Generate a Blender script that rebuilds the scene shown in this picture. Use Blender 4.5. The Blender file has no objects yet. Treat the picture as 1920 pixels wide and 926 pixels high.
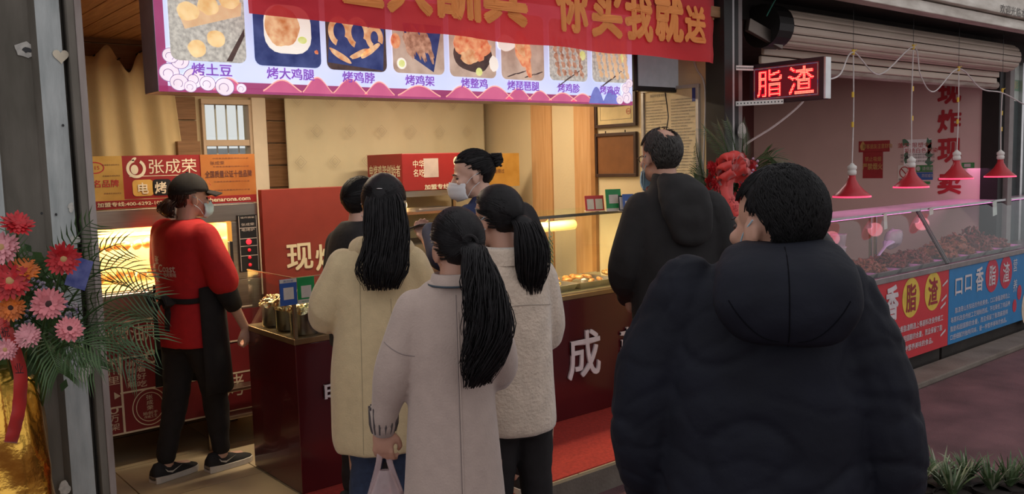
import bpy, bmesh, math, random
from math import sin, cos, pi, radians
from mathutils import Vector, Matrix, noise
random.seed(7)
SC = bpy.context.scene
COL = SC.collection

# ------------------------------------------------------------------ camera
FPX = 1631.0
R3 = Matrix(((0.77078362, 0.08250096, -0.6317327), (-0.63650729, 0.05706558, -0.76915667), (-0.02740597, 0.99495583, 0.09649768)))
CAMZ = 1.74
camd = bpy.data.cameras.new('camera')
camd.sensor_fit = 'HORIZONTAL'; camd.sensor_width = 36.0
camd.lens = 36.0 * FPX / 1920.0
camd.clip_start = 0.05
cam = bpy.data.objects.new('camera', camd); COL.objects.link(cam)
cam.matrix_world = Matrix.Translation((0, 0, CAMZ)) @ R3.to_4x4()
SC.camera = cam

# ------------------------------------------------------------------ world, light, exposure
w = bpy.data.worlds.new('world'); SC.world = w; w.use_nodes = True
bg = w.node_tree.nodes['Background']
bg.inputs[0].default_value = (0.96, 0.94, 0.96, 1); bg.inputs[1].default_value = 0.78
SC.view_settings.view_transform = 'Standard'; SC.view_settings.look = 'None'
SC.view_settings.gamma = 1; SC.view_settings.exposure = 0.0
try: SC.view_settings.use_curve_mapping = False
except Exception: pass

def lamp(name, kind, loc, energy, color, size=0.3, rot=None, size_y=None):
    l = bpy.data.lights.new(name, kind); l.energy = energy; l.color = color
    if kind == 'AREA':
        l.size = size
        if size_y: l.shape = 'RECTANGLE'; l.size_y = size_y
    elif kind in ('POINT', 'SPOT'): l.shadow_soft_size = size
    o = bpy.data.objects.new(name, l); COL.objects.link(o); o.location = loc
    if rot: o.rotation_euler = rot
    return o
# warm lamps under the left shop's ceiling (their fixtures are built below)
CEIL_LAMPS = [(2.1, 4.55, 2.42), (3.45, 4.55, 2.42)]
for c in CEIL_LAMPS:
    lamp('ceiling_lamp_light', 'AREA', (c[0], c[1], c[2] - 0.03), 20, (1, .81, .57), 0.9, (0, 0, 0), 0.12)
lamp('butcher_fill_light', 'AREA', (6.4, 5.0, 2.5), 16, (1, .76, .72), 0.8, (0, 0, 0), 0.3)  # added fill without a fixture, brightens the butcher shop wall

# ------------------------------------------------------------------ helpers
def ray(px, py):
    return R3 @ Vector(((px - 960) / FPX, -(py - 463) / FPX, -1.0))
def at(px, py, X=None, Y=None, Z=None, D=None):
    """world point seen at a pixel on a plane of the place (X, Y or Z fixed) or at forward distance D"""
    d = ray(px, py)
    if Y is not None: t = Y / d.y
    elif X is not None: t = X / d.x
    elif Z is not None: t = (Z - CAMZ) / d.z
    else: t = D
    return Vector((0, 0, CAMZ)) + d * t

MATS = {}
def mat(name, col, rough=0.6, metal=0.0, var=0.12, scale=12.0, bump=0.0, bscale=60.0, emit=None, estr=1.0, alpha=1.0, trans=0.0, sheen=0.0, col2=None, stretch=None, coat=0.0, spec=0.5, sharp=False):
    if name in MATS: return MATS[name]
    m = bpy.data.materials.new(name); m.use_nodes = True
    nt = m.node_tree; N = nt.nodes; L = nt.links
    b = N['Principled BSDF']
    tc = N.new('ShaderNodeTexCoord'); mp = N.new('ShaderNodeMapping'); L.new(tc.outputs['Object'], mp.inputs[0])
    if stretch: mp.inputs['Scale'].default_value = stretch
    nz = N.new('ShaderNodeTexNoise'); nz.inputs['Scale'].default_value = scale; nz.inputs['Detail'].default_value = 4
    L.new(mp.outputs[0], nz.inputs['Vector'])
    rp = N.new('ShaderNodeValToRGB')
    c2 = col2 if col2 else tuple(min(1, c * (1 + var) + .0) for c in col)
    c1 = col if col2 else tuple(c * (1 - var) for c in col)
    lo, hi = (.46, .56) if sharp else (.3, .7)
    rp.color_ramp.elements[0].position = lo; rp.color_ramp.elements[1].position = hi
    rp.color_ramp.elements[0].color = (*c1, 1); rp.color_ramp.elements[1].color = (*c2, 1)
    L.new(nz.outputs[0], rp.inputs[0]); L.new(rp.outputs[0], b.inputs['Base Color'])
    b.inputs['Roughness'].default_value = rough; b.inputs['Metallic'].default_value = metal
    b.inputs['Specular IOR Level'].default_value = spec
    if sheen: b.inputs['Sheen Weight'].default_value = sheen
    if coat: b.inputs['Coat Weight'].default_value = coat
    if alpha < 1: b.inputs['Alpha'].default_value = alpha
    if trans: b.inputs['Transmission Weight'].default_value = trans
    if emit is not None:
        if emit == 'base': L.new(rp.outputs[0], b.inputs['Emission Color'])
        else: b.inputs['Emission Color'].default_value = (*emit, 1)
        b.inputs['Emission Strength'].default_value = estr
    if bump:
        n2 = N.new('ShaderNodeTexNoise'); n2.inputs['Scale'].default_value = bscale; n2.inputs['Detail'].default_value = 5
        L.new(mp.outputs[0], n2.inputs['Vector'])
        bp = N.new('ShaderNodeBump'); bp.inputs['Strength'].default_value = bump; bp.inputs['Distance'].default_value = 0.01
        L.new(n2.outputs[0], bp.inputs['Height']); L.new(bp.outputs[0], b.inputs['Normal'])
    MATS[name] = m
    return m
def glassmat(name, col=(1, 1, 1), alpha=0.12, rough=0.03):
    """thin sheet of glass: mostly see-through with a glossy skin"""
    if name in MATS: return MATS[name]
    m = bpy.data.materials.new(name); m.use_nodes = True; nt = m.node_tree; N = nt.nodes; L = nt.links
    for n in list(N): N.remove(n)
    out = N.new('ShaderNodeOutputMaterial'); tr = N.new('ShaderNodeBsdfTransparent'); gl = N.new('ShaderNodeBsdfGlossy'); mx = N.new('ShaderNodeMixShader'); fr = N.new('ShaderNodeLayerWeight')
    tr.inputs[0].default_value = (*[1 - (1 - c) * .35 for c in col], 1); gl.inputs['Roughness'].default_value = rough; gl.inputs[0].default_value = (*col, 1)
    fr.inputs[0].default_value = .5
    pw = N.new('ShaderNodeMath'); pw.operation = 'POWER'; pw.inputs[1].default_value = 4.0; L.new(fr.outputs['Facing'], pw.inputs[0])
    ml = N.new('ShaderNodeMath'); ml.operation = 'MULTIPLY'; ml.inputs[1].default_value = .6; L.new(pw.outputs[0], ml.inputs[0])
    ad = N.new('ShaderNodeMath'); ad.operation = 'ADD'; ad.inputs[1].default_value = alpha * .25; L.new(ml.outputs[0], ad.inputs[0])
    L.new(ad.outputs[0], mx.inputs[0]); L.new(tr.outputs[0], mx.inputs[1]); L.new(gl.outputs[0], mx.inputs[2]); L.new(mx.outputs[0], out.inputs[0])
    MATS[name] = m; return m

BASE = {}
SMALL = {'lettering', 'side_lettering', 'fine_print', 'cloud_pattern', 'cloud_outline', 'wave_pattern', 'wave_outline', 'blue_wave', 'plum_band', 'food', 'nail', 'torn_label', 'lock_hole', 'panel_line', 'ruled_lines', 'blank_square', 'diamond_print', 'blue_patch', 'hook', 'heating_tube', 'hanger', 'spit', 'ridge', 'valley', 'led_dots', 'cable_tie', 'corner_strip', 'edge_strip', 'emblem', 'green_marks', 'stamen'}
def finish(name, me, m, parent=None, base=None, smooth=False, bevel=0):
    for mm in (m if isinstance(m, (list, tuple)) else [m]): me.materials.append(mm)
    o = bpy.data.objects.new(name, me); COL.objects.link(o)
    if parent is not None and name in SMALL: o['kind'] = 'stuff'
    if parent is not None:
        org = BASE.get(parent.name, Vector((0, 0, 0)))
        if org.length: me.transform(Matrix.Translation(-org))
        o.parent = parent; BASE[o.name] = org
    else: BASE.pop(o.name, None)
    if parent is None and base is not None:
        base = Vector(base); me.transform(Matrix.Translation(-base)); o.location = base; BASE[o.name] = base
    if smooth:
        for p in me.polygons: p.use_smooth = True
    if bevel:
        md = o.modifiers.new('bevel', 'BEVEL'); md.width = bevel; md.segments = 2; md.limit_method = 'ANGLE'
    return o
def obj(name, bm, m, parent=None, base=None, smooth=False, bevel=0):
    me = bpy.data.meshes.new(name); bm.to_mesh(me); bm.free()
    return finish(name, me, m, parent, base, smooth, bevel)
def tag(o, label=None, cat=None, group=None, kind=None):
    if label: o['label'] = label
    if cat: o['category'] = cat
    if group: o['group'] = group
    if kind: o['kind'] = kind
    return o
def thing(name, label, cat, loc=(0, 0, 0), rotz=0, group=None):
    o = bpy.data.objects.new(name, None); COL.objects.link(o); o.location = loc; o.rotation_euler = (0, 0, rotz)
    o.empty_display_size = .1
    if not rotz: BASE[o.name] = Vector(loc)
    return tag(o, label, cat, group)
def bmn(): return bmesh.new()
def box(bm, lo, hi, M=None):
    x0, y0, z0 = lo; x1, y1, z1 = hi
    vs = [Vector(v) for v in ((x0, y0, z0), (x1, y0, z0), (x1, y1, z0), (x0, y1, z0), (x0, y0, z1), (x1, y0, z1), (x1, y1, z1), (x0, y1, z1))]
    if M: vs = [M @ v for v in vs]
    v = [bm.verts.new(p) for p in vs]
    for f in ((3, 2, 1, 0), (4, 5, 6, 7), (0, 1, 5, 4), (1, 2, 6, 5), (2, 3, 7, 6), (3, 0, 4, 7)): bm.faces.new([v[i] for i in f])
    return bm
def boxo(name, lo, hi, m, parent=None, base=None, bevel=0.0, M=None):
    lo2 = [min(a, b) for a, b in zip(lo, hi)]; hi2 = [max(a, b) for a, b in zip(lo, hi)]
    if parent is None and base is None: base = ((lo2[0] + hi2[0]) / 2, (lo2[1] + hi2[1]) / 2, lo2[2])
    return obj(name, box(bmn(), lo2, hi2, M), m, parent, base, bevel=bevel)
def ring_bridge(bm, rings, cap=True):
    n = len(rings[0])
    for a, b in zip(rings, rings[1:]):
        for i in range(n):
            j = (i + 1) % n
            bm.faces.new((a[i], a[j], b[j], b[i]))
    if cap:
        bm.faces.new(list(reversed(rings[0]))); bm.faces.new(rings[-1])
def tube(bm, pts, rad, n=8, cap=True, flat=1.0, up=None):
    """tube through points; rad = number or list; flat squashes the second axis"""
    pts = [Vector(p) for p in pts]; k = len(pts)
    if not isinstance(rad, (list, tuple)): rad = [rad] * k
    rings = []; prev = up
    for i, p in enumerate(pts):
        t = (pts[min(i + 1, k - 1)] - pts[max(i - 1, 0)])
        if t.length < 1e-9: t = Vector((0, 0, 1))
        t.normalize()
        if prev is None: prev = Vector((1, 0, 0)) if abs(t.x) < .9 else Vector((0, 1, 0))
        u = prev - t * prev.dot(t)
        if u.length < 1e-6: u = t.orthogonal()
        u.normalize(); v = t.cross(u); prev = u
        rings.append([bm.verts.new(p + (u * cos(2 * pi * j / n) + v * sin(2 * pi * j / n) * flat) * rad[i]) for j in range(n)])
    ring_bridge(bm, rings, cap)
    return bm
def lathe(bm, prof, c=(0, 0, 0), n=16, cap=False, M=None):
    c = Vector(c); rings = []
    for r, z in prof:
        vs = [c + Vector((r * cos(2 * pi * j / n), r * sin(2 * pi * j / n), z)) for j in range(n)]
        if M: vs = [M @ v for v in vs]
        rings.append([bm.verts.new(v) for v in vs])
    ring_bridge(bm, rings, cap); return bm
def ell(bm, c, r, M=None, n=16, m=10):
    T = Matrix.Translation(c) @ Matrix.Diagonal((*r, 1))
    if M: T = M @ T
    bmesh.ops.create_uvsphere(bm, u_segments=n, v_segments=m, radius=1, matrix=T)
    return bm
def curve_pts(pts, n=8):
    """Catmull-Rom through points"""
    P = [Vector(p) for p in pts]; P = [P[0] * 2 - P[1]] + P + [P[-1] * 2 - P[-2]]; out = []
    for i in range(1, len(P) - 2):
        for k in range(n):
            t = k / n
            out.append(.5 * ((2 * P[i]) + (P[i + 1] - P[i - 1]) * t + (2 * P[i - 1] - 5 * P[i] + 4 * P[i + 1] - P[i + 2]) * t * t + (3 * P[i] - P[i - 1] - 3 * P[i + 1] + P[i + 2]) * t ** 3))
    out.append(P[-2]); return out
def lerp(a, b, t): return a + (b - a) * t
# frames for flat print: columns are right, up, outward normal
def frame(o, right, up):
    r = Vector(right).normalized(); u = Vector(up); u = (u - r * u.dot(r)).normalized(); n = r.cross(u)
    M = Matrix((( r.x, u.x, n.x, o[0]), (r.y, u.y, n.y, o[1]), (r.z, u.z, n.z, o[2]), (0, 0, 0, 1)))
    return M
def FRONT(o): return frame(o, (1, 0, 0), (0, 0, 1))
def SIDE(o): return frame(o, (0, -1, 0), (0, 0, 1))
_T = {}
def glyphs(s, bold=0.012):
    key = (s, bold)
    if key not in _T:
        c = bpy.data.curves.new('t', 'FONT'); c.body = s; c.resolution_u = 3
        o = bpy.data.objects.new('t', c); COL.objects.link(o); bpy.context.view_layer.update()
        me = bpy.data.meshes.new_from_object(o.evaluated_get(bpy.context.evaluated_depsgraph_get()))
        bpy.data.objects.remove(o); bpy.data.curves.remove(c)
        if bold > .011:
            b2 = bmesh.new(); n_ = 4 if bold < .03 else 8
            for k in range(n_):
                m2 = me.copy(); a = 2 * pi * (k + .5) / n_; m2.transform(Matrix.Translation((bold * 1.2 * cos(a), bold * 1.2 * sin(a), .00035 * k))); b2.from_mesh(m2); bpy.data.meshes.remove(m2)
            b2.to_mesh(me); b2.free()
        _T[key] = me
    return _T[key]
def text(bm, s, M, cx, cy, w, h, bold=0.012, lift=0.0015, rot=0, vert=False, warp=None):
    """lettering s centred at (cx, cy) of frame M, fitted to w x h"""
    if vert:
        n = len(s); ch = h / n
        for i, c in enumerate(s):
            if c.strip(): text(bm, c, M, cx, cy + h / 2 - ch * (i + .5), w, ch * .86, bold, lift, rot, warp=warp)
        return
    me = glyphs(s, bold)
    if not me.vertices: return
    xs = [v.co.x for v in me.vertices]; ys = [v.co.y for v in me.vertices]
    x0, x1, y0, y1 = min(xs), max(xs), min(ys), max(ys)
    ca, sa = cos(rot), sin(rot); vs = []
    for v in me.vertices:
        x = ((v.co.x - x0) / max(x1 - x0, 1e-6) - .5) * w; y = ((v.co.y - y0) / max(y1 - y0, 1e-6) - .5) * h
        p = Vector((cx + x * ca - y * sa, cy + x * sa + y * ca, lift + v.co.z))
        if warp: p = warp(p)
        vs.append(bm.verts.new(M @ p))
    for p in me.polygons:
        try: bm.faces.new([vs[i] for i in p.vertices])
        except ValueError: pass
def poly(bm, pts, M, lift=0.001):
    vs = [bm.verts.new(M @ Vector((x, y, lift))) for x, y in pts]
    f = bm.faces.new(vs); return f
def rect(bm, x0, y0, x1, y1, M, lift=0.001): return poly(bm, [(x0, y0), (x1, y0), (x1, y1), (x0, y1)], M, lift)
def rrect(bm, x0, y0, x1, y1, r, M, lift=0.001, n=4):
    pts = []
    for cx, cy, a in ((x1 - r, y0 + r, -90), (x1 - r, y1 - r, 0), (x0 + r, y1 - r, 90), (x0 + r, y0 + r, 180)):
        for k in range(n + 1):
            t = radians(a + 90 * k / n); pts.append((cx + r * cos(t), cy + r * sin(t)))
    return poly(bm, pts, M, lift)
def disc(bm, cx, cy, rx, ry, M, lift=0.001, n=24, wob=0.0, seed=0, rot=0):
    pts = []
    for k in range(n):
        t = 2 * pi * k / n; q = 1 + wob * noise.noise(Vector((cos(t) * 1.7, sin(t) * 1.7, seed * 3.1)))*2
        x, y = rx * cos(t) * q, ry * sin(t) * q
        pts.append((cx + x * cos(rot) - y * sin(rot), cy + x * sin(rot) + y * cos(rot)))
    return poly(bm, pts, M, lift)
def ringp(bm, cx, cy, rx, ry, th, M, lift=0.001, n=32, a0=0, a1=360):
    for k in range(n):
        t0 = radians(lerp(a0, a1, k / n)); t1 = radians(lerp(a0, a1, (k + 1) / n))
        poly(bm, [(cx + rx * cos(t0), cy + ry * sin(t0)), (cx + rx * cos(t1), cy + ry * sin(t1)), (cx + (rx - th) * cos(t1), cy + (ry - th) * sin(t1)), (cx + (rx - th) * cos(t0), cy + (ry - th) * sin(t0))], M, lift)
def solidify(o, t):
    md = o.modifiers.new('solid', 'SOLIDIFY'); md.thickness = t; return o
def remesh(bm, vox=.01, smooth=4, fac=.5):
    """join overlapping closed lumps into one continuous surface; returns a mesh"""
    me = bpy.data.meshes.new('tmp'); bm.to_mesh(me); bm.free()
    o = bpy.data.objects.new('tmp', me); COL.objects.link(o)
    md = o.modifiers.new('r', 'REMESH'); md.mode = 'VOXEL'; md.voxel_size = vox; md.use_smooth_shade = True
    if smooth:
        s = o.modifiers.new('s', 'SMOOTH'); s.iterations = smooth; s.factor = fac
    bpy.context.view_layer.update()
    out = bpy.data.meshes.new_from_object(o.evaluated_get(bpy.context.evaluated_depsgraph_get()))
    bpy.data.objects.remove(o); bpy.data.meshes.remove(me)
    return out
def cloth(o, noise_amp, scale=6.0, zs=.35):
    """soft folds pushed into a garment mesh"""
    me = o.data if hasattr(o, 'data') else o
    for v, nn in [(v, v.normal.copy()) for v in me.vertices]:
        p = v.co
        v.co = p + nn * noise_amp * (noise.noise(Vector((p.x * scale, p.y * scale, p.z * scale * zs))) + .5 * noise.noise(Vector((p.x * scale * 2.3 + 5, p.y * scale * 2.3, p.z * scale * 2.3 * zs))))

# ------------------------------------------------------------------ materials
M_asphalt = mat('asphalt', (.085, .040, .044), .9, var=.3, scale=3, bump=.5, bscale=120, col2=(.17, .082, .088))
M_conc = mat('concrete', (.13, .105, .085), .9, var=.2, scale=5, bump=.4, bscale=60, col2=(.20, .17, .14))
M_tile = mat('floor_tile', (.52, .42, .27), .35, var=.08, scale=3)
M_grout = mat('grout', (.2, .16, .11), .9)
M_carpet = mat('red_carpet', (.42, .035, .025), .95, var=.2, scale=60, bump=.4, bscale=300)
M_maroon = mat('maroon_laminate', (.085, .009, .012), .22, var=.1, scale=3, coat=.3)
M_maroon2 = mat('maroon_panel', (.17, .012, .016), .45, var=.08)
M_redpanel = mat('red_brown_board', (.24, .030, .018), .4, var=.06)
M_wallcream = mat('cream_wall', (.62, .50, .31), .8, var=.06, scale=2, bump=.1)
M_wood = mat('pine_board', (.50, .26, .10), .5, var=.2, scale=5, stretch=(14, 14, .6), bump=.15, col2=(.62, .36, .17))
M_woodd = mat('dark_plank', (.20, .095, .035), .6, scale=6, stretch=(1, 1, 14), bump=.15, col2=(.30, .15, .065))
M_woodc = mat('ceiling_plank', (.36, .17, .065), .6, scale=6, stretch=(14, .8, 14), bump=.15, col2=(.54, .29, .125))
M_curt = mat('curtain_cloth', (.62, .47, .25), .9, var=.08, scale=4, bump=.15, bscale=200)
M_curt2 = mat('cream_sheet', (.56, .49, .33), .9, var=.06, scale=3, bump=.12, bscale=200)
M_steel = mat('brushed_steel', (.42, .36, .30), .32, 1.0, var=.1, scale=4, stretch=(1, 1, 30))
M_steeld = mat('dark_steel', (.16, .13, .11), .4, .9, var=.15, scale=6)
M_alu = mat('aluminium', (.55, .55, .55), .3, 1.0, var=.1)
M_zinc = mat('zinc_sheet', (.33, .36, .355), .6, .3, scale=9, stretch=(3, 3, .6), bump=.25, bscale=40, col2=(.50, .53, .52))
M_zincd = mat('dark_zinc', (.10, .09, .07), .8, .0, scale=5, stretch=(2, 2, .5), bump=.3, bscale=30, col2=(.20, .18, .15))  # darker zinc for the grooves, back sheet and edge post
M_rust = mat('rusty_edge', (.25, .20, .18), .7, .3, scale=8, stretch=(2, 2, .4), col2=(.42, .37, .34))
M_black = mat('black_plastic', (.012, .012, .013), .4)
M_blackm = mat('black_metal', (.02, .018, .017), .5, .5)
M_white = mat('white_paint', (.75, .72, .68), .6, var=.05)
M_whitet = mat('white_letters', (.80, .74, .68), .5, var=.03)
M_cream_t = mat('cream_letters', (.75, .66, .45), .5, var=.03)
M_gold = mat('gold_plate', (.55, .30, .06), .35, .6, scale=6, col2=(.75, .45, .12))
M_gold2 = mat('copper_plate', (.50, .16, .04), .35, .5, scale=4, col2=(.68, .28, .08))
M_redsign = mat('red_sign', (.26, .014, .014), .45, var=.06)
M_shopwall = mat('butcher_wall', (.72, .54, .48), .8, var=.07, scale=1.5, bump=.08)
M_shopdark = mat('maroon_wall', (.16, .055, .05), .8, var=.1, scale=1.5)
M_redt = mat('red_letters', (.45, .02, .03), .6, var=.05)
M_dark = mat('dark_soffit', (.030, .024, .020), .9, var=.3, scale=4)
M_glass = glassmat('counter_glass', (.92, 1, .95), .12)
M_glassd = glassmat('shop_glass', (.75, .85, .85), .35)
M_goldt = mat('gold_letters', (.62, .45, .20), .4, var=.05)

# ------------------------------------------------------------------ ground, platform, shells
FZ = .12
DOOR_X = at(215, 926, Y=3.2).x
CX0 = 1.83            # left front corner of the left counter
PX = 4.34             # partition between the shops
RX = 8.86             # right wall of the butcher's shop
SHY = 3.18            # shop front line
BW = 5.62             # back wall of the left shop

g = bmn(); box(g, (-14, -12, -.1), (26, 16, 0)); tag(obj('floor_street', g, M_asphalt), 'street paving of worn reddish asphalt in front of the shops', kind='structure')
# raised platform of the left shop, its tiles and its carpet
fl = tag(boxo('floor_platform', (-.8, SHY, -.05), (PX, 6.0, FZ - .012), M_conc), 'raised concrete platform under the left shop', kind='structure')
ts = .6; x = CX0 + .12 - ts * 4; k = 0
tile_me = None
for i in range(9):
    for j in range(4):
        x0 = -.57 + ts * i; y0 = SHY + .01 + ts * j
        if x0 + ts > PX + .1 or y0 > BW: continue
        bm = box(bmn(), (x0, y0, FZ - .012), (x0 + ts - .006, y0 + ts - .006, FZ)); obj('tile', bm, M_tile, fl)
cp = boxo('red_carpet', (CX0 - .22, SHY + .02, FZ), (PX - .02, 3.93, FZ + .006), M_carpet)
tag(cp, 'red carpet strip laid on the platform before the maroon counter', 'carpet')
ed = boxo('trim_step', (-.8, SHY - .03, 0), (PX, SHY, FZ + .004), M_conc); tag(ed, 'grey step edge of the platform', kind='structure')

wl = boxo('wall_left', (DOOR_X - .55, 3.3, 0), (DOOR_X - .47, BW, 3.0), M_woodd); tag(wl, 'left side wall of the grill shop', kind='structure')
wb = boxo('wall_back', (DOOR_X - .55, BW + .02, 0), (PX, BW + .12, 3.0), M_wallcream)
# cut the window hole by building the back wall as four slabs instead
bpy.data.objects.remove(wb)
wa = at(374, 180, Y=BW); wc = at(476, 330, Y=BW)
WX0, WX1 = wa.x, wc.x; WZ1 = at(420, 186, Y=BW).z; WZ0 = WZ1 - .80
bm = bmn()
box(bm, (DOOR_X - .55, BW + .02, 0), (WX0, BW + .12, 3.0)); box(bm, (WX1, BW + .02, 0), (PX, BW + .12, 3.0))
box(bm, (WX0, BW + .02, 0), (WX1, BW + .12, WZ0)); box(bm, (WX0, BW + .02, WZ1), (WX1, BW + .12, 3.0))
wb = tag(obj('wall_back', bm, M_wallcream), 'back wall of the grill shop', kind='structure')
XS = at(508, 250, Y=BW).x + .14
z = .12
while z < 2.55:                                   # dark horizontal boards behind the curtains
    for x0, x1 in ((DOOR_X - .46, WX0 - .03), (WX1 + .10, XS + .5)):
        obj('plank', box(bmn(), (x0, BW - .002, z), (x1, BW + .02, z + .142)), M_woodd, wb, bevel=.002)
    z += .15
# window
wf = tag(thing('window_1', 'small window with white bars', None, (WX0, BW, WZ0)), kind='structure')
bm = bmn(); t = .035
M_wfr = mat('window_frame_paint', (.62, .47, .33), .5, var=.05)
box(bm, (WX0, BW - .02, WZ1 - t), (WX1, BW + .05, WZ1)); box(bm, (WX0, BW - .02, WZ0), (WX1, BW + .05, WZ0 + t))
box(bm, (WX0, BW - .02, WZ0 + t), (WX0 + .02, BW + .05, WZ1 - t)); box(bm, (WX1 - .02, BW - .02, WZ0 + t), (WX1, BW + .05, WZ1 - t))
zm = at(420, 268, Y=BW).z
box(bm, (WX0 + .02, BW - .015, zm - .02), (WX1 - .02, BW + .045, zm + .02))
obj('window_frame', bm, M_wfr, wf, bevel=.003)
bm = bmn(); box(bm, (WX0 + .02, BW + .02, WZ0 + .035), (WX1 - .02, BW + .024, WZ1 - .035)); obj('window_pane', bm, M_glass, wf)
for k in range(4):
    xx = lerp(WX0 + .02, WX1 - .02, (k + .5) / 4)
    obj('window_bar', tube(bmn(), [(xx, BW + .09, WZ0), (xx, BW + .09, WZ1)], .006, 6), M_white, wf)
boxo('window_casing', (WX1, BW - .03, .9), (WX1 + .095, BW - .001, 2.35), mat('casing_paint', (.78, .66, .50), .5, var=.04), wf)
# pale building behind the window
eb = thing('neighbour_building', 'pale building with blue upright posts seen through the small window', 'building', (WX0 - 1, 8.2, 0))
boxo('wall', (WX0 - 3.0, 8.2, 0), (WX0 + 4.5, 8.5, 1.95), mat('pale_render', (.62, .66, .72), .8), eb)
for k in range(9):
    xx = WX0 - .9 + k * .22
    obj('post', box(bmn(), (xx, 8.1, 0), (xx + .07, 8.18, 2.6)), mat('blue_post', (.16, .35, .62), .5) if k % 3 == 0 else M_white, eb)

# ceiling of the left shop
ce = tag(boxo('ceiling', (DOOR_X - .55, 3.25, 2.56), (PX, BW + .1, 2.62), M_woodd), 'boarded wooden ceiling of the grill shop', kind='structure')
x = DOOR_X - .46
while x < PX - .1:
    obj('plank', box(bmn(), (x, 3.27, 2.545), (x + .105, BW - .01, 2.56)), M_woodc, ce, bevel=.002); x += .11
boxo('light_block_roof', (-.9, 3.22, 2.95), (14.5, 6.6, 3.05), M_dark)['kind'] = 'structure'  # unseen slab added over both shops to block world light
for c in CEIL_LAMPS:
    f = thing('ceiling_lamp', 'long ceiling lamp hidden behind the light box, ' + ('left one' if c[0] < 2.5 else 'right one'), 'lamp', (c[0], c[1], c[2]))
    boxo('lamp_housing', (c[0] - .5, c[1] - .05, c[2]), (c[0] + .5, c[1] + .05, c[2] + .05), M_white, f)
    boxo('lamp_stem', (c[0] - .02, c[1] - .02, c[2] + .05), (c[0] + .02, c[1] + .02, 2.545), M_white, f)

# side wall with boards
ws = boxo('wall_partition', (PX, 3.36, 0), (PX + .14, 6.3, 2.95), M_wallcream); tag(ws, 'wall between the grill shop and the butcher shop', kind='structure')
def sy(px, py=300): return at(px, py, X=PX).y
for a, b in ((1000, 1037), (1080, 1112)):
    obj('plank', box(bmn(), (PX - .018, sy(b), FZ), (PX, sy(a), 2.545)), M_wood, ws, bevel=.003)
obj('molding', box(bmn(), (PX - .03, sy(1121), FZ), (PX - .001, sy(1113), 2.545)), mat('wood_trim', (.36, .17, .06), .5), ws)

# door_1: rolled steel corrugated shutter leaf at the left edge
dr = tag(thing('door_1', 'grey corrugated steel door leaf with stickers', None, (DOOR_X, 3.2, 0)), kind='structure')
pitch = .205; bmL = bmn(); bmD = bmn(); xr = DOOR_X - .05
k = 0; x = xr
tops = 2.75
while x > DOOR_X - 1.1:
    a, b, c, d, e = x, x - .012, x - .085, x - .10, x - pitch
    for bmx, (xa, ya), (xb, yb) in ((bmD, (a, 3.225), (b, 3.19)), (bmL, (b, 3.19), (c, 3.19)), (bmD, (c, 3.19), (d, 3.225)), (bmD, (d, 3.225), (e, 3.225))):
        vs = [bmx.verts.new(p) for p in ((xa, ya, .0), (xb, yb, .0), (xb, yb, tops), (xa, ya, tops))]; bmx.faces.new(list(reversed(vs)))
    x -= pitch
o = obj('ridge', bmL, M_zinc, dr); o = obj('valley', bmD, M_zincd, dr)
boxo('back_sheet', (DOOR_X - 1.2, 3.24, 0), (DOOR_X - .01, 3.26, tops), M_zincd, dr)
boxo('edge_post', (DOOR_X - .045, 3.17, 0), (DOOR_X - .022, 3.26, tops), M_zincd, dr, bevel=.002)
boxo('edge_trim', (DOOR_X - .022, 3.165, 0), (DOOR_X, 3.27, tops), M_rust, dr, bevel=.003)
# heart sticker and torn labels on the leaf
F = FRONT(at(114, 105, Y=3.187))
bm = bmn(); pts = []
for k in range(28):
    t = 2 * pi * k / 28; pts.append((.0019 * 16 * sin(t) ** 3 * .8, .0017 * (13 * cos(t) - 5 * cos(2 * t) - 2 * cos(3 * t) - cos(4 * t)) * .95))
poly(bm, pts, F, .001); obj('heart_sticker', bm, mat('sticker_cream', (.62, .55, .42), .7), dr)
bm = bmn()
for px, py, w_, h_, s in ((46, 92, .06, .045, 1), (133, 388, .02, .03, 2), (140, 450, .03, .03, 3), (66, 700, .035, .09, 4), (160, 690, .05, .09, 5), (120, 915, .04, .04, 6), (112, 460, .02, .02, 7)):
    yy = 3.187 if s not in (1,) else 3.222
    disc(bm, 0, 0, w_ / 2, h_ / 2, FRONT(at(px, py, Y=yy)), .0012, 14, .28, s)
obj('torn_label', bm, mat('torn_paper', (.38, .37, .34), .8, scale=60, col2=(.60, .58, .52)), dr)
bm = bmn(); disc(bm, 0, 0, .012, .01, FRONT(at(50, 94, Y=3.221)), .0014, 10, .3, 3)
for px, py in ((105, 402), (78, 400), (118, 235)): disc(bm, 0, 0, .004, .005, FRONT(at(px, py, Y=3.187)), .0012, 8)
obj('lock_hole', bm, M_black, dr)

# ------------------------------------------------------------------ pillar between the shops, shop 2 shell
pl = tag(thing('wall_pillar', 'upright steel posts between the two shops', None, (PX, 3.2, 0)), kind='structure')
bx_ = lambda n, x0, x1, y0, y1, m, z1=2.95: boxo(n, (x0, y0, 0), (x1, y1, z1), m, pl, bevel=.003)
bx_('post_black', PX - .03, PX + .05, 3.22, 3.36, M_blackm)
bx_('post_white', PX + .055, PX + .095, 3.24, 3.36, mat('worn_white', (.42, .42, .42), .6, scale=14))
bx_('post_brown', PX + .10, PX + .15, 3.25, 3.36, M_blackm)
bx_('post_grey', PX + .155, PX + .215, 3.27, 3.40, mat('grey_post', (.25, .22, .21), .6))
bwl = boxo('wall_butcher_back', (PX + .14, 6.2, 0), (RX + .1, 6.3, 2.95), M_shopdark); tag(bwl, 'dark back wall of the butcher shop', kind='structure')
rw = boxo('wall_right', (RX, 3.62, 0), (RX + .08, 6.2, 2.95), M_shopwall); tag(rw, 'pinkish right wall of the butcher shop', kind='structure')
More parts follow.
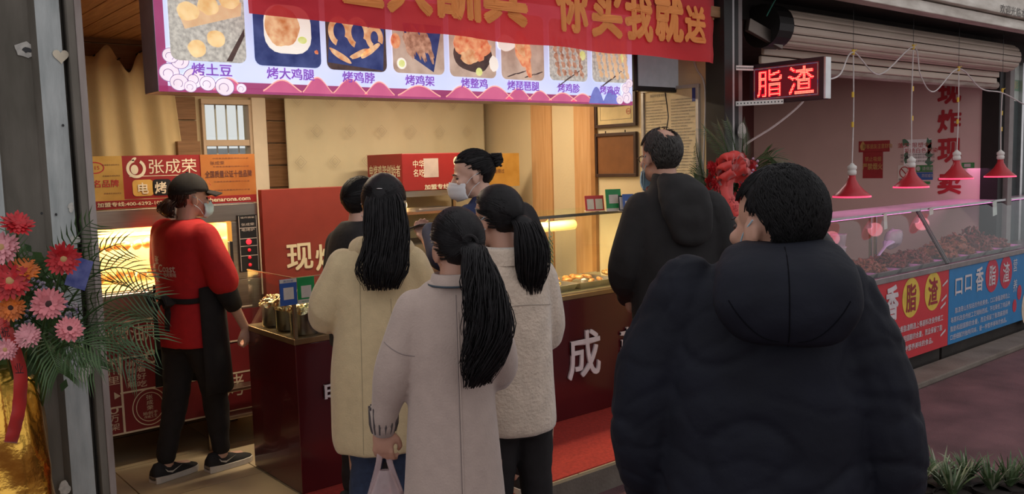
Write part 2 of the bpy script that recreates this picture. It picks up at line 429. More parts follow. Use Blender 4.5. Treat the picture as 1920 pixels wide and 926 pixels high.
boxo('ceiling_butcher', (PX + .14, 3.45, 2.80), (RX, 6.2, 2.86), M_dark)['kind'] = 'structure'
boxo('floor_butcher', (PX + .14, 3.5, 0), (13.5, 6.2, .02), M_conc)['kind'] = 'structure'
rp = tag(thing('wall_right_post', 'door posts at the right end of the butcher shop', None, (RX, 3.4, 0)), kind='structure')
boxo('post_dark', (RX - .02, 3.46, 0), (RX + .10, 3.62, 2.5), M_blackm, rp, bevel=.003)
boxo('post_grey', (RX + .11, 3.42, 0), (RX + .21, 3.6, 2.5), mat('grey_post', (.25, .22, .21), .6), rp, bevel=.003)
# neighbouring glass shop front to the far right
sf = tag(thing('window_2', 'dark glass shop front with gold letters', None, (RX + .25, 3.6, 0)), kind='structure')
boxo('glass_pane', (RX + .25, 3.60, .1), (11.2, 3.61, 2.6), mat('dark_shop_glass', (.035, .05, .05), .25, var=.3, scale=1.2, spec=.15), sf)
boxo('window_frame', (RX + .22, 3.56, 0), (RX + .27, 3.63, 2.6), M_alu, sf, bevel=.003)
xx = at(1908, 300, Y=3.59).x
boxo('window_frame', (xx, 3.56, 0), (xx + .05, 3.63, 2.6), M_alu, sf, bevel=.003)
bm = bmn()
for ch, px, py in (('礼', 1866, 207), ('庆', 1866, 255), ('典', 1867, 303), ('约', 1889, 205), ('外', 1889, 252), ('照', 1889, 300)):
    text(bm, ch, FRONT(at(px, py, Y=3.598)), 0, 0, .17, .21, .01)
obj('lettering', bm, M_goldt, sf)
bm = bmn(); F = FRONT(at(1888, 158, Y=3.598)); rect(bm, -.32, -.16, .32, .2, F, .001); p_ = obj('poster', bm, mat('pale_poster', (.62, .68, .62), .6), sf)
bm = bmn(); rect(bm, -.32, -.06, .32, .05, F, .002); obj('poster_band', bm, mat('green_band', (.25, .42, .28), .6), p_)
bm = bmn(); text(bm, '婚纱摄影', F, 0, 0, .55, .08, .01, lift=.003); obj('lettering', bm, M_goldt, p_)

# fascia beam and soffit above the butcher shop
z0 = at(1920, 57, Y=2.9).z
fa = tag(thing('trim_fascia', 'weathered pale beam along the eave of the butcher shop', None, (7, 2.9, z0)), kind='structure')
M_fas = mat('weathered_beam', (.50, .45, .38), .7, scale=5, stretch=(.6, 3, 3), col2=(.88, .84, .75), bump=.2)
boxo('beam_lower', (4.6, 2.9, z0), (14.5, 3.0, z0 + .075), M_fas, fa, bevel=.006)
boxo('beam_upper', (4.6, 2.86, z0 + .085), (14.5, 3.0, z0 + .26), M_fas, fa, bevel=.006)
bm = bmn(); text(bm, '欢迎光临本店', FRONT(at(1905, 22, Y=2.858)), 0, 0, .6, .07, 0); obj('lettering', bm, mat('faded_letters', (.16, .15, .14), .8), fa)
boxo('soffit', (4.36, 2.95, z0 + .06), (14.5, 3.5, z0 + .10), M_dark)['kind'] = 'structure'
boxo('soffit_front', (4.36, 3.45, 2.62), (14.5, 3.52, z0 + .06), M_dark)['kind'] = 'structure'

# rolled steel shutter of the butcher shop
zc = (at(1450, 15, Y=3.36).z + at(1450, 88, Y=3.36).z) / 2; rr = (at(1450, 15, Y=3.36).z - at(1450, 88, Y=3.36).z) / 2
xs0 = at(1456, 50, Y=3.36).x; xs1 = at(1888, 110, Y=3.36).x
sh = thing('roller_shutter', 'beige rolled metal shutter above the butcher shop counter', 'shutter', (xs0, 3.36, zc - rr))
M_sh = mat('shutter_paint', (.55, .44, .35), .55, scale=3, stretch=(.5, 3, 3), col2=(.68, .57, .46), bump=.1)
n = 14
for k in range(n):
    a0 = 2 * pi * k / n + .03; a1 = 2 * pi * (k + 1) / n - .03
    bm = bmn(); pts = [(3.36 + rr * cos(a) * q, zc + rr * sin(a) * q) for a, q in ((a0, .97), (lerp(a0, a1, .25), 1.0), (lerp(a0, a1, .75), 1.0), (a1, .97), (a1, .9), (a0, .9))]
    A = [bm.verts.new((xs0, y, z)) for y, z in pts]; B = [bm.verts.new((xs1, y, z)) for y, z in pts]
    ring_bridge(bm, [A, B]); obj('slat', bm, M_sh, sh)
for k in range(3):
    z = zc - rr * .5 - .055 * k
    obj('slat', box(bmn(), (xs0 - .05, 3.40 + .02 * k - .0, z - .05), (xs1, 3.425 + .02 * k, z)), M_sh, sh, bevel=.006)
bz = at(1840, 165, Y=3.5).z
obj('bottom_rail', tube(bmn(), [(xs0 + .3, 3.5, bz + .035), (RX - .03, 3.5, bz + .035)], .04, 10), mat('rusty_rail', (.30, .22, .17), .6, scale=8, stretch=(.6, 3, 3), col2=(.50, .42, .36)), sh)
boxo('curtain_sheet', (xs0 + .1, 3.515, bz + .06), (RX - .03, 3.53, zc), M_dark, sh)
bm = tube(bmn(), [(xs0 - .17, 3.36, zc), (xs0 - .01, 3.36, zc)], [rr * 1.12, rr * 1.12], 20); obj('drum_plate', bm, M_blackm, sh)
bm = bmn(); M_ = Matrix.Translation((xs0 - .22, 3.32, zc - .06)) @ Matrix.Rotation(.25, 4, 'Y'); box(bm, (-.18, -.03, -.04), (.2, .0, .04), M_); obj('bracket', bm, M_steeld, sh, bevel=.003)
bm = tube(bmn(), curve_pts([(xs0 - .2, 3.3, zc + .05), (xs0 - .16, 3.27, zc + .14), (xs0 - .12, 3.25, zc + .2), (xs0 - .02, 3.25, zc + .32)]), .004, 5); obj('green_cord', bm, mat('green_cord', (.05, .25, .18), .6), sh)

# ================================================================== LIGHT BOX SIGN
def emat(name, c, s=1.0, c2=None, scale=30, rough=.4):
    """a backlit print: it gives off light in its own colours"""
    return mat(name, c, rough, scale=scale, col2=c2, emit='base', estr=s, spec=.2)
SY = 3.42
sb0 = at(298, 172, Y=SY); sb1 = at(1186, 197, Y=SY)
SZ = (sb0.z + sb1.z) / 2; SH = .80
sg = thing('light_box_sign', 'backlit menu light box with eight grilled food pictures over the grill shop', 'sign', (sb0.x, SY, SZ))
M_face = emat('lightbox_face', (.56, .64, .92), .72, (.72, .77, 1.0), 3)
boxo('sign_case', (sb0.x, SY + .004, SZ), (sb1.x, SY + .17, SZ + SH), mat('lightbox_case', (.40, .36, .40), .4, .4), sg, bevel=.004)
F = FRONT((sb0.x, SY, SZ)); W = sb1.x - sb0.x
bm = bmn(); rect(bm, 0, 0, W, SH, F, .0); obj('light_panel', bm, M_face, sg)
def mp(px, py): p = at(px, py, Y=SY); return p.x - sb0.x, p.z - SZ
# plum left band, wavy hem
M_plum = emat('plum_print', (.30, .05, .14), .75, (.36, .07, .18), 8)
M_wave = emat('wave_print', (.52, .10, .22), .75, (.62, .14, .26), 8)
M_waveln = emat('wave_line', (.85, .42, .34), .8)
M_blue = emat('blue_wave', (.12, .14, .42), .8, (.2, .22, .55), 14)
M_cloud = emat('cloud_print', (.80, .66, .72), .75, (.9, .8, .9), 10)
M_cline = emat('cloud_line', (.25, .16, .32), .7)
bm = bmn(); rect(bm, 0, 0, .035, SH, F, .0006); rect(bm, 0, 0, W, .022, F, .0006); rect(bm, .3, .02, W - .3, .045, F, .0006); obj('plum_band', bm, M_plum, sg)
bw_ = bmn(); bl = bmn()
waves = [(430, 30, 20), (530, 36, 20), (596, 28, 30), (657, 32, 30), (712, 28, 26), (786, 40, 20), (866, 30, 24), (928, 34, 28), (972, 24, 24), (1012, 22, 20), (1055, 26, 16), (1092, 22, 16)]
for i, (px, hw, hh) in enumerate(waves):
    x0 = mp(px - hw, 184)[0]; x1 = mp(px + hw, 184)[0]; h_ = .012 + hh * .0017
    P = [(lerp(x0, x1, k / 16), .012 + h_ * sin(pi * k / 16) ** 1.3) for k in range(17)]
    poly(bw_, [(x0, .01)] + P + [(x1, .01)], F, .0012)
    for a, b in zip(P, P[1:]): poly(bl, [a, b, (b[0], b[1] + .006), (a[0], a[1] + .006)], F, .0016)
obj('wave_pattern', bw_, M_wave, sg); obj('wave_outline', bl, M_waveln, sg)
bm = bmn(); bc = bmn(); bo = bmn()
for px, hw, h_ in ((1118, 14, .085), (1146, 16, .075)):
    x0, x1 = mp(px - hw, 190)[0], mp(px + hw, 190)[0]
    poly(bm, [(x0, .005)] + [(lerp(x0, x1, k / 12), .01 + h_ * sin(pi * k / 12)) for k in range(13)] + [(x1, .005)], F, .0018)
obj('blue_wave', bm, M_blue, sg)
def cloud(cx, cy, r, i):
    if cx < W / 2: cx *= .85
    cy *= .72; r *= .72
    disc(bc, cx, cy, r, r * .9, F, .002 + .0003 * i); ringp(bo, cx, cy, r, r * .9, r * .07, F, .0022 + .0003 * i); ringp(bo, cx - r * .1, cy - r * .1, r * .5, r * .45, r * .06, F, .0022 + .0003 * i, a0=-60, a1=210)
for i, (cx, cy, r) in enumerate(((.05, .10, .055), (.10, .165, .05), (.06, .19, .045), (.16, .075, .06), (.22, .05, .045), (.30, .035, .055), (.09, .05, .05), (.38, .03, .03), (.14, .03, .035))): cloud(cx, cy, r, i)
for i, (cx, cy, r) in enumerate(((W - .05, .06, .055), (W - .06, .13, .045), (W - .03, .17, .04), (W - .11, .04, .04))): cloud(cx, cy, r, i + 9)
obj('cloud_pattern', bc, M_cloud, sg); obj('cloud_outline', bo, M_cline, sg)
# eight food pictures
food = {
 'bread': emat('potato_print', (.72, .42, .16), .75, (.95, .72, .38), 18), 'mat': emat('mat_print', (.30, .28, .25), .75, (.60, .57, .50), 60),
 'slate': emat('slate_print', (.02, .03, .12), .75, (.06, .08, .22), 14), 'plate': emat('plate_print', (.85, .80, .70), .75, (.9, .86, .78), 8),
 'chick': emat('roast_print', (.55, .20, .07), .75, (.90, .62, .35), 24), 'meat': emat('brown_meat_print', (.25, .10, .06), .75, (.62, .36, .24), 40),
 'table': emat('table_print', (.36, .24, .18), .75, (.62, .48, .38), 9), 'red': emat('red_roast_print', (.62, .12, .05), .75, (.90, .50, .25), 30),
 'lime': emat('lime_print', (.55, .62, .12), .75, (.8, .82, .4), 30), 'dark': emat('dark_print', (.05, .03, .03), .75, (.1, .06, .05), 20), 'tray': emat('tray_print', (.62, .38, .2), .75, (.8, .55, .33), 12)}
pics = [(320, 462, 112, 'mat'), (478, 602, 122, 'slate'), (613, 725, 130, 'dark'), (737, 833, 136, 'table'), (843, 930, 143, 'table'), (940, 1020, 148, 'table'), (1030, 1101, 150, 'mat'), (1110, 1176, 153, 'mat')]
names = ['烤土豆', '烤大鸡腿', '烤鸡脖', '烤鸡架', '烤整鸡', '烤琵琶腿', '烤鸡胗', '烤鸡皮']
lx = [397, 545, 672, 787, 889, 981, 1066, 1143]
bt = bmn()
M_cap = emat('caption_print', (.22, .08, .42), .8)
for i, (a, b, yb, back) in enumerate(pics):
    x0, z_ = mp(a, yb); x1, _ = mp(b, yb); ww = x1 - x0; z1 = z_ + ww * 1.15
    z1 = min(z1, SH - .02)
    pt = boxo('food_picture', (sb0.x + x0, SY - .004, SZ + z_), (sb0.x + x0 + .001, SY - .003, SZ + z_ + .001), food[back], sg); bpy.data.objects.remove(pt)
    bm = bmn(); rrect(bm, x0, z_, x1, z1, .03, F, .003); pt = obj('food_picture', bm, food[back], sg)
    S = {k: bmn() for k in food}
    def D(k, u, v, ru, rv, wob=.12, rot=0, l=.004): disc(S[k], x0 + u * ww, z_ + v * ww, ru * ww, rv * ww, F, l, 26, wob, i * 7 + u * 9 + v, rot)
    if i == 0:
        poly(S['tray'], [(x0 + ww * .2, z_ + ww * .40), (x0 + ww * .95, z_ + ww * .62), (x0 + ww * .97, z_ + ww * .80), (x0 + ww * .12, z_ + ww * .62)], F, .0036)
        for u, v in ((.25, .62), (.52, .72), (.80, .82)): D('bread', u, v, .14, .12, .06)
        for u, v in ((.34, .16), (.60, .30)): D('bread', u, v, .12, .11, .06)
        poly(S['dark'], [(x0 + ww * .72, z_ + .005), (x0 + ww * .80, z_ + .005), (x1 - .004, z_ + ww * .36), (x1 - .004, z_ + ww * .46)], F, .0037)
    elif i == 1:
        rrect(S['plate'], x0 + ww * .15, z_ + ww * .18, x0 + ww * .86, z_ + ww * .85, .07, F, .0036)
        D('chick', .42, .55, .26, .27, .1); D('lime', .72, .38, .07, .05, 0); D('plate', .64, .33, .11, .07, 0, l=.0038); D('red', .93, .22, .03, .03, .3)
    elif i == 2:
        poly(S['slate'], [(x0 + .005, z_ + .03), (x1 - .02, z_ + .006), (x1 - .006, z_ + ww * .7), (x0 + .02, z_ + ww * .7)], F, .0034)
        for j, (u, v, r_) in enumerate(((.22, .55, .18), (.52, .55, .19), (.80, .50, .15))):
            ringp(S['chick'], x0 + u * ww, z_ + v * ww, r_ * ww, r_ * ww * 1.2, .085 * ww, F, .004 + .0004 * j, a0=-30, a1=250)
        for u, v, r_ in ((.22, .20, -.5), (.55, .25, .4), (.72, .3, .6)): D('chick', u, v, .2, .045, .1, r_, .0052)
    elif i == 3:
        poly(S['slate'], [(x0 + ww * .3, z_ + ww * .3), (x0 + ww * .78, z_ + .01), (x0 + ww * .97, z_ + ww * .8), (x0 + ww * .2, z_ + ww * .8)], F, .0034)
        for j in range(9): D('meat', .3 + .05 * j, .42 + .05 * ((j * 5) % 4), .055, .24, .3, .35, .004 + .0003 * j)
        D('plate', .16, .15, .09, .09, 0); D('lime', .16, .15, .06, .06, 0, l=.005); D('red', .06, .5, .09, .12, 0)
    elif i == 4:
        D('dark', .5, .38, .42, .3, .05, l=.0036); D('red', .48, .55, .40, .27, .18); D('chick', .42, .36, .22, .12, .2, l=.0046); D('red', .72, .45, .2, .08, .2, .4, .005); D('lime', .62, .1, .07, .07, 0); D('plate', .95, .25, .1, .14, .1)
    elif i == 5:
        D('red', .5, .55, .18, .3, .12, .25); D('red', .62, .25, .07, .24, .1, .2, .0042); D('chick', .45, .6, .1, .2, .2, .25, .0046); D('plate', .12, .62, .2, .14, .1)
        for j in range(4): D('dark', .25 + j * .2, .08 + .05 * (j % 2), .12, .012, .2, .3)
    else:
        for j in range(5 if i == 6 else 6):
            for q in range(5): D('meat' if i == 6 else 'tray', .12 + .15 * j + .03 * q, .75 - .15 * q, .05, .075, .3, .1 * q, .004 + .0002 * q)
        D('lime', .87, .5, .08, .09, 0); D('dark', .5, .05, .4, .015, .3, .5)
    for k in food:
        if S[k].verts: obj('food', S[k], food[k], pt)
        else: S[k].free()
    cxp, czp = mp(lx[i], 131 + (lx[i] - 397) * .051)
    text(bt, names[i], F, cxp, czp, .052 * len(names[i]) + .005, .048, .02, .003)
obj('lettering', bt, M_cap, sg)
bm = bmn()
for x in (sb0.x + .3, sb1.x - .3): tube(bm, [(x, SY + .1, SZ + SH), (x, SY + .1, 2.96)], .012, 6)
obj('hanger', bm, M_steeld, sg)

# ================================================================== RED BANNER
BY = 3.24
c_ = [at(463, -60, Y=BY), at(467, 25, Y=BY), at(1345, 118, Y=BY), at(1352, -60, Y=BY)]
bn = thing('banner', 'red cloth banner with orange slogan hung across the light box', 'banner', (c_[1].x, BY, c_[1].z))
def bpt(u, v):
    p = (c_[1] * (1 - u) + c_[2] * u) * (1 - v) + (c_[0] * (1 - u) + c_[3] * u) * v
    sag = -.006 * sin(pi * u) * (1 - v) + .003 * sin(u * 25) * (1 - v)
    y = BY + .012 * sin(u * 31 + v * 2) * (1 - .6 * v) + .007 * noise.noise(Vector((u * 30, v * 6, 1)))
    if u > .97: y += (u - .97) * 1.2
    return Vector((p.x, y, p.z + sag))
bm = bmn(); NU, NV = 150, 10
G = [[bm.verts.new(bpt(i / NU, j / NV)) for j in range(NV + 1)] for i in range(NU + 1)]
for i in range(NU):
    for j in range(NV): bm.faces.new((G[i][j], G[i + 1][j], G[i + 1][j + 1], G[i][j + 1]))
M_ban = mat('banner_cloth', (.78, .035, .05), .65, var=.06, scale=4, sheen=.2, bump=.15, bscale=50)
nt = M_ban.node_tree; b_ = nt.nodes['Principled BSDF']; tl = nt.nodes.new('ShaderNodeBsdfTranslucent'); mx = nt.nodes.new('ShaderNodeMixShader'); tp = nt.nodes.new('ShaderNodeBsdfTransparent'); mx2 = nt.nodes.new('ShaderNodeMixShader')
tl.inputs[0].default_value = (.85, .05, .06, 1); tp.inputs[0].default_value = (1, .35, .35, 1); mx.inputs[0].default_value = .45; mx2.inputs[0].default_value = .09
out = nt.nodes['Material Output']; nt.links.new(b_.outputs[0], mx.inputs[1]); nt.links.new(tl.outputs[0], mx.inputs[2]); nt.links.new(mx.outputs[0], mx2.inputs[1]); nt.links.new(tp.outputs[0], mx2.inputs[2]); nt.links.new(mx2.outputs[0], out.inputs[0])
obj('cloth', bm, M_ban, bn, smooth=True)
M_bl = mat('banner_letters', (.80, .26, .05), .6, var=.04)
bm = bmn(); LB = c_[2].x - c_[1].x
def banner_char(ch, pxa, pxb, yb, hf):
    bm = bmn()
    pa = at(pxa, yb, Y=BY - .01); pb = at(pxb, yb, Y=BY - .01); x0, x1 = pa.x, pb.x
    hgt = (x1 - x0) * hf
    me = glyphs(ch, .04); xs = [v.co.x for v in me.vertices]; ys = [v.co.y for v in me.vertices]
    vs = []
    for v in me.vertices:
        x = x0 + (v.co.x - min(xs)) / (max(xs) - min(xs)) * (x1 - x0); z = pa.z + (v.co.y - min(ys)) / (max(ys) - min(ys)) * hgt
        u = (x - c_[1].x) / LB; z += (x - x0) * (c_[2].z - c_[1].z) / LB * 1.0
        zb = lerp(c_[1].z, c_[2].z, u); zt = lerp(c_[0].z, c_[3].z, u); vv = (z - zb) / (zt - zb)
        q = bpt(min(max(u, 0), .999), vv); vs.append(bm.verts.new((x, q.y - .008 - v.co.z, z)))
    for p in me.polygons:
        try: bm.faces.new([vs[i] for i in p.vertices])
        except ValueError: pass
    obj('banner_letter', bm, M_bl, bn)
for ch, a, b, yb in (('量', 640, 722, 6), ('大', 728, 812, 22), ('酬', 818, 902, 34), ('宾', 908, 990, 43), ('你', 1042, 1106, 58), ('买', 1112, 1166, 68), ('我', 1170, 1226, 74), ('就', 1230, 1282, 76), ('送', 1284, 1322, 79)):
    banner_char(ch, a, b, yb, 1.15)

# ================================================================== HANGING MONITOR
ma = at(1190, 170, Y=3.6); mb = at(1304, 174, Y=3.6)
tv = thing('monitor', 'black framed monitor hanging right of the light box', 'monitor', (ma.x, 3.6, ma.z))
mz1 = at(1200, 100, Y=3.6).z + .02
boxo('bezel', (ma.x, 3.60, ma.z), (mb.x, 3.645, mz1), M_black, tv, bevel=.006)
boxo('screen', (ma.x + .03, 3.594, ma.z + .03), (mb.x - .03, 3.5995, mz1 - .02), mat('screen_reflection', (.36, .38, .40), .25, emit=(.5, .55, .6), estr=.12), tv)  # grey reflection put into the screen's colour and a faint glow
obj('mount', tube(bmn(), [((ma.x + mb.x) / 2, 3.68, mz1 - .08), ((ma.x + mb.x) / 2, 3.68, 2.95)], .018, 8), M_blackm, tv)
pc = at(1247, 172, Y=3.62); pe = at(1251, 235, Y=3.62)
obj('cable', tube(bmn(), curve_pts([pc, pc.lerp(pe, .5) + Vector((.012, 0, 0)), pe, pe + Vector((0, .1, -.3))]), .004, 5), M_black, tv)

# ================================================================== CURTAINS
def curtain(name, label, pts_top, z0, y, m, amp, freq, seed, zs=None, diamonds=None):
    """cloth hung from nails: pts_top = [(x, z)] along the top edge"""
    c = thing(name, label, 'curtain', (pts_top[0][0], y, z0))
    xs = [p[0] for p in pts_top]; n = 140; bm = bmn(); rows = 24; G = []
    cp = curve_pts([(p[0], 0, p[1]) for p in pts_top], 6)
    def ztop(x):
        for a, b in zip(cp, cp[1:]):
            if a.x <= x <= b.x + 1e-6: return lerp(a.z, b.z, (x - a.x) / max(b.x - a.x, 1e-6))
        return cp[-1].z
    for i in range(n + 1):
        x = lerp(xs[0], xs[-1], i / n); zt = ztop(x); col = []
        for j in range(rows + 1):
            t = j / rows; z = lerp(zt, z0, t)
            fold = amp * (sin(x * freq + seed + .8 * sin(x * 3 + seed)) + .5 * noise.noise(Vector((x * 9, z * 1.2, seed)))) * (.5 + .5 * t)
            col.append(bm.verts.new((x + (zs or 0) * t * (i / n), y - .02 + fold, z)))
        G.append(col)
    for i in range(n):
        for j in range(rows): bm.faces.new((G[i][j], G[i][j + 1], G[i + 1][j + 1], G[i + 1][j]))
    o = obj('cloth', bm, m, c, smooth=True); solidify(o, .002)
    bm = bmn()
    for p in pts_top[1:-1:2]: tube(bm, [(p[0], y + .06, p[1] - .01), (p[0], y - .06, p[1])], .005, 6)
    obj('nail', bm, M_blackm, c)
    return c
P_ = lambda px, py, Y=BW - .10: at(px, py, Y=Y)
tops1 = [(P_(150, 100).x, P_(150, 100).z)] + [(P_(a, b).x, P_(a, b).z) for a, b in ((175, 104), (203, 83), (222, 110), (243, 136), (264, 96), (288, 90), (318, 100))]
curtain('curtain', 'yellowish cloth hung in loose scallops from nails on the left of the grill shop', tops1, 1.2, BW - .07, M_curt, .034, 38, 1.0, .10)
tops2 = [(P_(a, b).x, P_(a, b).z) for a, b in ((528, 150), (600, 152), (700, 156), (800, 160), (903, 165))]
c2 = curtain('curtain', 'large cream cloth with faint diamond print covering the back wall', tops2, .95, BW - .10, M_curt2, .010, 22, 4.0)
bm = bmn(); F = FRONT(P_(560, 220, BW - .155))
for i in range(8):
    for j in range(6):
        cx, cy = .16 * i * 1.6 + (.13 if j % 2 else 0) , .12 - .21 * j
        for s in (1, .6): ringp(bm, cx, cy, .045 * s, .045 * s, .004, F, .0, n=4)
bm_keep = [v for v in bm.verts if v.co.x > P_(890, 200).x]
bmesh.ops.delete(bm, geom=bm_keep, context='VERTS')
obj('diamond_print', bm, mat('faint_print', (.42, .36, .26), .9), c2)
# the brown block beside the window
a = at(331, 265, Y=BW - .1); b = at(377, 330, Y=BW - .1)
tag(boxo('wall_box', (a.x, BW - .12, b.z), (b.x, BW - .004, a.z), M_woodd), 'dark brown box fixed to the wall beside the window', 'box')

# ================================================================== CHARBROIL OVEN
OY = 5.0
o0 = at(165, 450, Y=OY); o1 = at(486, 450, Y=OY)
OX0, OX1 = o0.x - .05, o1.x
def oz(px, py): return at(px, py, Y=OY).z
zt = oz(300, 389); zb = oz(300, 600)
ov = thing('grill_oven', 'stainless steel grill oven with glowing glass front and red signs', 'oven', (OX0, OY, FZ))
wx1 = at(437, 480, Y=OY).x; wz1 = oz(300, 424); wz0 = oz(300, 540)
bm = bmn()
box(bm, (OX0, OY, wz1), (OX1, OY + .5, zt)); box(bm, (OX0, OY, zb), (OX1, OY + .5, wz0)); box(bm, (wx1, OY, wz0), (OX1, OY + .5, wz1)); box(bm, (OX0, OY, wz0), (OX0 + .05, OY + .5, wz1)); box(bm, (OX0, OY + .45, wz0), (OX1, OY + .5, wz1))
obj('body', bm, M_steel, ov, bevel=.004)
bm = bmn(); box(bm, (OX0 + .051, OY + .40, wz0 + .001), (wx1 - .001, OY + .44, wz1 - .001)); box(bm, (OX0 + .051, OY + .02, wz0 + .001), (wx1 - .001, OY + .4, wz0 + .006))
obj('lining', bm, mat('oven_lining', (.70, .55, .32), .35, .6, scale=4, bump=.3, bscale=20), ov)
for zz, nm in ((wz1 - .06, 1), (wz0 + .05, 0)):
    obj('heating_tube', tube(bmn(), [(OX0 + .08, OY + .38, zz), (wx1 - .03, OY + .38, zz)], .009, 8), mat('glowing_tube', (1, .6, .2), .5, emit=(1, .58, .20), estr=9 if nm else 6), ov)
lamp('oven_light', 'AREA', ((OX0 + wx1) / 2, OY + .2, wz1 - .012), 22, (1, .74, .42), .8, (0, 0, 0), .2)
# skewers and meats turning in the oven
M_meat = mat('roast_meat', (.35, .11, .02), .35, scale=30, col2=(.80, .42, .12), bump=.5, bscale=60)
bm = bmn()
for zz in (wz1 - .11, wz0 + .07): tube(bm, [(OX0 + .06, OY + .2, zz), (wx1 - .02, OY + .2, zz)], .006, 6)
obj('spit', bm, M_alu, ov)
random.seed(3)
for zz, yy in ((wz1 - .11, OY + .2), (wz0 + .07, OY + .2)):
    x = OX0 + .1
    while x < wx1 - .06:
        bm = bmn(); ell(bm, (0, 0, 0), (.028, .034, .030), n=10, m=7)
        for v in bm.verts: v.co *= 1 + .35 * noise.noise(v.co * 40 + Vector((x * 9, 0, zz)))
        bmesh.ops.translate(bm, verts=bm.verts, vec=(x, yy + random.uniform(-.02, .02), zz + random.uniform(-.01, .01)))
        obj('meat_piece', bm, M_meat, ov, smooth=True); x += random.uniform(.045, .06)
bm = bmn(); box(bm, (OX0 + .05, OY + .004, wz0), (wx1, OY + .009, wz1)); obj('oven_window', bm, M_glass, ov)
bm = bmn(); box(bm, (wx1 - .03, OY - .012, wz0), (wx1 - .004, OY - .001, wz1)); obj('door_edge', bm, mat('amber_seal_glow', (.65, .33, .05), .4, emit=(1, .5, .1), estr=.25), ov)  # oven glow put into the edge's material, no lamp here
hx = at(426, 478, Y=OY).x; boxo('handle', (hx, OY - .05, oz(426, 497)), (hx + .02, OY - .012, oz(426, 452)), M_black, ov, bevel=.004)
xx = at(407, 440, Y=OY).x
obj('curved_rail', tube(bmn(), curve_pts([(xx - .06, OY + .03, wz1 - .02), (xx + .02, OY + .03, wz1 - .10), (xx + .045, OY + .03, wz1 - .2), (xx + .04, OY + .03, wz0 + .02)]), .007, 6), M_alu, ov)
bm = bmn(); box(bm, (OX0, OY - .03, wz0 - .03), (wx1, OY - .001, wz0 - .008)); obj('front_rail', bm, M_alu, ov, bevel=.004)
# control panel
cx0, cx1 = at(446, 450, Y=OY).x, at(483, 450, Y=OY).x
kz0, kz1 = oz(465, 509), oz(465, 402)
cpn = boxo('control_panel', (cx0, OY - .012, kz0), (cx1, OY - .001, kz1), M_black, ov, bevel=.002)
F = FRONT(((cx0 + cx1) / 2, OY - .0125, (kz0 + kz1) / 2)); hw = (cx1 - cx0) / 2; hh = (kz1 - kz0) / 2
bm = bmn()
for t in (-.36, -.08, .14, .45): rect(bm, -hw * .9, hh * (t - .01) * 1.2, hw * .9, hh * (t + .01) * 1.2, F, .0006)
for s in (-1, 1): rect(bm, s * hw * .88 - .0015, -hh * .96, s * hw * .88 + .0015, hh * .96, F, .0006)
text(bm, '张成荣', F, 0, hh * .66, hw * 1.3, hh * .10, .01); text(bm, '电烤炉', F, 0, hh * .47, hw * 1.3, hh * .10, .01); text(bm, '操作面板', F, 0, hh * .9, hw * 1.4, hh * .06, .01)
obj('lettering', bm, mat('panel_print', (.55, .5, .45), .5), cpn)
for k, (t, r_) in enumerate(((.05, .017), (-.24, .010), (-.50, .010), (-.76, .010))):
    bm = lathe(bmn(), [(r_, 0), (r_ * .95, .006), (r_ * .4, .009)], n=14, cap=True, M=Matrix.Translation(((cx0 + cx1) / 2, OY - .012, (kz0 + kz1) / 2 + t * hh)) @ Matrix.Rotation(pi / 2, 4, 'X'))
    obj('red_button', bm, mat('button_glow' if k == 0 else 'button_dim', (.8, .02, .03), .4, emit=(1, .03, .05), estr=1.3 if k == 0 else .35), cpn)
# sign block above the oven
sz0, sz1 = oz(330, 386), oz(300, 291)
def ox(px, py=330): return at(px, py, Y=OY).x
zst = oz(300, 371)
boxo('sign_red', (ox(232), OY + .02, zst), (ox(379), OY + .05, sz1), M_redsign, ov)
F = FRONT((ox(232), OY + .02, zst)); wS = ox(379) - ox(232); hS = sz1 - zst
bm = bmn(); text(bm, '张成荣', F, wS * .64, hS * .74, wS * .62, hS * .34, .006)
ringp(bm, wS * .17, hS * .70, .052, .052, .016, F, .0015, a0=100, a1=420); disc(bm, wS * .15, hS * .92, .014, .008, F, .0015, rot=.5); disc(bm, wS * .15, hS * .68, .02, .026, F, .0012)
rect(bm, wS * .08, hS * .515, wS * .95, hS * .53, F)
text(bm, '电', F, wS * .24, hS * .24, wS * .13, hS * .26, .02, .004); text(bm, '烤', F, wS * .46, hS * .24, wS * .15, hS * .28, .02, .004)
obj('lettering', bm, mat('pale_print', (.75, .68, .52), .5), ov)
bm = bmn(); rrect(bm, wS * .11, hS * .06, wS * .37, hS * .44, .02, F, .002); obj('gold_badge', bm, mat('badge_gold', (.60, .36, .08), .5), ov)
bm = bmn(); rrect(bm, wS * .36, hS * .06, wS * .60, hS * .44, .02, F, .002); obj('black_badge', bm, M_black, ov)
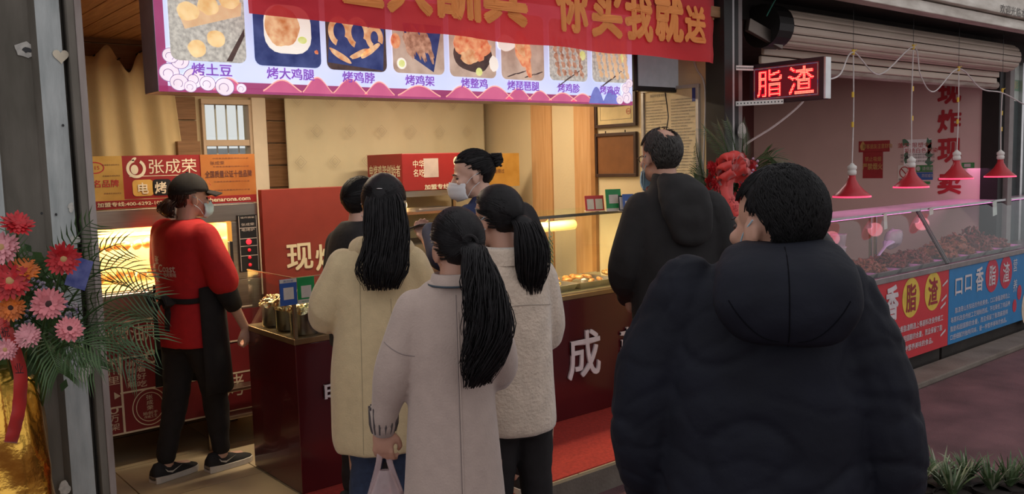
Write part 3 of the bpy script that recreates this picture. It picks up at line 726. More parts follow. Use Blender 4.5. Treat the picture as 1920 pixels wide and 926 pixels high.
for a_, b_, m_, red, tx, nm in ((120, 232, M_gold, '名品牌', None, 'gold_plaque'), (379, 481, M_gold2, '全国质量公证十佳品牌', '张成荣', 'copper_plaque')):
    bo = boxo(nm, (ox(a_), OY + .015, zst - .01), (ox(b_), OY + .05, sz1), m_, ov)
    bo['label'] = 'golden plaque left of the red sign' if nm[0] == 'g' else 'copper coloured plaque right of the red sign'
    F2 = FRONT((ox(a_), OY + .015, zst)); w2 = ox(b_) - ox(a_)
    bm = bmn()
    if tx:
        text(bm, red, F2, w2 * .5, hS * .52, w2 * .86, hS * .17, .012); text(bm, tx, F2, w2 * .3, hS * .79, w2 * .26, hS * .09, .01)
        for t_ in (.9, .70, .33, .12): text(bm, '中国食品质量检测中心认证', F2, w2 * .55, hS * t_, w2 * .66, hS * .035, 0)
        obj('lettering', bm, mat('brown_print', (.12, .04, .03), .5), bo)
    else:
        text(bm, red, F2, w2 * .70, hS * .38, w2 * .44, hS * .17, .012); obj('lettering', bm, M_redt, bo); bm = bmn()
        ringp(bm, w2 * .52, hS * .74, .05, .032, .006, F2); text(bm, '3·15', F2, w2 * .52, hS * .74, .05, .02, 0)
        obj('emblem', bm, M_redt, bo); bm = bmn()
        for t_ in (.80, .55, .15): text(bm, '质量服务诚信单位', F2, w2 * .8, hS * t_, w2 * .3, hS * .035, 0)
        obj('fine_print', bm, mat('brown_print', (.12, .04, .03), .5), bo)
sp = boxo('phone_strip', (OX0, OY + .005, sz0), (OX1, OY + .05, zst - .004), M_redsign, ov)
F = FRONT((OX0, OY + .005, (sz0 + zst) / 2)); bm = bmn(); hz = (zst - sz0) * .5
text(bm, '加盟专线:400-6292-102', F, ox(242) - OX0, 0, ox(296) - ox(172), hz, .02); text(bm, 'zchenarona.com', F, ox(424) - OX0, 0, ox(468) - ox(380), hz, .02)
obj('lettering', bm, M_cream_t, sp)
# lower cabinet with maroon printed panels
lz0 = at(215, 815, Y=OY).z; lz1 = oz(300, 602)
boxo('cabinet_body', (OX0, OY + .012, lz0), (OX1, OY + .5, zb - .002), M_steeld, ov)
M_line = mat('cream_line', (.62, .52, .40), .5)
F = FRONT((OX0, OY, 0))
def qx(px, py=650): return at(px, py, Y=OY).x - OX0
def qz(px, py): return at(px, py, Y=OY).z
panels = [(qx(100), qx(480), qz(300, 678), qz(300, 592), '油炸'), ]
boxo('upper_panel', (OX0, OY - .002, qz(230, 672)), (OX1, OY + .011, qz(300, 600)), M_maroon2, ov)
bm = bmn()
text(bm, '加盟油炸', F, qx(243, 630), qz(243, 625), qx(300, 630) - qx(190, 630), .105, .004, .003)
text(bm, '烤', F, qx(440, 722), qz(440, 722), .11, .13, .01, .003)
xA, xB, xC = qx(226, 700), qx(310, 700), qx(480, 700)
zA, zB, zC = qz(226, 665), qz(250, 733), qz(226, 815) + .005
boxo('panel_board', (OX0, OY - .002, lz0), (OX1, OY + .011, qz(230, 676)), M_maroon2, ov)
text(bm, '啃着过瘾', F, qx(246, 700), (zA + zB) / 2 - .01, .05, (zA - zB) * .72, .006, .003, vert=True)
text(bm, '吃着好吃', F, qx(265, 700), (zA + zB) / 2 - .01, .05, (zA - zB) * .78, .006, .003, vert=True)
text(bm, '荣川里', F, qx(212, 700), (zA + zB) / 2 + .02, .06, (zA - zB) * .7, .006, .003, vert=True)
text(bm, '0万架', F, qx(214, 780), qz(214, 785), .05, .14, .006, .003, vert=True)
ex, ez = qx(281, 760), qz(281, 762)
for s in (1, .82): rrect(bm, 0, 0, 0, 0, 0, F) if 0 else None
ringp(bm, ex, ez, .095, .105, .005, F, .003); ringp(bm, ex, ez, .075, .083, .004, F, .003)
text(bm, '张成荣', F, ex, ez + .025, .035, .09, .006, .003, vert=True); text(bm, '始创于', F, ex, ez - .035, .08, .02, 0, .003); text(bm, '传统工艺', F, ex, ez - .056, .07, .016, 0, .003)
ringp(bm, qx(284, 668), qz(284, 668), .035, .04, .012, F, .003)
for s in (-1, 1): poly(bm, [(qx(214, 740), qz(214, 735)), (qx(226, 740), qz(226, 742)), (qx(214, 740), qz(214, 742) + s * .02)], F, .003)
obj('lettering', bm, M_line, ov)
bm = bmn()
for z_ in (qz(230, 672) + .002, zB, zC): rect(bm, xA - .01 if z_ == zB else 0, z_ - .005, xC, z_ + .005, F, .0035)
for x_ in (xA, xB, qx(400, 700)): rect(bm, x_ - .006, zC, x_ + .006, zA + .004, F, .0036)
rect(bm, 0, qz(220, 765), xA, qz(220, 765) + .01, F, .0035); rect(bm, 0, qz(300, 592) - .012, xC, qz(300, 592) - .003, F, .0035)
obj('panel_line', bm, M_line, ov)
bm = bmn()
for x_ in (OX0 + .05, OX1 - .05):
    for y_ in (OY + .06, OY + .45): box(bm, (x_ - .02, y_ - .02, FZ), (x_ + .02, y_ + .02, lz0))
obj('leg', bm, M_steeld, ov)
# low steel shelf beside the oven foot
a = at(400, 795, Y=4.85); b = at(462, 795, Y=4.85)
rk = thing('steel_rack', 'low steel rack on the floor behind the maroon counter', 'rack', (a.x, 4.85, FZ))
for z_ in (.18, .34): boxo('shelf', (a.x, 4.86, FZ + z_), (b.x + .3, 4.97, FZ + z_ + .02), M_steel, rk, bevel=.003)
for x_ in (a.x + .015, b.x + .285):
    for y_ in (4.875, 4.955): obj('leg', box(bmn(), (x_ - .012, y_ - .012, FZ), (x_ + .012, y_ + .012, FZ + .18)), M_steel, rk)

# ================================================================== RED BOARD + SECOND SIGN MACHINE
r0, r1 = at(487, 356, Y=4.95), at(735, 349, Y=4.95)
rb = thing('red_board', 'tall red brown board with cream lettering behind the counter', 'board', (r0.x, 4.95, FZ))
boxo('panel', (r0.x + .008, 4.95, FZ), (r1.x, 5.0, r0.z), M_redpanel, rb, bevel=.003)
F = FRONT((r0.x, 4.95, 0))
for ch, px in (('现', 562), ('烤', 615), ('现', 668), ('卖', 720)):
    p = at(px, 481, Y=4.95); bm = bmn(); text(bm, ch, F, p.x - r0.x, p.z, .175, .165, .02, .003); obj('board_letter', bm, M_cream_t, rb)
s0 = at(753, 288, Y=4.9); s1 = at(905, 288, Y=4.9); sb = at(753, 357, Y=4.9)
wm = thing('warming_cabinet', 'steel and glass warming cabinet topped by a red sign box', 'cabinet', (s0.x, 4.9, FZ))
h0 = at(800, 357, Y=4.9).z
boxo('sign_box', (s0.x, 4.9, h0), (s1.x, 5.35, s0.z), M_redsign, wm, bevel=.004)
F = FRONT((s0.x, 4.9, h0)); hh = s0.z - h0
bm = bmn(); text(bm, '中华', F, .13, hh * .72, .09, .05, .006); text(bm, '名吃', F, .13, hh * .48, .09, .05, .006)
bx = at(857, 305, Y=4.9).x - s0.x
text(bm, '张成荣', F, bx + .16, hh * .78, .2, .07, .006); ringp(bm, bx, hh * .76, .032, .036, .011, F); rect(bm, bx - .03, hh * .56, bx + .3, hh * .575, F)
text(bm, '加盟专线:400-6292-102', F, .42, hh * .09, .5, .035, .015, .002)
obj('lettering', bm, mat('pale_print', (.75, .68, .52), .5), wm)
bm = bmn(); qx_ = at(808, 310, Y=4.9).x - s0.x; rect(bm, qx_ - .06, hh * .35, qx_ + .06, hh * .86, F); obj('blank_square', bm, mat('grey_square', (.45, .36, .33), .6), wm)
bm = bmn(); rrect(bm, bx - .03, hh * .22, bx + .07, hh * .5, .01, F, .0015); obj('gold_badge', bm, mat('badge_gold', (.60, .36, .08), .5), wm)
bm = bmn(); text(bm, '电烤', F, bx + .05, hh * .36, .1, .055, .01, .003); obj('lettering', bm, M_cream_t, wm)
F = SIDE((s0.x, 5.12, h0)); bm = bmn(); text(bm, '电烤鸡架创始者', F, 0, hh * .55, .4, .08, .012); obj('side_lettering', bm, M_cream_t, wm)
gp = at(975, 308, Y=4.9)
gl = boxo('gold_plaque', (s1.x + .002, 4.91, h0), (gp.x, 4.95, s0.z - .01), M_gold, wm); bm = bmn(); F = FRONT((s1.x, 4.91, h0)); text(bm, '质量信得过', F, .12, hh * .45, .16, .03, 0); text(bm, '★ ★ ★', F, .12, hh * .75, .14, .02, 0); obj('lettering', bm, mat('brown_print', (.12, .04, .03), .5), gl)
boxo('cabinet_top', (s0.x + .02, 4.92, h0 - .04), (s1.x + .1, 5.4, h0 - .001), M_steel, wm)
bm = bmn()
for x_ in (s0.x + .03, s1.x + .08): box(bm, (x_ - .012, 4.93, h0 - .36), (x_ + .012, 4.955, h0 - .041)); box(bm, (x_ - .012, 5.37, h0 - .36), (x_ + .012, 5.395, h0 - .041))
obj('frame', bm, M_steel, wm)
boxo('shelf', (s0.x + .04, 4.94, h0 - .16), (s1.x + .07, 5.38, h0 - .145), mat('shelf_brown', (.22, .10, .05), .5), wm)
boxo('cabinet_base', (s0.x + .01, 4.92, FZ), (s1.x + .1, 5.4, h0 - .361), M_steeld, wm, bevel=.004)
lx_ = at(770, 385, Y=5.0)
bm = bmn(); ell(bm, (lx_.x, 5.1, lx_.z), (.03, .03, .045)); obj('light_bulb', bm, mat('bulb_glow', (1, .75, .4), .4, emit=(1, .65, .28), estr=6), wm)

# ================================================================== COUNTER
CY0 = 3.92; CZ = .909
bk = at(449, 615, Z=CZ)
ct = thing('counter', 'long maroon laminate sales counter with white raised characters', 'counter', (CX0, CY0, FZ))
CYB = max(bk.y, 4.5); CYB = min(CYB, 4.62)
c0 = boxo('counter_body', (CX0, CY0, FZ + .0065), (PX - .012, CYB, CZ - .03), M_maroon, ct, bevel=.004)
boxo('counter_top', (CX0 - .006, CY0 - .006, CZ - .029), (PX - .011, CYB + .006, CZ), mat('brass_edge', (.30, .20, .10), .35, .6), ct, bevel=.003)
F = FRONT((0, CY0 - .001, 0))
M_raised = mat('raised_white', (.78, .72, .74), .4)
for ch, px, py, w_, h_ in (('电', 628, 731, .13, .115), ('烤', 668, 733, .13, .115), ('张', 1000, 668, .27, .28), ('成', 1093, 663, .285, .30), ('荣', 1181, 650, .21, .28)):
    p = at(px, py, Y=CY0); bm = bmn(); text(bm, ch, F, p.x, p.z, w_, h_, 0.012, .014); o = obj('raised_letter', bm, M_raised, ct); solidify(o, .012)
# glass display case on the counter
dx0 = at(745, 410, Y=CY0 + .04).x; DX1 = PX - .008; DZ = at(1100, 399, Y=CY0 + .03).z
dc = thing('display_case', 'lit glass display case standing on the counter', 'display case', (dx0, CY0 + .04, CZ))
bm = bmn(); box(bm, (dx0, CY0 + .03, CZ + .012), (DX1, CY0 + .036, DZ - .012)); box(bm, (dx0, CY0 + .036, CZ + .012), (dx0 + .006, CYB - .05, DZ - .012)); obj('glass_pane', bm, M_glass, dc)
boxo('case_base', (dx0, CY0 + .02, CZ + .001), (DX1, CYB - .03, CZ + .011), mat('case_base', (.62, .50, .30), .3, .5), dc)
boxo('top_glass', (dx0 - .01, CY0 + .0, DZ - .008), (DX1, CYB - .04, DZ), M_glass, dc)
boxo('top_edge', (dx0 - .01, CY0 - .01, DZ - .014), (DX1, CY0 + .0, DZ + .004), mat('glass_edge', (.17, .16, .12), .2, .4), dc)
bm = bmn()
for x_ in (dx0 + .01, at(1033, 480, Y=CY0 + .03).x, DX1 - .01): box(bm, (x_ - .004, CY0 + .036, CZ + .012), (x_ + .004, CY0 + .044, DZ - .014))
obj('corner_strip', bm, M_alu, dc)
ta, tb = at(1018, 426, Y=4.3), at(1078, 427, Y=4.3)
lp = thing('tube_lamp', 'yellow glowing lamp hung inside the display case', 'lamp', ((ta.x + tb.x) / 2, 4.3, ta.z))
M_tl = mat('tube_lamp_glow', (.9, .7, .25), .4, emit=(1, .72, .22), estr=.75)
bm = tube(bmn(), [(ta.x - .25, 4.3, ta.z), (ta.x - .24, 4.3, ta.z), (tb.x - .012, 4.3, ta.z), (tb.x, 4.3, ta.z)], [.015, .034, .034, .015], 12); obj('lamp_tube', bm, M_tl, lp, smooth=True)
obj('cord', tube(bmn(), curve_pts([(ta.x + .02, 4.3, ta.z + .03), (ta.x + .05, 4.3, ta.z + .05), (ta.x + .04, 4.3, DZ - .012)]), .004, 5), mat('amber_cord', (.5, .3, .1), .5), lp)
lamp('case_light', 'AREA', ((dx0 + DX1) / 2 + .2, 4.2, DZ - .02), 9, (1, .74, .36), .9, (0, 0, 0), .1)
# food trays in the display case
def lump(bm, c, r, seed, q=.35):
    b2 = bmn(); ell(b2, (0, 0, 0), r, n=8, m=6)
    for v in b2.verts: v.co *= 1 + q * noise.noise(v.co * 55 + Vector((seed, 2 * seed, 0)))
    bmesh.ops.transform(b2, matrix=Matrix.Translation(c) @ Matrix.Rotation(seed * 2.4, 4, 'Z') @ Matrix.Rotation(random.uniform(-.5, .5), 4, 'X'), verts=b2.verts)
    me = bpy.data.meshes.new('l'); b2.to_mesh(me); b2.free(); bm.from_mesh(me); bpy.data.meshes.remove(me)
def tray(x0, x1, y0, y1, z, h, mt, label, group=None):
    t = thing('food_tray', label, 'tray', ((x0 + x1) / 2, (y0 + y1) / 2, z), group=group)
    bm = bmn(); q = .02
    rings = []
    for a, zz in ((q, z), (0, z + h), (-.008, z + h), (-.008, z + h + .002), (.002, z + h + .002), (q + .002, z + .004)):
        rings.append([bm.verts.new(p) for p in ((x0 + a, y0 + a, zz), (x1 - a, y0 + a, zz), (x1 - a, y1 - a, zz), (x0 + a, y1 - a, zz))])
    ring_bridge(bm, rings); obj('pan', bm, mt, t)
    return t
random.seed(11)
cols = [((.50, .22, .06), (.85, .55, .22)), ((.62, .30, .04), (.90, .62, .16)), ((.40, .12, .03), (.75, .38, .14)), ((.45, .2, .05), (.8, .5, .2))]
xs_ = [dx0 + .04, at(968, 530, Y=4.1).x, at(1062, 530, Y=4.1).x, at(1135, 530, Y=4.1).x, at(1205, 530, Y=4.1).x]
kinds_ = ['steel tray of browned fillets at the left end of the display case', 'steel tray of sliced roast behind the fleece coat woman', 'steel tray of golden roast pieces in the display case', 'steel tray at the right of the golden roast pieces']
for i in range(4):
    x0, x1 = xs_[i] + .01, xs_[i + 1] - .01
    t = tray(x0, x1, CY0 + .06, CY0 + .40, CZ + .012, .04, M_alu, kinds_[i])
    m_ = mat('cooked_food_%d' % i, cols[i][0], .35, scale=40, col2=cols[i][1], bump=.3)
    for k in range(12):
        bm = bmn(); lump(bm, (random.uniform(x0 + .05, x1 - .05), random.uniform(CY0 + .1, CY0 + .36), CZ + .045 + random.uniform(0, .02)), (.035, .022, .014), k + i * 9.0)
        obj('food_piece', bm, m_, t, smooth=True)
# white paper packs on the glass top
p0 = at(802, 398, Z=DZ)
for k in range(3):
    M_ = Matrix.Translation((p0.x, p0.y + .0, DZ + .001 + .012 * k)) @ Matrix.Rotation(.15 * k - .1, 4, 'Z')
    tag(boxo('paper_pack', (-.16, -.08, 0), (.16, .08, .0115), M_white, base=(p0.x, p0.y, DZ), M=M_), 'white paper pack stacked on the glass top, ' + ('bottom', 'middle', 'top')[k] + ' one', 'paper', 'paper packs on the display case')
# payment code stands
def card(name, label, px, py0, py1, wpx, col, tilt, lean, blanks, foot=None):
    p = at(px, 397, Z=DZ); D = (p - Vector((0, 0, CAMZ))).length
    Dp = p.dot(Vector((.6317, .7692, 0))); h = (py1 - py0) / FPX * Dp; w = wpx / FPX * Dp * 1.12
    c = thing(name, label, 'card stand', (p.x, p.y, DZ + .004), tilt)
    M_ = Matrix.Translation((0, 0, 0)) @ Matrix.Rotation(-lean, 4, 'X')
    obj('card', box(bmn(), (-w / 2, -.002, 0), (w / 2, .002, h), M_), col, c, bevel=.001)
    Fm = M_ @ frame((0, -.0022, 0), (1, 0, 0), (0, 0, 1)); bm = bmn()
    for u0, v0, u1, v1 in blanks: rect(bm, (u0 - .5) * w, v0 * h, (u1 - .5) * w, v1 * h, Fm, .0008)
    obj('blank_square', bm, mat('card_white', (.72, .68, .62), .5), c)
    if foot: obj('foot', box(bmn(), (-w / 2, -.02, 0), (w / 2, .03, .012)), foot, c)
    else: obj('foot', box(bmn(), (-w / 2, -.004, 0), (w / 2, .035, .004)), M_white, c)
    return c
M_green = mat('card_green', (.02, .33, .09), .4); M_cblue = mat('card_blue', (.05, .13, .45), .4); M_cred = mat('card_red', (.60, .04, .04), .4)
TL = -.5
card('payment_card', 'red double payment card stand on the display case glass', 1116, 361, 391, 33, M_cred, TL, .25, [(.10, .12, .46, .78), (.54, .12, .92, .78)])
card('payment_card', 'tall green payment card tilted back on the display case glass', 1152, 348, 390, 27, M_green, TL, .2, [(.2, .35, .8, .75), (0, 0, 1, .13)])
card('payment_card', 'small black framed card right behind the green payment card', 1169, 356, 386, 15, M_black, TL, .2, [(.12, .1, .88, .9)])
card('payment_card', 'blue payment card leaning beside the black jacket man', 1180, 351, 384, 20, M_cblue, TL, .25, [(.2, .2, .8, .6)])

# low glass guard at the left end of the counter with foil pots
GZ = at(525, 525, Y=CY0 + .01, X=None).z
gx1 = at(760, 560, Y=CY0).x
gg = thing('glass_guard', 'low glass guard around the foil topped pots', 'glass guard', (CX0 + .01, CY0 + .01, CZ))
bm = bmn(); box(bm, (CX0 + .01, CY0 + .01, CZ + .002), (gx1, CY0 + .016, GZ)); obj('front_glass', bm, M_glass, gg)
bm = bmn(); box(bm, (CX0 + .01, CY0 + .017, CZ + .002), (CX0 + .016, CYB - .02, GZ)); obj('side_glass', bm, M_glass, gg)
bm = bmn(); box(bm, (CX0 + .004, CY0 + .004, CZ + .001), (CX0 + .02, CY0 + .02, GZ + .003)); box(bm, (CX0 + .008, CY0 + .02, GZ + .0005), (CX0 + .018, CYB - .02, GZ + .005)); box(bm, (CX0 + .02, CY0 + .008, GZ + .0005), (gx1, CY0 + .018, GZ + .004)); obj('edge_strip', bm, mat('edge_gold', (.55, .42, .26), .25, .7), gg)
for px, col, lab, pyt, pyb in ((542, M_cblue, 'blue payment card stuck on the low glass guard', 523, 572), (575, M_green, 'green payment card stuck on the low glass guard beside the blue one', 519, 568)):
    p = at(px, pyb, Y=CY0 + .005); q = at(px, pyt, Y=CY0 + .005); w_ = at(px + 16, pyb, Y=CY0).x - at(px - 16, pyb, Y=CY0).x
    c = thing('payment_card', lab, 'card', (p.x, CY0 + .008, p.z)); hh = q.z - p.z
    obj('card', box(bmn(), (p.x - w_ / 2, CY0 + .003, p.z), (p.x + w_ / 2, CY0 + .0085, q.z)), col, c)
    F = FRONT((p.x, CY0 + .003, p.z)); bm = bmn(); rect(bm, -w_ * .3, hh * .22, w_ * .3, hh * .68, F, .0008)
    if 'blue' in lab[:5]: rect(bm, -w_ / 2, hh * .86, w_ / 2, hh, F, .0006)
    else: rect(bm, -w_ / 2, 0, w_ / 2, hh * .16, F, .0006)
    obj('blank_square', bm, mat('card_white', (.72, .68, .62), .5), c)
    bm = bmn(); text(bm, '微信支付' if 'green' in lab[:6] else '支付宝', F, 0, hh * (.08 if 'green' in lab[:6] else .93), w_ * .6, hh * .07, 0, .002); obj('lettering', bm, M_green if 'green' in lab[:6] else M_cblue, c)
M_foil = mat('gold_foil', (.75, .60, .32), .18, 1.0, scale=8, bump=1.0, bscale=35, col2=(.85, .78, .62))
M_pot = mat('pot_steel', (.25, .24, .23), .3, 1.0, scale=5)
def foil(bm, c, rx, ry, hz, seed, n=26, m=9):
    rings = []
    for j in range(m):
        t = j / (m - 1); r_ = cos(t * pi / 2) ** .6 if j < m - 1 else .02; z = hz * sin(t * pi / 2)
        rg = []
        for i in range(n):
            a = 2 * pi * i / n; q = 1 + .22 * noise.noise(Vector((cos(a) * 3 + seed, sin(a) * 3, t * 5))) * (1 - t * .3)
            rg.append(bm.verts.new((c[0] + rx * r_ * q * cos(a), c[1] + ry * r_ * q * sin(a), c[2] + z + .018 * noise.noise(Vector((a * 2.5, t * 6, seed))))))
        rings.append(rg)
    ring_bridge(bm, rings)
labs = ['foil pot nearest the glass corner', 'foil pot under the blue payment card', 'foil pot under the green payment card', 'foil pot beside the cream coat woman']
for k in range(5):
    for row in range(3):
        if k > 3 - (row > 1): continue
        r_ = .068; xx = CX0 + .10 + .155 * k; yy = CY0 + .10 + row * .17
        if yy + r_ > CYB - .03: continue
        lab = labs[k] + ('', ', second row', ', rear row')[row]
        pt = thing('foil_pot', lab, 'pot', (xx, yy, CZ), group='foil covered steel pots')
        bm = lathe(bmn(), [(r_ * .96, CZ + .001), (r_, CZ + .01), (r_, CZ + .115), (r_ + .004, CZ + .12), (r_ - .006, CZ + .12), (r_ - .006, CZ + .03)], (xx, yy, 0), 20, True); obj('pot_body', bm, M_pot, pt, smooth=True)
        bm = bmn(); foil(bm, (xx, yy, CZ + .112), r_ * 1.13, r_ * 1.13, .05 + .02 * ((k + row) % 2), k * 3.3 + row); obj('foil_cover', bm, M_foil, pt)
# certificates and notice board on the side wall
def sframe(name, label, px0, px1, pyt, pyb, fm, pm, cat='frame'):
    ya, yb = at(px0, (pyt + pyb) / 2, X=PX - .02).y, at(px1, (pyt + pyb) / 2, X=PX - .02).y
    zt_, zb_ = at(px0, pyt, X=PX - .02).z, at(px0, pyb, X=PX - .02).z
    t = thing(name, label, cat, (PX - .02, (ya + yb) / 2, zb_)); e = .022
    bm = bmn(); X0, X1 = PX - .025, PX - .003
    box(bm, (X0, yb, zt_ - e), (X1, ya, zt_)); box(bm, (X0, yb, zb_), (X1, ya, zb_ + e)); box(bm, (X0, yb, zb_ + e), (X1, yb + e, zt_ - e)); box(bm, (X0, ya - e, zb_ + e), (X1, ya, zt_ - e))
    obj('picture_frame', bm, fm, t, bevel=.002)
    obj('sheet', box(bmn(), (PX - .012, yb + e, zb_ + e), (PX - .004, ya - e, zt_ - e)), pm, t)
    return t, ya, yb, zt_, zb_
M_frm = mat('frame_dark', (.05, .025, .018), .4)
t, ya, yb, zt_, zb_ = sframe('certificate', 'cream certificate in dark frame above the empty brown frame', 1114, 1192, 150, 241, M_frm, mat('certificate_paper', (.62, .48, .24), .6))
F = SIDE((PX - .0125, (ya + yb) / 2, zb_)); bm = bmn(); wc_ = (ya - yb) / 2 - .05
for zz in (.05,): rect(bm, -wc_, zz, wc_, zz + .003, F)
for s in (-1, 1): rect(bm, s * wc_ - .0015, .05, s * wc_ + .0015, .42, F)
text(bm, '特许经营授权书有效期', F, -.03, .22, .2, .014, 0); text(bm, '二〇二〇年', F, -.06, .195, .12, .014, 0); obj('lettering', bm, mat('grey_print', (.25, .2, .14), .6), t)
bm = bmn(); ringp(bm, .12, .10, .02, .02, .003, F); text(bm, '张成荣', F, .12, .10, .03, .012, 0); obj('red_seal', bm, M_redt, t)
t, ya, yb, zt_, zb_ = sframe('empty_frame', 'empty brown panel in dark frame above the payment cards', 1115, 1193, 251, 332, M_frm, mat('brown_panel', (.20, .085, .035), .35, var=.1))
bm = bmn()
for yy in (lerp(ya, yb, .28), lerp(ya, yb, .75)): tube(bm, [(PX - .02, yy, zt_ - .002), (PX - .02, yy, zt_ + .014)], .004, 6)
obj('hook', bm, M_blackm, t)
t, ya, yb, zt_, zb_ = sframe('notice_board', 'large printed notice sheet behind the black jacket man', 1204, 1311, 168, 470, mat('thin_silver_frame', (.42, .40, .38), .4, .4), mat('notice_paper', (.66, .56, .36), .6), cat='notice')
F = SIDE((PX - .0125, (ya + yb) / 2, zb_)); bm = bmn(); H_ = zt_ - zb_; wn = (ya - yb)
text(bm, '食品安全管理制度', F, -wn * .2, H_ * .955, wn * .3, .018, .01)
random.seed(5); ch = '食品安全生产经营管理制度应当建立健全从业人员健康检查培训记录保持场所环境整洁设备设施有效运行'
for c_i in range(2):
    z = H_ * .92
    while z > H_ * .45:
        n_ = random.randint(12, 17); s_ = ''.join(random.choice(ch) for _ in range(n_)); w_ = wn * .40 * n_ / 17
        text(bm, s_, F, (-wn * .235 if c_i == 0 else wn * .22) - (wn * .40 - w_) / 2, z, w_, .011, .004); z -= .0185
obj('lettering', bm, mat('grey_print2', (.22, .20, .18), .6), t)
bm = bmn(); rect(bm, wn * .30, H_ * .22, wn * .48, H_ * .45, F, .002); rect(bm, wn * .38, H_ * .90, wn * .49, H_ * .985, F, .002); obj('blue_patch', bm, mat('blue_patch', (.03, .05, .24), .5), t)
bm = bmn()
for z in (.42, .40, .38, .36, .34): rect(bm, -.02, H_ * z + .2, wn * .3, H_ * z + .202, F, .0015)
obj('ruled_lines', bm, mat('grey_print2', (.22, .20, .18), .6), t)
p1, p2, p3 = at(1303, 120, X=PX - .02), at(1322, 170, X=PX - .02), at(1318, 330, X=PX - .02)
tag(obj('wall_cable', tube(bmn(), curve_pts([p1 + Vector((0, .05, .3)), p1, p2, p3, p3 + Vector((0, 0, -.5))]), .006, 6), mat('grey_cable', (.45, .42, .38), .5), base=p3), 'grey cable running down the wall beside the notice', 'cable')

# ================================================================== BUTCHER COUNTER
BYC = 3.19
zrim = at(1760, 498.4, Y=BYC).z; zbot = at(1760, 652, Y=BYC).z
bx0 = at(1500, 560, Y=BYC).x; bxm = at(1777, 560, Y=BYC).x; bx1 = 11.0
def bcounter(x0, x1, m, label, nm):
    c = thing('meat_counter', label, 'counter', (x0, BYC, 0))
    boxo('body', (x0 + .003, BYC + .003, zbot + .01), (x1 - .003, BYC + .26, zrim - .045), M_steeld, c)
    boxo('printed_panel', (x0, BYC - .006, zbot), (x1 - .002, BYC + .0, zrim - .045), m, c)
    bm = box(bmn(), (x0, BYC - .02, zrim - .044), (x1 - .002, BYC + .02, zrim)); obj('steel_rim', bm, mat('rim_steel', (.42, .40, .39), .35, .9, var=.15), c, bevel=.003)
    boxo('deck', (x0 + .003, BYC + .021, zrim - .03), (x1 - .003, BYC + .75, zrim - .012), M_steeld, c)
    boxo('rear_body', (x0 + .003, BYC + .62, .021), (x1 - .003, BYC + .75, zrim - .031), M_steeld, c)
    boxo('plinth', (x0 + .02, BYC + .05, .0), (x1 - .02, BYC + .22, zbot + .009), M_dark, c)
    return c
M_pred = mat('red_print_panel', (.58, .035, .045), .4, var=.04); M_pblue = mat('blue_print_panel', (.02, .20, .45), .4, var=.05)
k1 = bcounter(bx0, bxm, M_pred, 'butcher counter with red printed front panel', 1)
k2 = bcounter(bxm + .004, bx1, M_pblue, 'butcher counter with blue printed front panel', 2)
F = FRONT((0, BYC - .0065, 0))
def pp(px, py): p = at(px, py, Y=BYC - .0065); return p.x, p.z
def char(ch, px, py, w_, h_, m, par, bold=.02, nm='panel_letter', lift=.003):
    x, z = pp(px, py); bm = bmn(); text(bm, ch, F, x, z, w_, h_, bold, lift); return obj(nm, bm, m, par)
M_bry = mat('panel_yellow', (.70, .48, .06), .45); M_darkred = mat('dark_red_letters', (.30, .015, .03), .5); M_pw = mat('panel_white', (.62, .55, .56), .5); M_pr = mat('panel_red_disc', (.50, .03, .06), .5)
def yd(px, py, rx, ry, m, par, nm):
    x, z = pp(px, py); bm = bmn(); disc(bm, x, z, rx, ry, F, .0015, 28); obj(nm, bm, m, par)
char('口', 1570, 606, .17, .21, M_pw, k1, .03); char('口', 1625, 588, .17, .21, M_pw, k1, .03); char('香', 1672, 568, .19, .27, M_pw, k1, .03)
yd(1708, 558, .14, .155, M_bry, k1, 'yellow_disc'); yd(1749, 546, .14, .155, M_bry, k1, 'yellow_disc')
char('脂', 1708, 558, .16, .22, M_darkred, k1, .02); char('渣', 1749, 546, .16, .22, M_darkred, k1, .02)
bm = bmn()
for s_, px, py, w_ in (('口口香脂渣精选上等原料改良传统工', 1675, 622, 1767), ('脂肪和胆固醇的含量，而且保留了脂', 1675, 641, 1765), ('，是一种营养美味的食品。', 1675, 660, 1748)):
    x, z = pp(px, py); xb = pp(w_, py)[0]; z = pp((px + w_) / 2, py - (w_ - px) / 2 * .30)[1]; text(bm, s_, F, (x + xb) / 2, z, xb - x, .05, .012, .003)
for px, py in ((1772, 532), (1770, 560), (1768, 574), (1768, 625)):
    x, z = pp(px, py); poly(bm, [(x - .05, z - .02), (x + .04, z + .015), (x + .04, z + .035), (x - .05, z - .005)], F, .003)
obj('lettering', bm, M_pw, k1)
char('口', 1797, 537, .13, .14, M_pw, k2, .02); char('口', 1815, 530, .13, .14, M_pw, k2, .02); char('香', 1836, 523, .15, .21, M_pw, k2, .02)
yd(1860, 516, .135, .15, M_pr, k2, 'red_disc'); yd(1886, 510, .135, .15, M_pr, k2, 'red_disc')
char('脂', 1860, 516, .14, .18, M_pw, k2, .012); char('渣', 1886, 510, .14, .18, M_pw, k2, .012)
bm = bmn()
for s_, px, py, w_ in (('脂渣是山东知名的传统美食，口口香脂渣精选上', 1790, 583, 1892), ('等原料改良传统工艺精制而成。不仅降低了肉品种', 1782, 601, 1892), ('脂肪和胆固醇的含量，而且保留了脂渣酱香鲜', 1781, 617, 1888), ('口感细腻的独特风味，是一种营养美味的食品。', 1781, 632, 1886)):
    x, z = pp(px, py); xb = pp(w_, py)[0]; z = pp((px + w_) / 2, py - (w_ - px) / 2 * .30)[1]; text(bm, s_, F, (x + xb) / 2, z, xb - x, .048, .006, .003)
for ch, px, py, q in (('营', 1903, 497, .09), ('养', 1903, 535, .09)):
    x, z = pp(px, py); text(bm, ch, F, x, z, q, q * 1.3, .01, .003)
obj('lettering', bm, M_pw, k2)
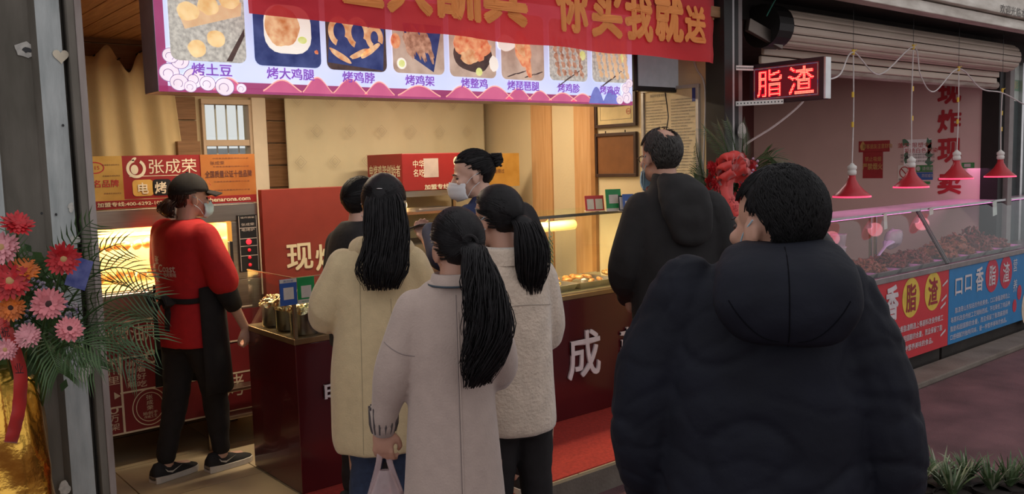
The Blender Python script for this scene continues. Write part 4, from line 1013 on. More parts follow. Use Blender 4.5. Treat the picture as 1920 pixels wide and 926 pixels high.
yd(1911, 548, .05, .07, M_pr, k2, 'red_disc'); yd(1902, 573, .045, .06, M_pr, k2, 'red_disc'); yd(1925, 575, .12, .17, mat('bowl_print', (.60, .42, .28), .5, scale=20, col2=(.75, .65, .5)), k2, 'bowl_picture')
# sloping glass, tops and posts of the cases
gz = at(1752, 388, Y=BYC + .26).z; gy = BYC + .26
def glasscase(x0, x1, c):
    M_ = M_glassd2
    bm = bmn(); P = [(x0 + .02, BYC + .004, zrim + .004), (x1 - .02, BYC + .004, zrim + .004), (x1 - .02, gy, gz - .012), (x0 + .02, gy, gz - .012)]
    v = [bm.verts.new(p) for p in P] ; bm.faces.new(v); o = obj('front_glass', bm, M_, c)
    for x in ((x0 + .012, x1 - .012)):
        M2 = None; bm = bmn()
        tube(bm, [(x, BYC + .006, zrim + .002), (x, gy + .002, gz - .012)], .013, 6); obj('post', bm, mat('post_dark', (.12, .12, .12), .4, .6), c)
    boxo('top_shelf', (x0, gy - .01, gz - .010), (x1 - .002, gy + .42, gz), mat('pink_lit_top', (.60, .42, .50), .3), c)
    bm = box(bmn(), (x0, gy - .022, gz - .016), (x1 - .002, gy - .0105, gz + .004)); obj('top_edge', bm, M_alu, c)
    boxo('light_strip', (x0 + .05, gy + .03, gz - .026), (x1 - .05, gy + .05, gz - .0105), mat('pink_tube', (1, .35, .8), .4, emit=(1, .25, .75), estr=2.5), c)
    boxo('rear_post', (x0 + .03, gy + .38, zrim - .01), (x0 + .05, gy + .40, gz - .011), M_alu, c)
    boxo('rear_post', (x1 - .05, gy + .38, zrim - .01), (x1 - .03, gy + .40, gz - .011), M_alu, c)
    return c
M_glassd2 = glassmat('case_glass', (.85, .9, .9), .10)
glasscase(at(1552, 450, Y=BYC + .1).x, bxm, k1)
glasscase(bxm + .004, bx1, k2)
lamp('case_strip_light', 'AREA', (bxm - .5, gy + .2, gz + .3), 1.6, (1, .35, .75), 1.2, (0, 0, 0), .2)
lamp('case_strip_light', 'AREA', (bxm + 1.2, gy + .2, gz + .3), 2.2, (1, .35, .75), 1.6, (0, 0, 0), .2)
# price slips
for px, py, w_, h_, lab in ((1660, 415, .05, .125, 'white paper slip taped inside the first glass case'), (1746, 396, .07, .06, 'white paper slip taped at the joint of the two glass cases'), (1865, 390, .09, .14, 'white paper slips hanging in the second glass case')):
    p = at(px, py, Y=gy - .028); M_ = FRONT(p) @ Matrix.Rotation(.12, 4, 'Z')
    o = obj('price_slip', box(bmn(), (-w_ / 2, -h_ / 2, 0), (w_ / 2, h_ / 2, .002), M_), mat('slip_paper', (.55, .62, .55), .6), base=p); tag(o, lab, 'paper')
# trays of meat
random.seed(21)
M_m1 = mat('dried_meat', (.12, .018, .015), .45, scale=30, col2=(.30, .045, .03), bump=.5, bscale=80)
M_m2 = mat('brown_cracklings', (.18, .04, .018), .5, scale=30, col2=(.40, .11, .045), bump=.5, bscale=80)
def heap(bm, cx, cy, z, rx, ry, h, n, s):
    for k in range(n):
        a = random.uniform(0, 2 * pi); q = random.random() ** .5; x, y = cx + rx * q * cos(a), cy + ry * q * sin(a)
        zz = z + h * (1 - q * q) * random.uniform(.5, 1.0) + .01
        b2 = bmn(); bmesh.ops.create_icosphere(b2, subdivisions=1, radius=1)
        M_ = Matrix.Translation((x, y, zz)) @ Matrix.Rotation(random.uniform(0, 6.3), 4, Vector((random.uniform(-1, 1), random.uniform(-1, 1), random.uniform(-.4, 1))).normalized()) @ Matrix.Diagonal((s * random.uniform(.8, 1.8), s * random.uniform(.3, .6), s * random.uniform(.25, .5), 1))
        bmesh.ops.transform(b2, matrix=M_, verts=b2.verts)
        off = len(bm.verts); vs = [bm.verts.new(v.co) for v in b2.verts]
        b2.verts.index_update()
        for f in b2.faces: bm.faces.new([vs[v.index] for v in f.verts])
        b2.free()
    e = bmn(); ell(e, (cx, cy, z), (rx * .8, ry * .8, h * .75), n=16, m=8)
    vs = [bm.verts.new(v.co) for v in e.verts]; e.verts.index_update()
    for f in e.faces: bm.faces.new([vs[v.index] for v in f.verts])
    e.free()
trs = [(1607, 1643, .05, M_m1, 'leftmost meat tray, small dark strips'), (1645, 1688, .07, M_m2, 'meat tray with orange brown pieces'), (1690, 1727, .09, M_m1, 'meat tray with dark red strips behind the scoop'), (1729, 1768, .09, M_m1, 'meat tray at the joint of the glass cases'),
       (1784, 1815, .13, M_m2, 'first meat tray of the second case, orange brown cracklings'), (1817, 1846, .17, M_m2, 'second meat tray of the second case, tall heap'), (1848, 1878, .20, M_m1, 'highest dark meat heap in the second case'), (1880, 1912, .09, M_m1, 'rightmost visible meat tray in the second case')]
for a, b, h, m_, lab in trs:
    x0 = at(a, 500, Y=BYC + .06).x; x1 = at(b, 490, Y=BYC + .06).x - .015
    t = tray(x0, x1, BYC + .05, BYC + .44, zrim - .011, .035, M_alu, lab)
    bm = bmn(); heap(bm, (x0 + x1) / 2, BYC + .26, zrim + .012, (x1 - x0) * .46, .17, h, 150, .03); o = obj('meat_heap', bm, m_, t); o['kind'] = 'stuff'
p = at(1662, 462, Y=BYC + .25); bg_ = thing('plastic_scoop', 'white plastic scoop with a bag lying on the meat', 'scoop', (p.x, p.y, p.z))
bm = tube(bmn(), [p + Vector((-.22, -.05, -.05)), p + Vector((-.02, 0, .0)), p + Vector((.06, .01, .03))], [.012, .014, .05], 8, flat=.4); obj('handle', bm, mat('lilac_plastic', (.62, .50, .72), .3), bg_)
bm = bmn(); ell(bm, p + Vector((.15, .02, .05)), (.10, .06, .08))
for v in bm.verts: v.co += Vector((1, 0, 1)) * .03 * noise.noise(v.co * 18)
obj('bag', bm, mat('clear_bag', (.60, .50, .58), .2, alpha=.7), bg_, smooth=True)
for k in range(3):
    p = at(1571 , 505, Y=BYC + .42); 
    x = bx0 + .42 + .0 * k; c = thing('plastic_cup_stack', 'x', 'cups', (p.x, p.y, zrim)) if k == 0 else c
    if k == 0: c['label'] = 'stack of white plastic tubs at the left end of the butcher counter'
    bm = lathe(bmn(), [(.05, zrim - .010 + k * .1), (.062, zrim + .09 + k * .1), (.066, zrim + .095 + k * .1), (.058, zrim + .092 + k * .1)], (p.x, p.y, 0), 20, True); obj('tub', bm, mat('tub_white', (.72, .62, .66), .4), c, smooth=True)

# ---------------------------------------------------------------- red heat lamps
LYY = 3.13
M_lred = mat('lamp_red', (.50, .025, .035), .4, var=.04); M_glow = mat('lamp_rim_glow', (1, .1, .2), .4, emit=(1, .05, .14), estr=1.3); M_bulb = mat('pink_bulb', (1, .6, .8), .4, emit=(1, .35, .55), estr=1.2)
hooks = [(1592, 97), (1705, 87), (1791, 128), (1885, 170)]
lps = [(1597, 370, 62), (1708, 352, 60), (1793, 336, 55), (1875, 332, 52)]
lnames = ['red heat lamp hanging lowest, first from the LED sign', 'second red heat lamp from the LED sign, in front of the small posters', 'third red heat lamp, in front of the large red characters', 'red heat lamp hanging before the gold lettered glass']
M_wht = mat('white_cable', (.66, .60, .58), .5)
HP = []
for i, ((hx, hy), (px, py, wpx)) in enumerate(zip(hooks, lps)):
    b = at(px, py, Y=LYY); top = at(hx, hy, Y=LYY); HP.append(Vector((b.x, LYY, top.z)))
    l = thing('heat_lamp', lnames[i], 'lamp', (b.x, LYY, b.z), group='red heat lamps over the meat'); c = (b.x, LYY, b.z)
    bm = lathe(bmn(), [(.125, 0), (.122, .014), (.085, .045), (.048, .085), (.026, .125), (.024, .15), (.0, .15)], c, 24); o = obj('lamp_shade', bm, M_lred, l, smooth=True); solidify(o, .002)
    bm = lathe(bmn(), [(.1265, .001), (.124, .012), (.120, .001), (.1265, .001)], c, 24); obj('shade_rim', bm, M_glow, l)
    bm = lathe(bmn(), [(.022, .150), (.030, .160), (.030, .182), (.024, .186), (.031, .194), (.031, .212), (.018, .222), (.006, .235)], c, 14, True); obj('lamp_socket', bm, M_white, l, smooth=True)
    bm = bmn(); ell(bm, Vector(c) + Vector((0, 0, .045)), (.035, .035, .045)); obj('light_bulb', bm, M_bulb, l, smooth=True)
    top = HP[-1]; s_ = Vector(c) + Vector((0, 0, .235)); mid = s_.lerp(top, .5) + Vector((.012 * (-1) ** i, 0, 0))
    obj('lamp_cord', tube(bmn(), curve_pts([s_, mid, top], 8), .0045, 5), M_wht, l)
    obj('hanging_wire', tube(bmn(), [top, Vector((top.x, LYY, 2.9))], .0018, 4), M_black, l)
    bm = bmn()
    for q in (1.0, .35, .62): pt_ = s_.lerp(top, q); tube(bm, [pt_ + Vector((0, 0, -.018)), pt_ + Vector((0, 0, .018))], .009, 6)
    tube(bm, [top, top + Vector((.03, -.01, .02))], .003, 4); obj('cable_tie', bm, mat('yellow_tie', (.75, .48, .03), .5), l)
    lamp('heat_lamp_light', 'POINT', (b.x, LYY, b.z - .03), .8, (1, .25, .32), .06)
e0 = at(1545, 150, X=4.6); 
pts = [e0 + Vector((.02, .02, 0)), HP[0].lerp(e0, .5) + Vector((0, 0, -.06)), HP[0], HP[0].lerp(HP[1], .42) + Vector((0, 0, -.17)), HP[1], HP[1] + Vector((.12, 0, -.20)), HP[1].lerp(HP[2], .45) + Vector((0, 0, -.26)), HP[2], HP[2].lerp(HP[3], .5) + Vector((0, 0, -.07)), HP[3] + Vector((0, 0, -.02)), HP[3] + Vector((.6, .05, -.1))]
tag(obj('power_cable', tube(bmn(), curve_pts(pts, 9), .0052, 6), M_wht, base=HP[0]), 'white power cable looping between the heat lamps', 'cable')
q0, q1 = at(1504, 192, Y=3.5), at(1402, 268, Y=3.5)
tag(obj('power_cable', tube(bmn(), curve_pts([q0 + Vector((.05, -.02, .12)), q0, q0.lerp(q1, .5) + Vector((0, 0, -.02)), q1, q1 + Vector((-.05, 0, -.05))]), .008, 6), mat('pinkish_cable', (.55, .42, .40), .5), base=q1), 'slack pale cable below the LED sign', 'cable')

# ---------------------------------------------------------------- LED sign
LX = 4.6
l0, l1 = at(1405, 155, X=LX), at(1545, 145, X=LX)
lz0 = at(1545, 186, X=LX).z; lz1 = at(1545, 105, X=LX).z
ls = thing('led_sign', 'black LED box sign with glowing red characters on a bracket', 'sign', (LX, (l0.y + l1.y) / 2, lz0))
boxo('sign_case', (LX, l1.y, lz0), (LX + .05, l0.y, lz1), mat('led_case', (.03, .008, .012), .4), ls, bevel=.004)
boxo('case_end', (LX - .003, l1.y - .012, lz0 + .005), (LX + .053, l1.y - .0005, lz1 - .005), M_alu, ls)
F = SIDE((LX - .0005, (l0.y + l1.y) / 2, (lz0 + lz1) / 2)); wl_ = (l0.y - l1.y); hl_ = lz1 - lz0
bm = bmn(); rect(bm, -wl_ * .44, -hl_ * .40, wl_ * .44, hl_ * .40, F); obj('inner_panel', bm, mat('led_panel', (.10, .005, .012), .4, emit=(1, .0, .05), estr=.06), ls)
bm = bmn(); e = .006
for a in (rect,):
    rect(bm, -wl_ * .43, -hl_ * .38, wl_ * .43, -hl_ * .38 + e, F, .002); rect(bm, -wl_ * .43, hl_ * .38 - e, wl_ * .43, hl_ * .38, F, .002); rect(bm, -wl_ * .43, -hl_ * .38, -wl_ * .43 + e, hl_ * .38, F, .002); rect(bm, wl_ * .43 - e, -hl_ * .38, wl_ * .43, hl_ * .38, F, .002)
obj('colour_border', bm, mat('border_mix', (.04, .06, .16), .4, scale=30, col2=(.28, .14, .08), emit='base', estr=.5), ls)
M_led = mat('led_red', (.8, .01, .02), .4, emit=(1, .015, .03), estr=1.0); M_dot = mat('led_dot', (1, .3, .2), .4, emit=(1, .20, .12), estr=3.2)
for ch, u in (('脂', -.21), ('渣', .21)):
    bm = bmn(); text(bm, ch, F, u * wl_, 0, wl_ * .34, hl_ * .66, .02, .003); obj('led_letter', bm, M_led, ls)
    # dots follow the strokes: sample the glyph's own surface
    me = glyphs(ch, .0); from mathutils.bvhtree import BVHTree
    bt_ = BVHTree.FromPolygons([v.co.copy() for v in me.vertices], [tuple(p.vertices) for p in me.polygons])
    xs = [v.co.x for v in me.vertices]; ys = [v.co.y for v in me.vertices]; bm = bmn()
    NX, NY = 19, 18
    for i in range(NX):
        for j in range(NY):
            x = lerp(min(xs), max(xs), (i + .5) / NX); y = lerp(min(ys), max(ys), (j + .5) / NY)
            if bt_.ray_cast(Vector((x, y, 1)), Vector((0, 0, -1)))[0] is not None:
                disc(bm, u * wl_ + ((i + .5) / NX - .5) * wl_ * .34, ((j + .5) / NY - .5) * hl_ * .66, .0034, .0034, F, .005, 6)
    obj('led_dots', bm, M_dot, ls)
for (pxa, pya, pxb, pyb) in ((1362, 202, 1469, 190), (1362, 132, 1412, 128)):
    A = at(pxa, pya, Y=3.30); B = at(pxb, pyb, X=LX - .012); A.x = min(A.x, 4.52)
    A = Vector((4.46, 3.25, B.z)); B = Vector((LX - .012, B.y, B.z)); d_ = (B - A).normalized(); s_ = d_.cross(Vector((0, 0, 1))).normalized()
    M_ = Matrix(((d_.x, s_.x, 0, A.x), (d_.y, s_.y, 0, A.y), (d_.z, s_.z, 1, A.z), (0, 0, 0, 1))); L_ = (B - A).length
    bm = box(bmn(), (0, -.004, -.014), (L_, .004, .014), M_); o = obj('bracket', bm, M_white, ls)
    bm = bmn()
    for k in range(14):
        for s in (-1, 1):
            q = Matrix.Translation(A + d_ * (L_ * (k + .6) / 14)) @ Matrix(((d_.x, 0, s * s_.x, 0), (d_.y, 0, s * s_.y, 0), (0, 1, 0, 0), (0, 0, 0, 1))); disc(bm, 0, 0, .004, .005, q, .0045, 8)
    obj('bolt_hole', bm, M_black, o)['kind'] = 'stuff'
# crumpled bag tied to the post
p = at(1391, 246, Y=3.22); b_ = bmn(); ell(b_, p, (.035, .02, .05), n=12, m=9)
for v in b_.verts: v.co += Vector((1, .3, .6)) * .02 * noise.noise(v.co * 30)
tag(obj('plastic_bag', b_, mat('crumpled_white', (.55, .50, .47), .5, bump=.5, bscale=30), base=p), 'crumpled white plastic bag tied to the grey post', 'bag')

# ---------------------------------------------------------------- posters on the butcher shop wall
def wp(px, py): p = at(px, py, X=RX - .004); return p
F = SIDE((RX - .003, 0, 0))
def wrect(bm, a, b, c, d, l=.001):
    p, q = wp(a, b), wp(c, d); rect(bm, -p.y, min(q.z, p.z), -q.y, max(p.z, q.z), F, l)
lt = thing('wall_lettering', 'large red vertical characters on the pinkish wall', 'sign', (RX, 4.2, .9))
lt.location = (RX, wp(1780, 300).y, 1.4); BASE[lt.name] = Vector(lt.location)
for ch, py, h_ in (('现', 172, 50), ('炸', 227, 48), ('现', 282, 50), ('卖', 343, 46)):
    p = wp(1780, py); hz_ = (wp(1780, py - h_ / 2).z - wp(1780, py + h_ / 2).z); wy = wp(1757, py).y - wp(1804, py).y
    bm = bmn(); text(bm, ch, F, -p.y, p.z, wy * .95, hz_ * .92, .03, .002); obj('wall_letter', bm, M_redt, lt)
M_psr = mat('poster_red', (.36, .025, .03), .5); M_pgold = mat('poster_gold', (.60, .36, .12), .5)
ps = thing('poster', 'dark red T shaped notice with gold characters on the pinkish wall', 'poster', tuple(wp(1640, 335)))
bm = bmn(); wrect(bm, 1610, 265, 1668, 284, .001); wrect(bm, 1618, 285, 1655, 334, .001); obj('sheet', bm, M_psr, ps)
bm = bmn(); p = wp(1645, 274); text(bm, '顾客朋友注意财物', F, -p.y, p.z, .32, .05, .01, .003); p = wp(1636, 312); text(bm, '严禁烟火', F, -p.y, p.z, .22, .07, .02, .003); p = wp(1637, 298); text(bm, '禁止吸烟', F, -p.y, p.z, .18, .05, .01, .003); p = wp(1618, 274); disc(bm, -p.y, p.z, .03, .045, F, .003, 12, .2); obj('lettering', bm, M_pgold, ps)
ps = thing('poster', 'white notice with red heading and leaf border', 'poster', tuple(wp(1720, 308)))
bm = bmn(); wrect(bm, 1695, 262, 1746, 309, .001); obj('sheet', bm, mat('notice_white', (.90, .88, .85), .5), ps)
bm = bmn(); p = wp(1715, 272); text(bm, '落实“限塑令”', F, -p.y, p.z, .35, .05, .01, .003); p = wp(1727, 282); text(bm, '拒绝白色污染', F, -p.y, p.z, .34, .05, .01, .003); obj('lettering', bm, M_redt, ps)
bm = bmn()
for a, b in ((1741, 268), (1743, 278), (1742, 290), (1699, 300), (1742, 304), (1699, 292), (1698, 268)): p = wp(a, b); disc(bm, -p.y, p.z, .03, .045, F, .0025, 10, .5, a)
obj('green_marks', bm, mat('leaf_green', (.08, .20, .12), .6), ps)
bm = bmn()
for py in (290, 295, 302): p = wp(1720, py); text(bm, '减少使用一次性塑料袋保护环境', F, -p.y, p.z, .35, .022, .0, .003)
obj('fine_print', bm, mat('grey_print2', (.22, .20, .18), .6), ps)
ps = thing('poster', 'pale no smoking sign under the white notice', 'poster', tuple(wp(1695, 343)))
bm = bmn(); wrect(bm, 1684, 310, 1716, 345, .001); obj('sheet', bm, mat('poster_pale', (.80, .74, .66), .5), ps)
bm = bmn(); p = wp(1696, 323); ringp(bm, -p.y, p.z, .055, .06, .01, F, .003); poly(bm, [(-p.y - .04, p.z + .035), (-p.y - .03, p.z + .04), (-p.y + .04, p.z - .035), (-p.y + .03, p.z - .04)], F, .003); obj('no_smoking_ring', bm, M_redt, ps)
bm = bmn(); p = wp(1698, 337); text(bm, '禁止吸烟', F, -p.y, p.z, .15, .03, .0, .003); obj('lettering', bm, M_black, ps)
ps = thing('poster', 'green and blue hygiene notice beside the no smoking sign', 'poster', tuple(wp(1732, 343)))
bm = bmn(); wrect(bm, 1718, 310, 1749, 322, .001); obj('green_sheet', bm, mat('notice_green', (.05, .25, .07), .5), ps)
bm = bmn(); wrect(bm, 1718, 323, 1749, 337, .001); obj('blue_sheet', bm, mat('notice_blue', (.04, .13, .38), .5), ps)
bm = bmn(); wrect(bm, 1716, 340, 1744, 345, .001); obj('green_strip', bm, mat('notice_green', (.05, .25, .07), .5), ps)
bm = bmn(); p = wp(1740, 316); text(bm, '请佩戴', F, -p.y, p.z, .12, .04, .0, .003); p = wp(1740, 329); text(bm, '防控疫情', F, -p.y, p.z, .12, .035, .0, .003); p = wp(1722, 316); disc(bm, -p.y, p.z, .02, .025, F, .003); obj('lettering', bm, mat('poster_white', (.55, .52, .50), .5), ps)
ps = thing('poster', 'tiny green and white sticker near the right wall edge', 'poster', tuple(wp(1815, 314)))
bm = bmn(); wrect(bm, 1803, 305, 1827, 315, .001); obj('sheet', bm, mat('notice_green', (.05, .25, .07), .5), ps)
bm = bmn(); wrect(bm, 1808, 307, 1820, 313, .003); obj('white_mark', bm, mat('poster_white', (.55, .52, .50), .5), ps)

# ---------------------------------------------------------------- kerb of the butcher shop and street grass
kx0 = at(1640, 720, Z=.0).x
tag(boxo('trim_kerb', (4.6, BYC - .24, 0), (14, BYC + .0, .045), M_conc, bevel=.01), 'low concrete kerb in front of the butcher counters', kind='structure')
M_leafg = mat('grass_leaf', (.025, .06, .02), .5, scale=20, col2=(.12, .19, .08)); M_leafp = mat('pale_leaf', (.28, .32, .22), .5)
def tuft(x, y, n, h, seed, label):
    random.seed(seed); t = thing('grass_plant', label, 'plant', (x, y, 0), group='striped grass plants on the street')
    for mm, nn, nm in ((M_leafg, n, 'leaf_blades'), (M_leafp, n // 3, 'pale_blades')):
        bm = bmn()
        for k in range(nn):
            a = random.uniform(0, 2 * pi); L_ = h * random.uniform(.6, 1.15); sp = random.uniform(.3, 1.0); pts = []
            for j in range(6):
                s = j / 5; pts.append(Vector((x + cos(a) * (L_ * sp * s * .8 + .01), y + sin(a) * (L_ * sp * s * .8 + .01), .10 + L_ * (s - .55 * sp * s * s) )))
            sd = Vector((-sin(a), cos(a), 0)) * .007
            prev = None
            for j, p in enumerate(pts):
                ww = sd * (1 - (j / 5) ** 2 * .95)
                cur = (bm.verts.new(p - ww), bm.verts.new(p + ww))
                if prev: bm.faces.new((prev[0], prev[1], cur[1], cur[0]))
                prev = cur
        o = obj(nm, bm, mm, t); o['kind'] = 'stuff'
    bm = lathe(bmn(), [(.06, 0.002), (.085, .10), (.09, .105), (.08, .10)], (x, y, 0), 16, True); obj('plant_pot', bm, M_dark, t)
tl = ['leftmost grass plant beside the navy jacket man', 'second grass plant, in a front gap', 'third grass plant with tall thin blades', 'grass plant with a pale upright leaf', 'fifth grass plant near the right frame edge', 'rightmost grass plant cut by the frame', 'rear grass plant between second and third']
for i, (px, py) in enumerate(((1722, 950), (1762, 944), (1812, 938), (1858, 955), (1892, 948), (1935, 945), (1785, 965))):
    p = at(px, py, Z=0); tuft(p.x, p.y, 46, .20, 50 + i, tl[i])

# ================================================================== FLOWER STANDS
def gerbera(root, c, nrm, r, m, mc, seed):
    random.seed(seed); n = Vector(nrm).normalized(); Mx = Matrix.Translation(c) @ n.to_track_quat('Z', 'Y').to_matrix().to_4x4(); bm = bmn()
    for layer, (rr_, np_, zz) in enumerate(((r, 22, 0), (r * .78, 18, .006), (r * .5, 14, .010))):
        for k in range(np_):
            a = 2 * pi * (k + .3 * layer) / np_ + random.uniform(-.06, .06); L_ = rr_ * random.uniform(.88, 1.06); w_ = r * .11; cu = random.uniform(-.12, .22) * r
            pl_ = [(.15, .4), (.5, 1.0), (.85, .9), (1.0, .25)]; prev = None
            for s, q in pl_:
                z = zz + cu * s * s + .1 * r * s; P0 = Vector((L_ * s, -w_ * q, z)); P1 = Vector((L_ * s, w_ * q, z)); R_ = Matrix.Rotation(a, 4, 'Z')
                cur = (bm.verts.new(Mx @ R_ @ P0), bm.verts.new(Mx @ R_ @ P1))
                if prev: bm.faces.new((prev[0], prev[1], cur[1], cur[0]))
                prev = cur
    f = obj('gerbera', bm, m, root)
    bm = bmn(); ell(bm, (0, 0, .010), (r * .22, r * .22, r * .10), Mx, 12, 6); obj('flower_centre', bm, mc, f)
    return f
def frond(root, p0, p1, p2, nleaf, L_, seed, m, name='palm_leaf'):
    random.seed(seed); pts = []; N_ = 24
    for i in range(N_ + 1):
        t = i / N_; pts.append(p0 * (1 - t) ** 2 + p1 * 2 * t * (1 - t) + p2 * t * t)
    bm = bmn(); tube(bm, pts, [lerp(.005, .0012, i / N_) for i in range(N_ + 1)], 5)
    for i in range(nleaf):
        t = .18 + .82 * i / nleaf; j = min(int(t * N_), N_ - 1); p = pts[j].lerp(pts[j + 1], t * N_ - j); d_ = (pts[j + 1] - pts[j]).normalized()
        for s in (-1, 1):
            sd = d_.cross(Vector((.3, -1, .25))).normalized() * s
            l_ = L_ * (1 - .55 * t) * random.uniform(.85, 1.1); q0 = p; q1 = p + (d_ * .7 + sd * .8) * l_ * .55 + Vector((0, 0, -.01)); q2 = p + (d_ * 1.0 + sd * .85) * l_ + Vector((0, 0, -.12 * l_ * 3))
            wv = d_.cross(sd).cross(sd * .5 + d_).normalized() * .0024
            a = [bm.verts.new(q0 - wv * .5), bm.verts.new(q0 + wv * .5), bm.verts.new(q1 + wv), bm.verts.new(q1 - wv), bm.verts.new(q2)]
            bm.faces.new((a[0], a[1], a[2], a[3])); bm.faces.new((a[3], a[2], a[4]))
    return obj(name, bm, m, root)
M_palm = mat('palm_green', (.015, .045, .012), .5, scale=10, col2=(.06, .12, .03))
FD = 2.62
def fp(px, py, dd=0): return at(px, py, D=FD + dd)
fs = thing('flower_stand', 'congratulation flower stand with gerberas, palm leaves and gold foil base at the left edge', 'flower stand', (fp(20, 600).x, fp(20, 600).y, 0))
M_fr = mat('red_petal', (.48, .012, .018), .5, scale=40, var=.25); M_fp = mat('pink_petal', (.66, .20, .22), .5, scale=40, var=.15); M_fo = mat('orange_petal', (.66, .16, .02), .5, scale=40, var=.2); M_fpp = mat('pale_pink_petal', (.72, .30, .33), .5, scale=40, var=.12)
M_cd = mat('dark_centre', (.04, .015, .012), .8); M_cy = mat('yellow_centre', (.50, .30, .12), .7)
tc_ = -ray(60, 560).normalized()
for i, (px, py, rpx, m_, mc, dn) in enumerate(((33, 422, 27, M_fr, M_fr, (.2, 0, .9)), (5, 465, 30, M_fpp, M_cy, (-.4, 0, .2)), (118, 485, 29, M_fr, M_cy, (.1, 0, -.1)), (45, 508, 27, M_fo, M_fo, (.1, 0, .9)), (18, 528, 34, M_fr, M_cy, (0, 0, .2)),
        (20, 577, 24, M_fo, M_cd, (0, 0, 0)), (90, 570, 30, M_fp, M_cd, (.1, 0, .1)), (52, 630, 23, M_fpp, M_fpp, (-.2, 0, .2)), (130, 618, 24, M_fp, M_cd, (.1, 0, .35)), (12, 655, 20, M_fpp, M_cy, (-.3, 0, 0)))):
    p = fp(px, py, -.20 + .012 * (i % 4)); gerbera(fs, p, tc_ + Vector(dn), rpx / FPX * FD * 1.02, m_, mc, i)
    st = fp(40 + px * .3, 760, .12)
    obj('flower_stem', tube(bmn(), curve_pts([p + Vector((0, .008, -.01)), p.lerp(st, .5) + Vector((0, .05, 0)), st], 5), .004, 5), M_palm, fs)
for i, (a, b, c) in enumerate((((60, 700), (95, 470), (175, 412)), ((70, 690), (120, 470), (235, 455)), ((80, 700), (150, 430), (285, 525)), ((90, 690), (180, 520), (300, 560)), ((80, 660), (190, 560), (300, 640)), ((60, 640), (200, 600), (262, 690)), ((70, 660), (160, 640), (235, 625)), ((20, 700), (30, 500), (5, 405)), ((60, 600), (130, 640), (180, 690)), ((60, 720), (110, 600), (190, 660)), ((50, 650), (20, 540), (60, 480)), ((60, 600), (90, 640), (110, 700)))):
    frond(fs, fp(*a, .10), fp(*b, .0 - .02 * i), fp(*c, .05 - .02 * i), 18, .13, i, M_palm)
random.seed(8)
bm = bmn()
for k in range(260):
    p = fp(random.gauss(45, 40), random.uniform(470, 720), random.uniform(.04, .16)); a = random.uniform(0, 6.3); L_ = random.uniform(.03, .07)
    d1 = Vector((cos(a), random.uniform(-.4, .4), sin(a))) * L_; d2 = Vector((-sin(a), .1, cos(a))) * L_ * .3
    bm.faces.new([bm.verts.new(q) for q in (p, p + d1 * .5 + d2, p + d1, p + d1 * .5 - d2)])
o = obj('filler_leaves', bm, M_palm, fs); o['kind'] = 'stuff'
bm = bmn()
for k in range(160):
    cx_, cy_ = random.choice(((15, 560), (125, 585), (40, 600), (75, 540))); p = fp(random.gauss(cx_, 12), random.gauss(cy_, 12), random.uniform(-.03, .05)); bmesh.ops.create_icosphere(bm, subdivisions=1, radius=.005, matrix=Matrix.Translation(p))
o = obj('filler_blossoms', bm, mat('lilac_blossom', (.16, .10, .26), .6, scale=50, col2=(.45, .42, .38)), fs); o['kind'] = 'stuff'
# red ribbon
def ribbon(root, pts, w_, m, name='ribbon', tw=0):
    P = curve_pts(pts, 8); bm = bmn(); prev = None; vd = -ray(60, 700).normalized()
    for i, p in enumerate(P):
        t = (P[min(i + 1, len(P) - 1)] - P[max(i - 1, 0)]).normalized(); s = t.cross(vd).normalized(); s = (s + vd * tw * sin(i * .7)).normalized() * w_ / 2
        cur = (bm.verts.new(p - s), bm.verts.new(p + s))
        if prev: bm.faces.new((prev[0], prev[1], cur[1], cur[0]))
        prev = cur
    o = obj(name, bm, m, root, smooth=True); solidify(o, .0006); return o
M_rib = mat('red_ribbon', (.52, .025, .02), .4, var=.08, sheen=.3)
rb_ = ribbon(fs, [fp(-14, 570, -.12), fp(4, 600, -.13), fp(24, 650, -.13), fp(38, 700, -.12), fp(36, 760, -.10), fp(28, 800, -.08), fp(20, 830, -.06)], .036, M_rib, tw=.3)
bm = bmn()
for ch, px, py in (('祝', 10, 622), ('开', 28, 655), ('业', 36, 690)):
    p = fp(px, py, -.142); text(bm, ch, frame(p, Vector((.77, -.63, 0)), Vector((-.25, .1, .95))), 0, 0, .024, .03, 0)
obj('lettering', bm, M_black, rb_)
M_gfoil = mat('golden_foil', (.85, .42, .05), .22, 1.0, scale=5, bump=1.0, bscale=9, col2=(.95, .58, .12))
bm = bmn(); c = fp(0, 700, .05); rings = []
for j in range(26):
    t = j / 25; z = lerp(fp(0, 690, .05).z, .02, t); r_ = lerp(.085, .19, t ** .8) if j else .05
    rings.append([bm.verts.new((c.x + r_ * (1 + .20 * noise.noise(Vector((cos(a) * 2.2, sin(a) * 2.2, z * 6)))) * cos(a), c.y + r_ * (1 + .20 * noise.noise(Vector((cos(a) * 2.2 + 4, sin(a) * 2.2, z * 7)))) * sin(a), z)) for a in [2 * pi * i / 44 for i in range(44)]])
ring_bridge(bm, rings); obj('foil_wrap', bm, M_gfoil, fs, smooth=True)
p = fp(148, 512, -.06); c = boxo('name_tag', (-.03, -.001, -.045), (.03, .001, .045), mat('blue_tag', (.06, .08, .28), .5, scale=40, col2=(.16, .18, .42)), fs, M=Matrix.Translation(p) @ Matrix.Rotation(-.6, 4, 'Z') @ Matrix.Rotation(.35, 4, 'Y'))

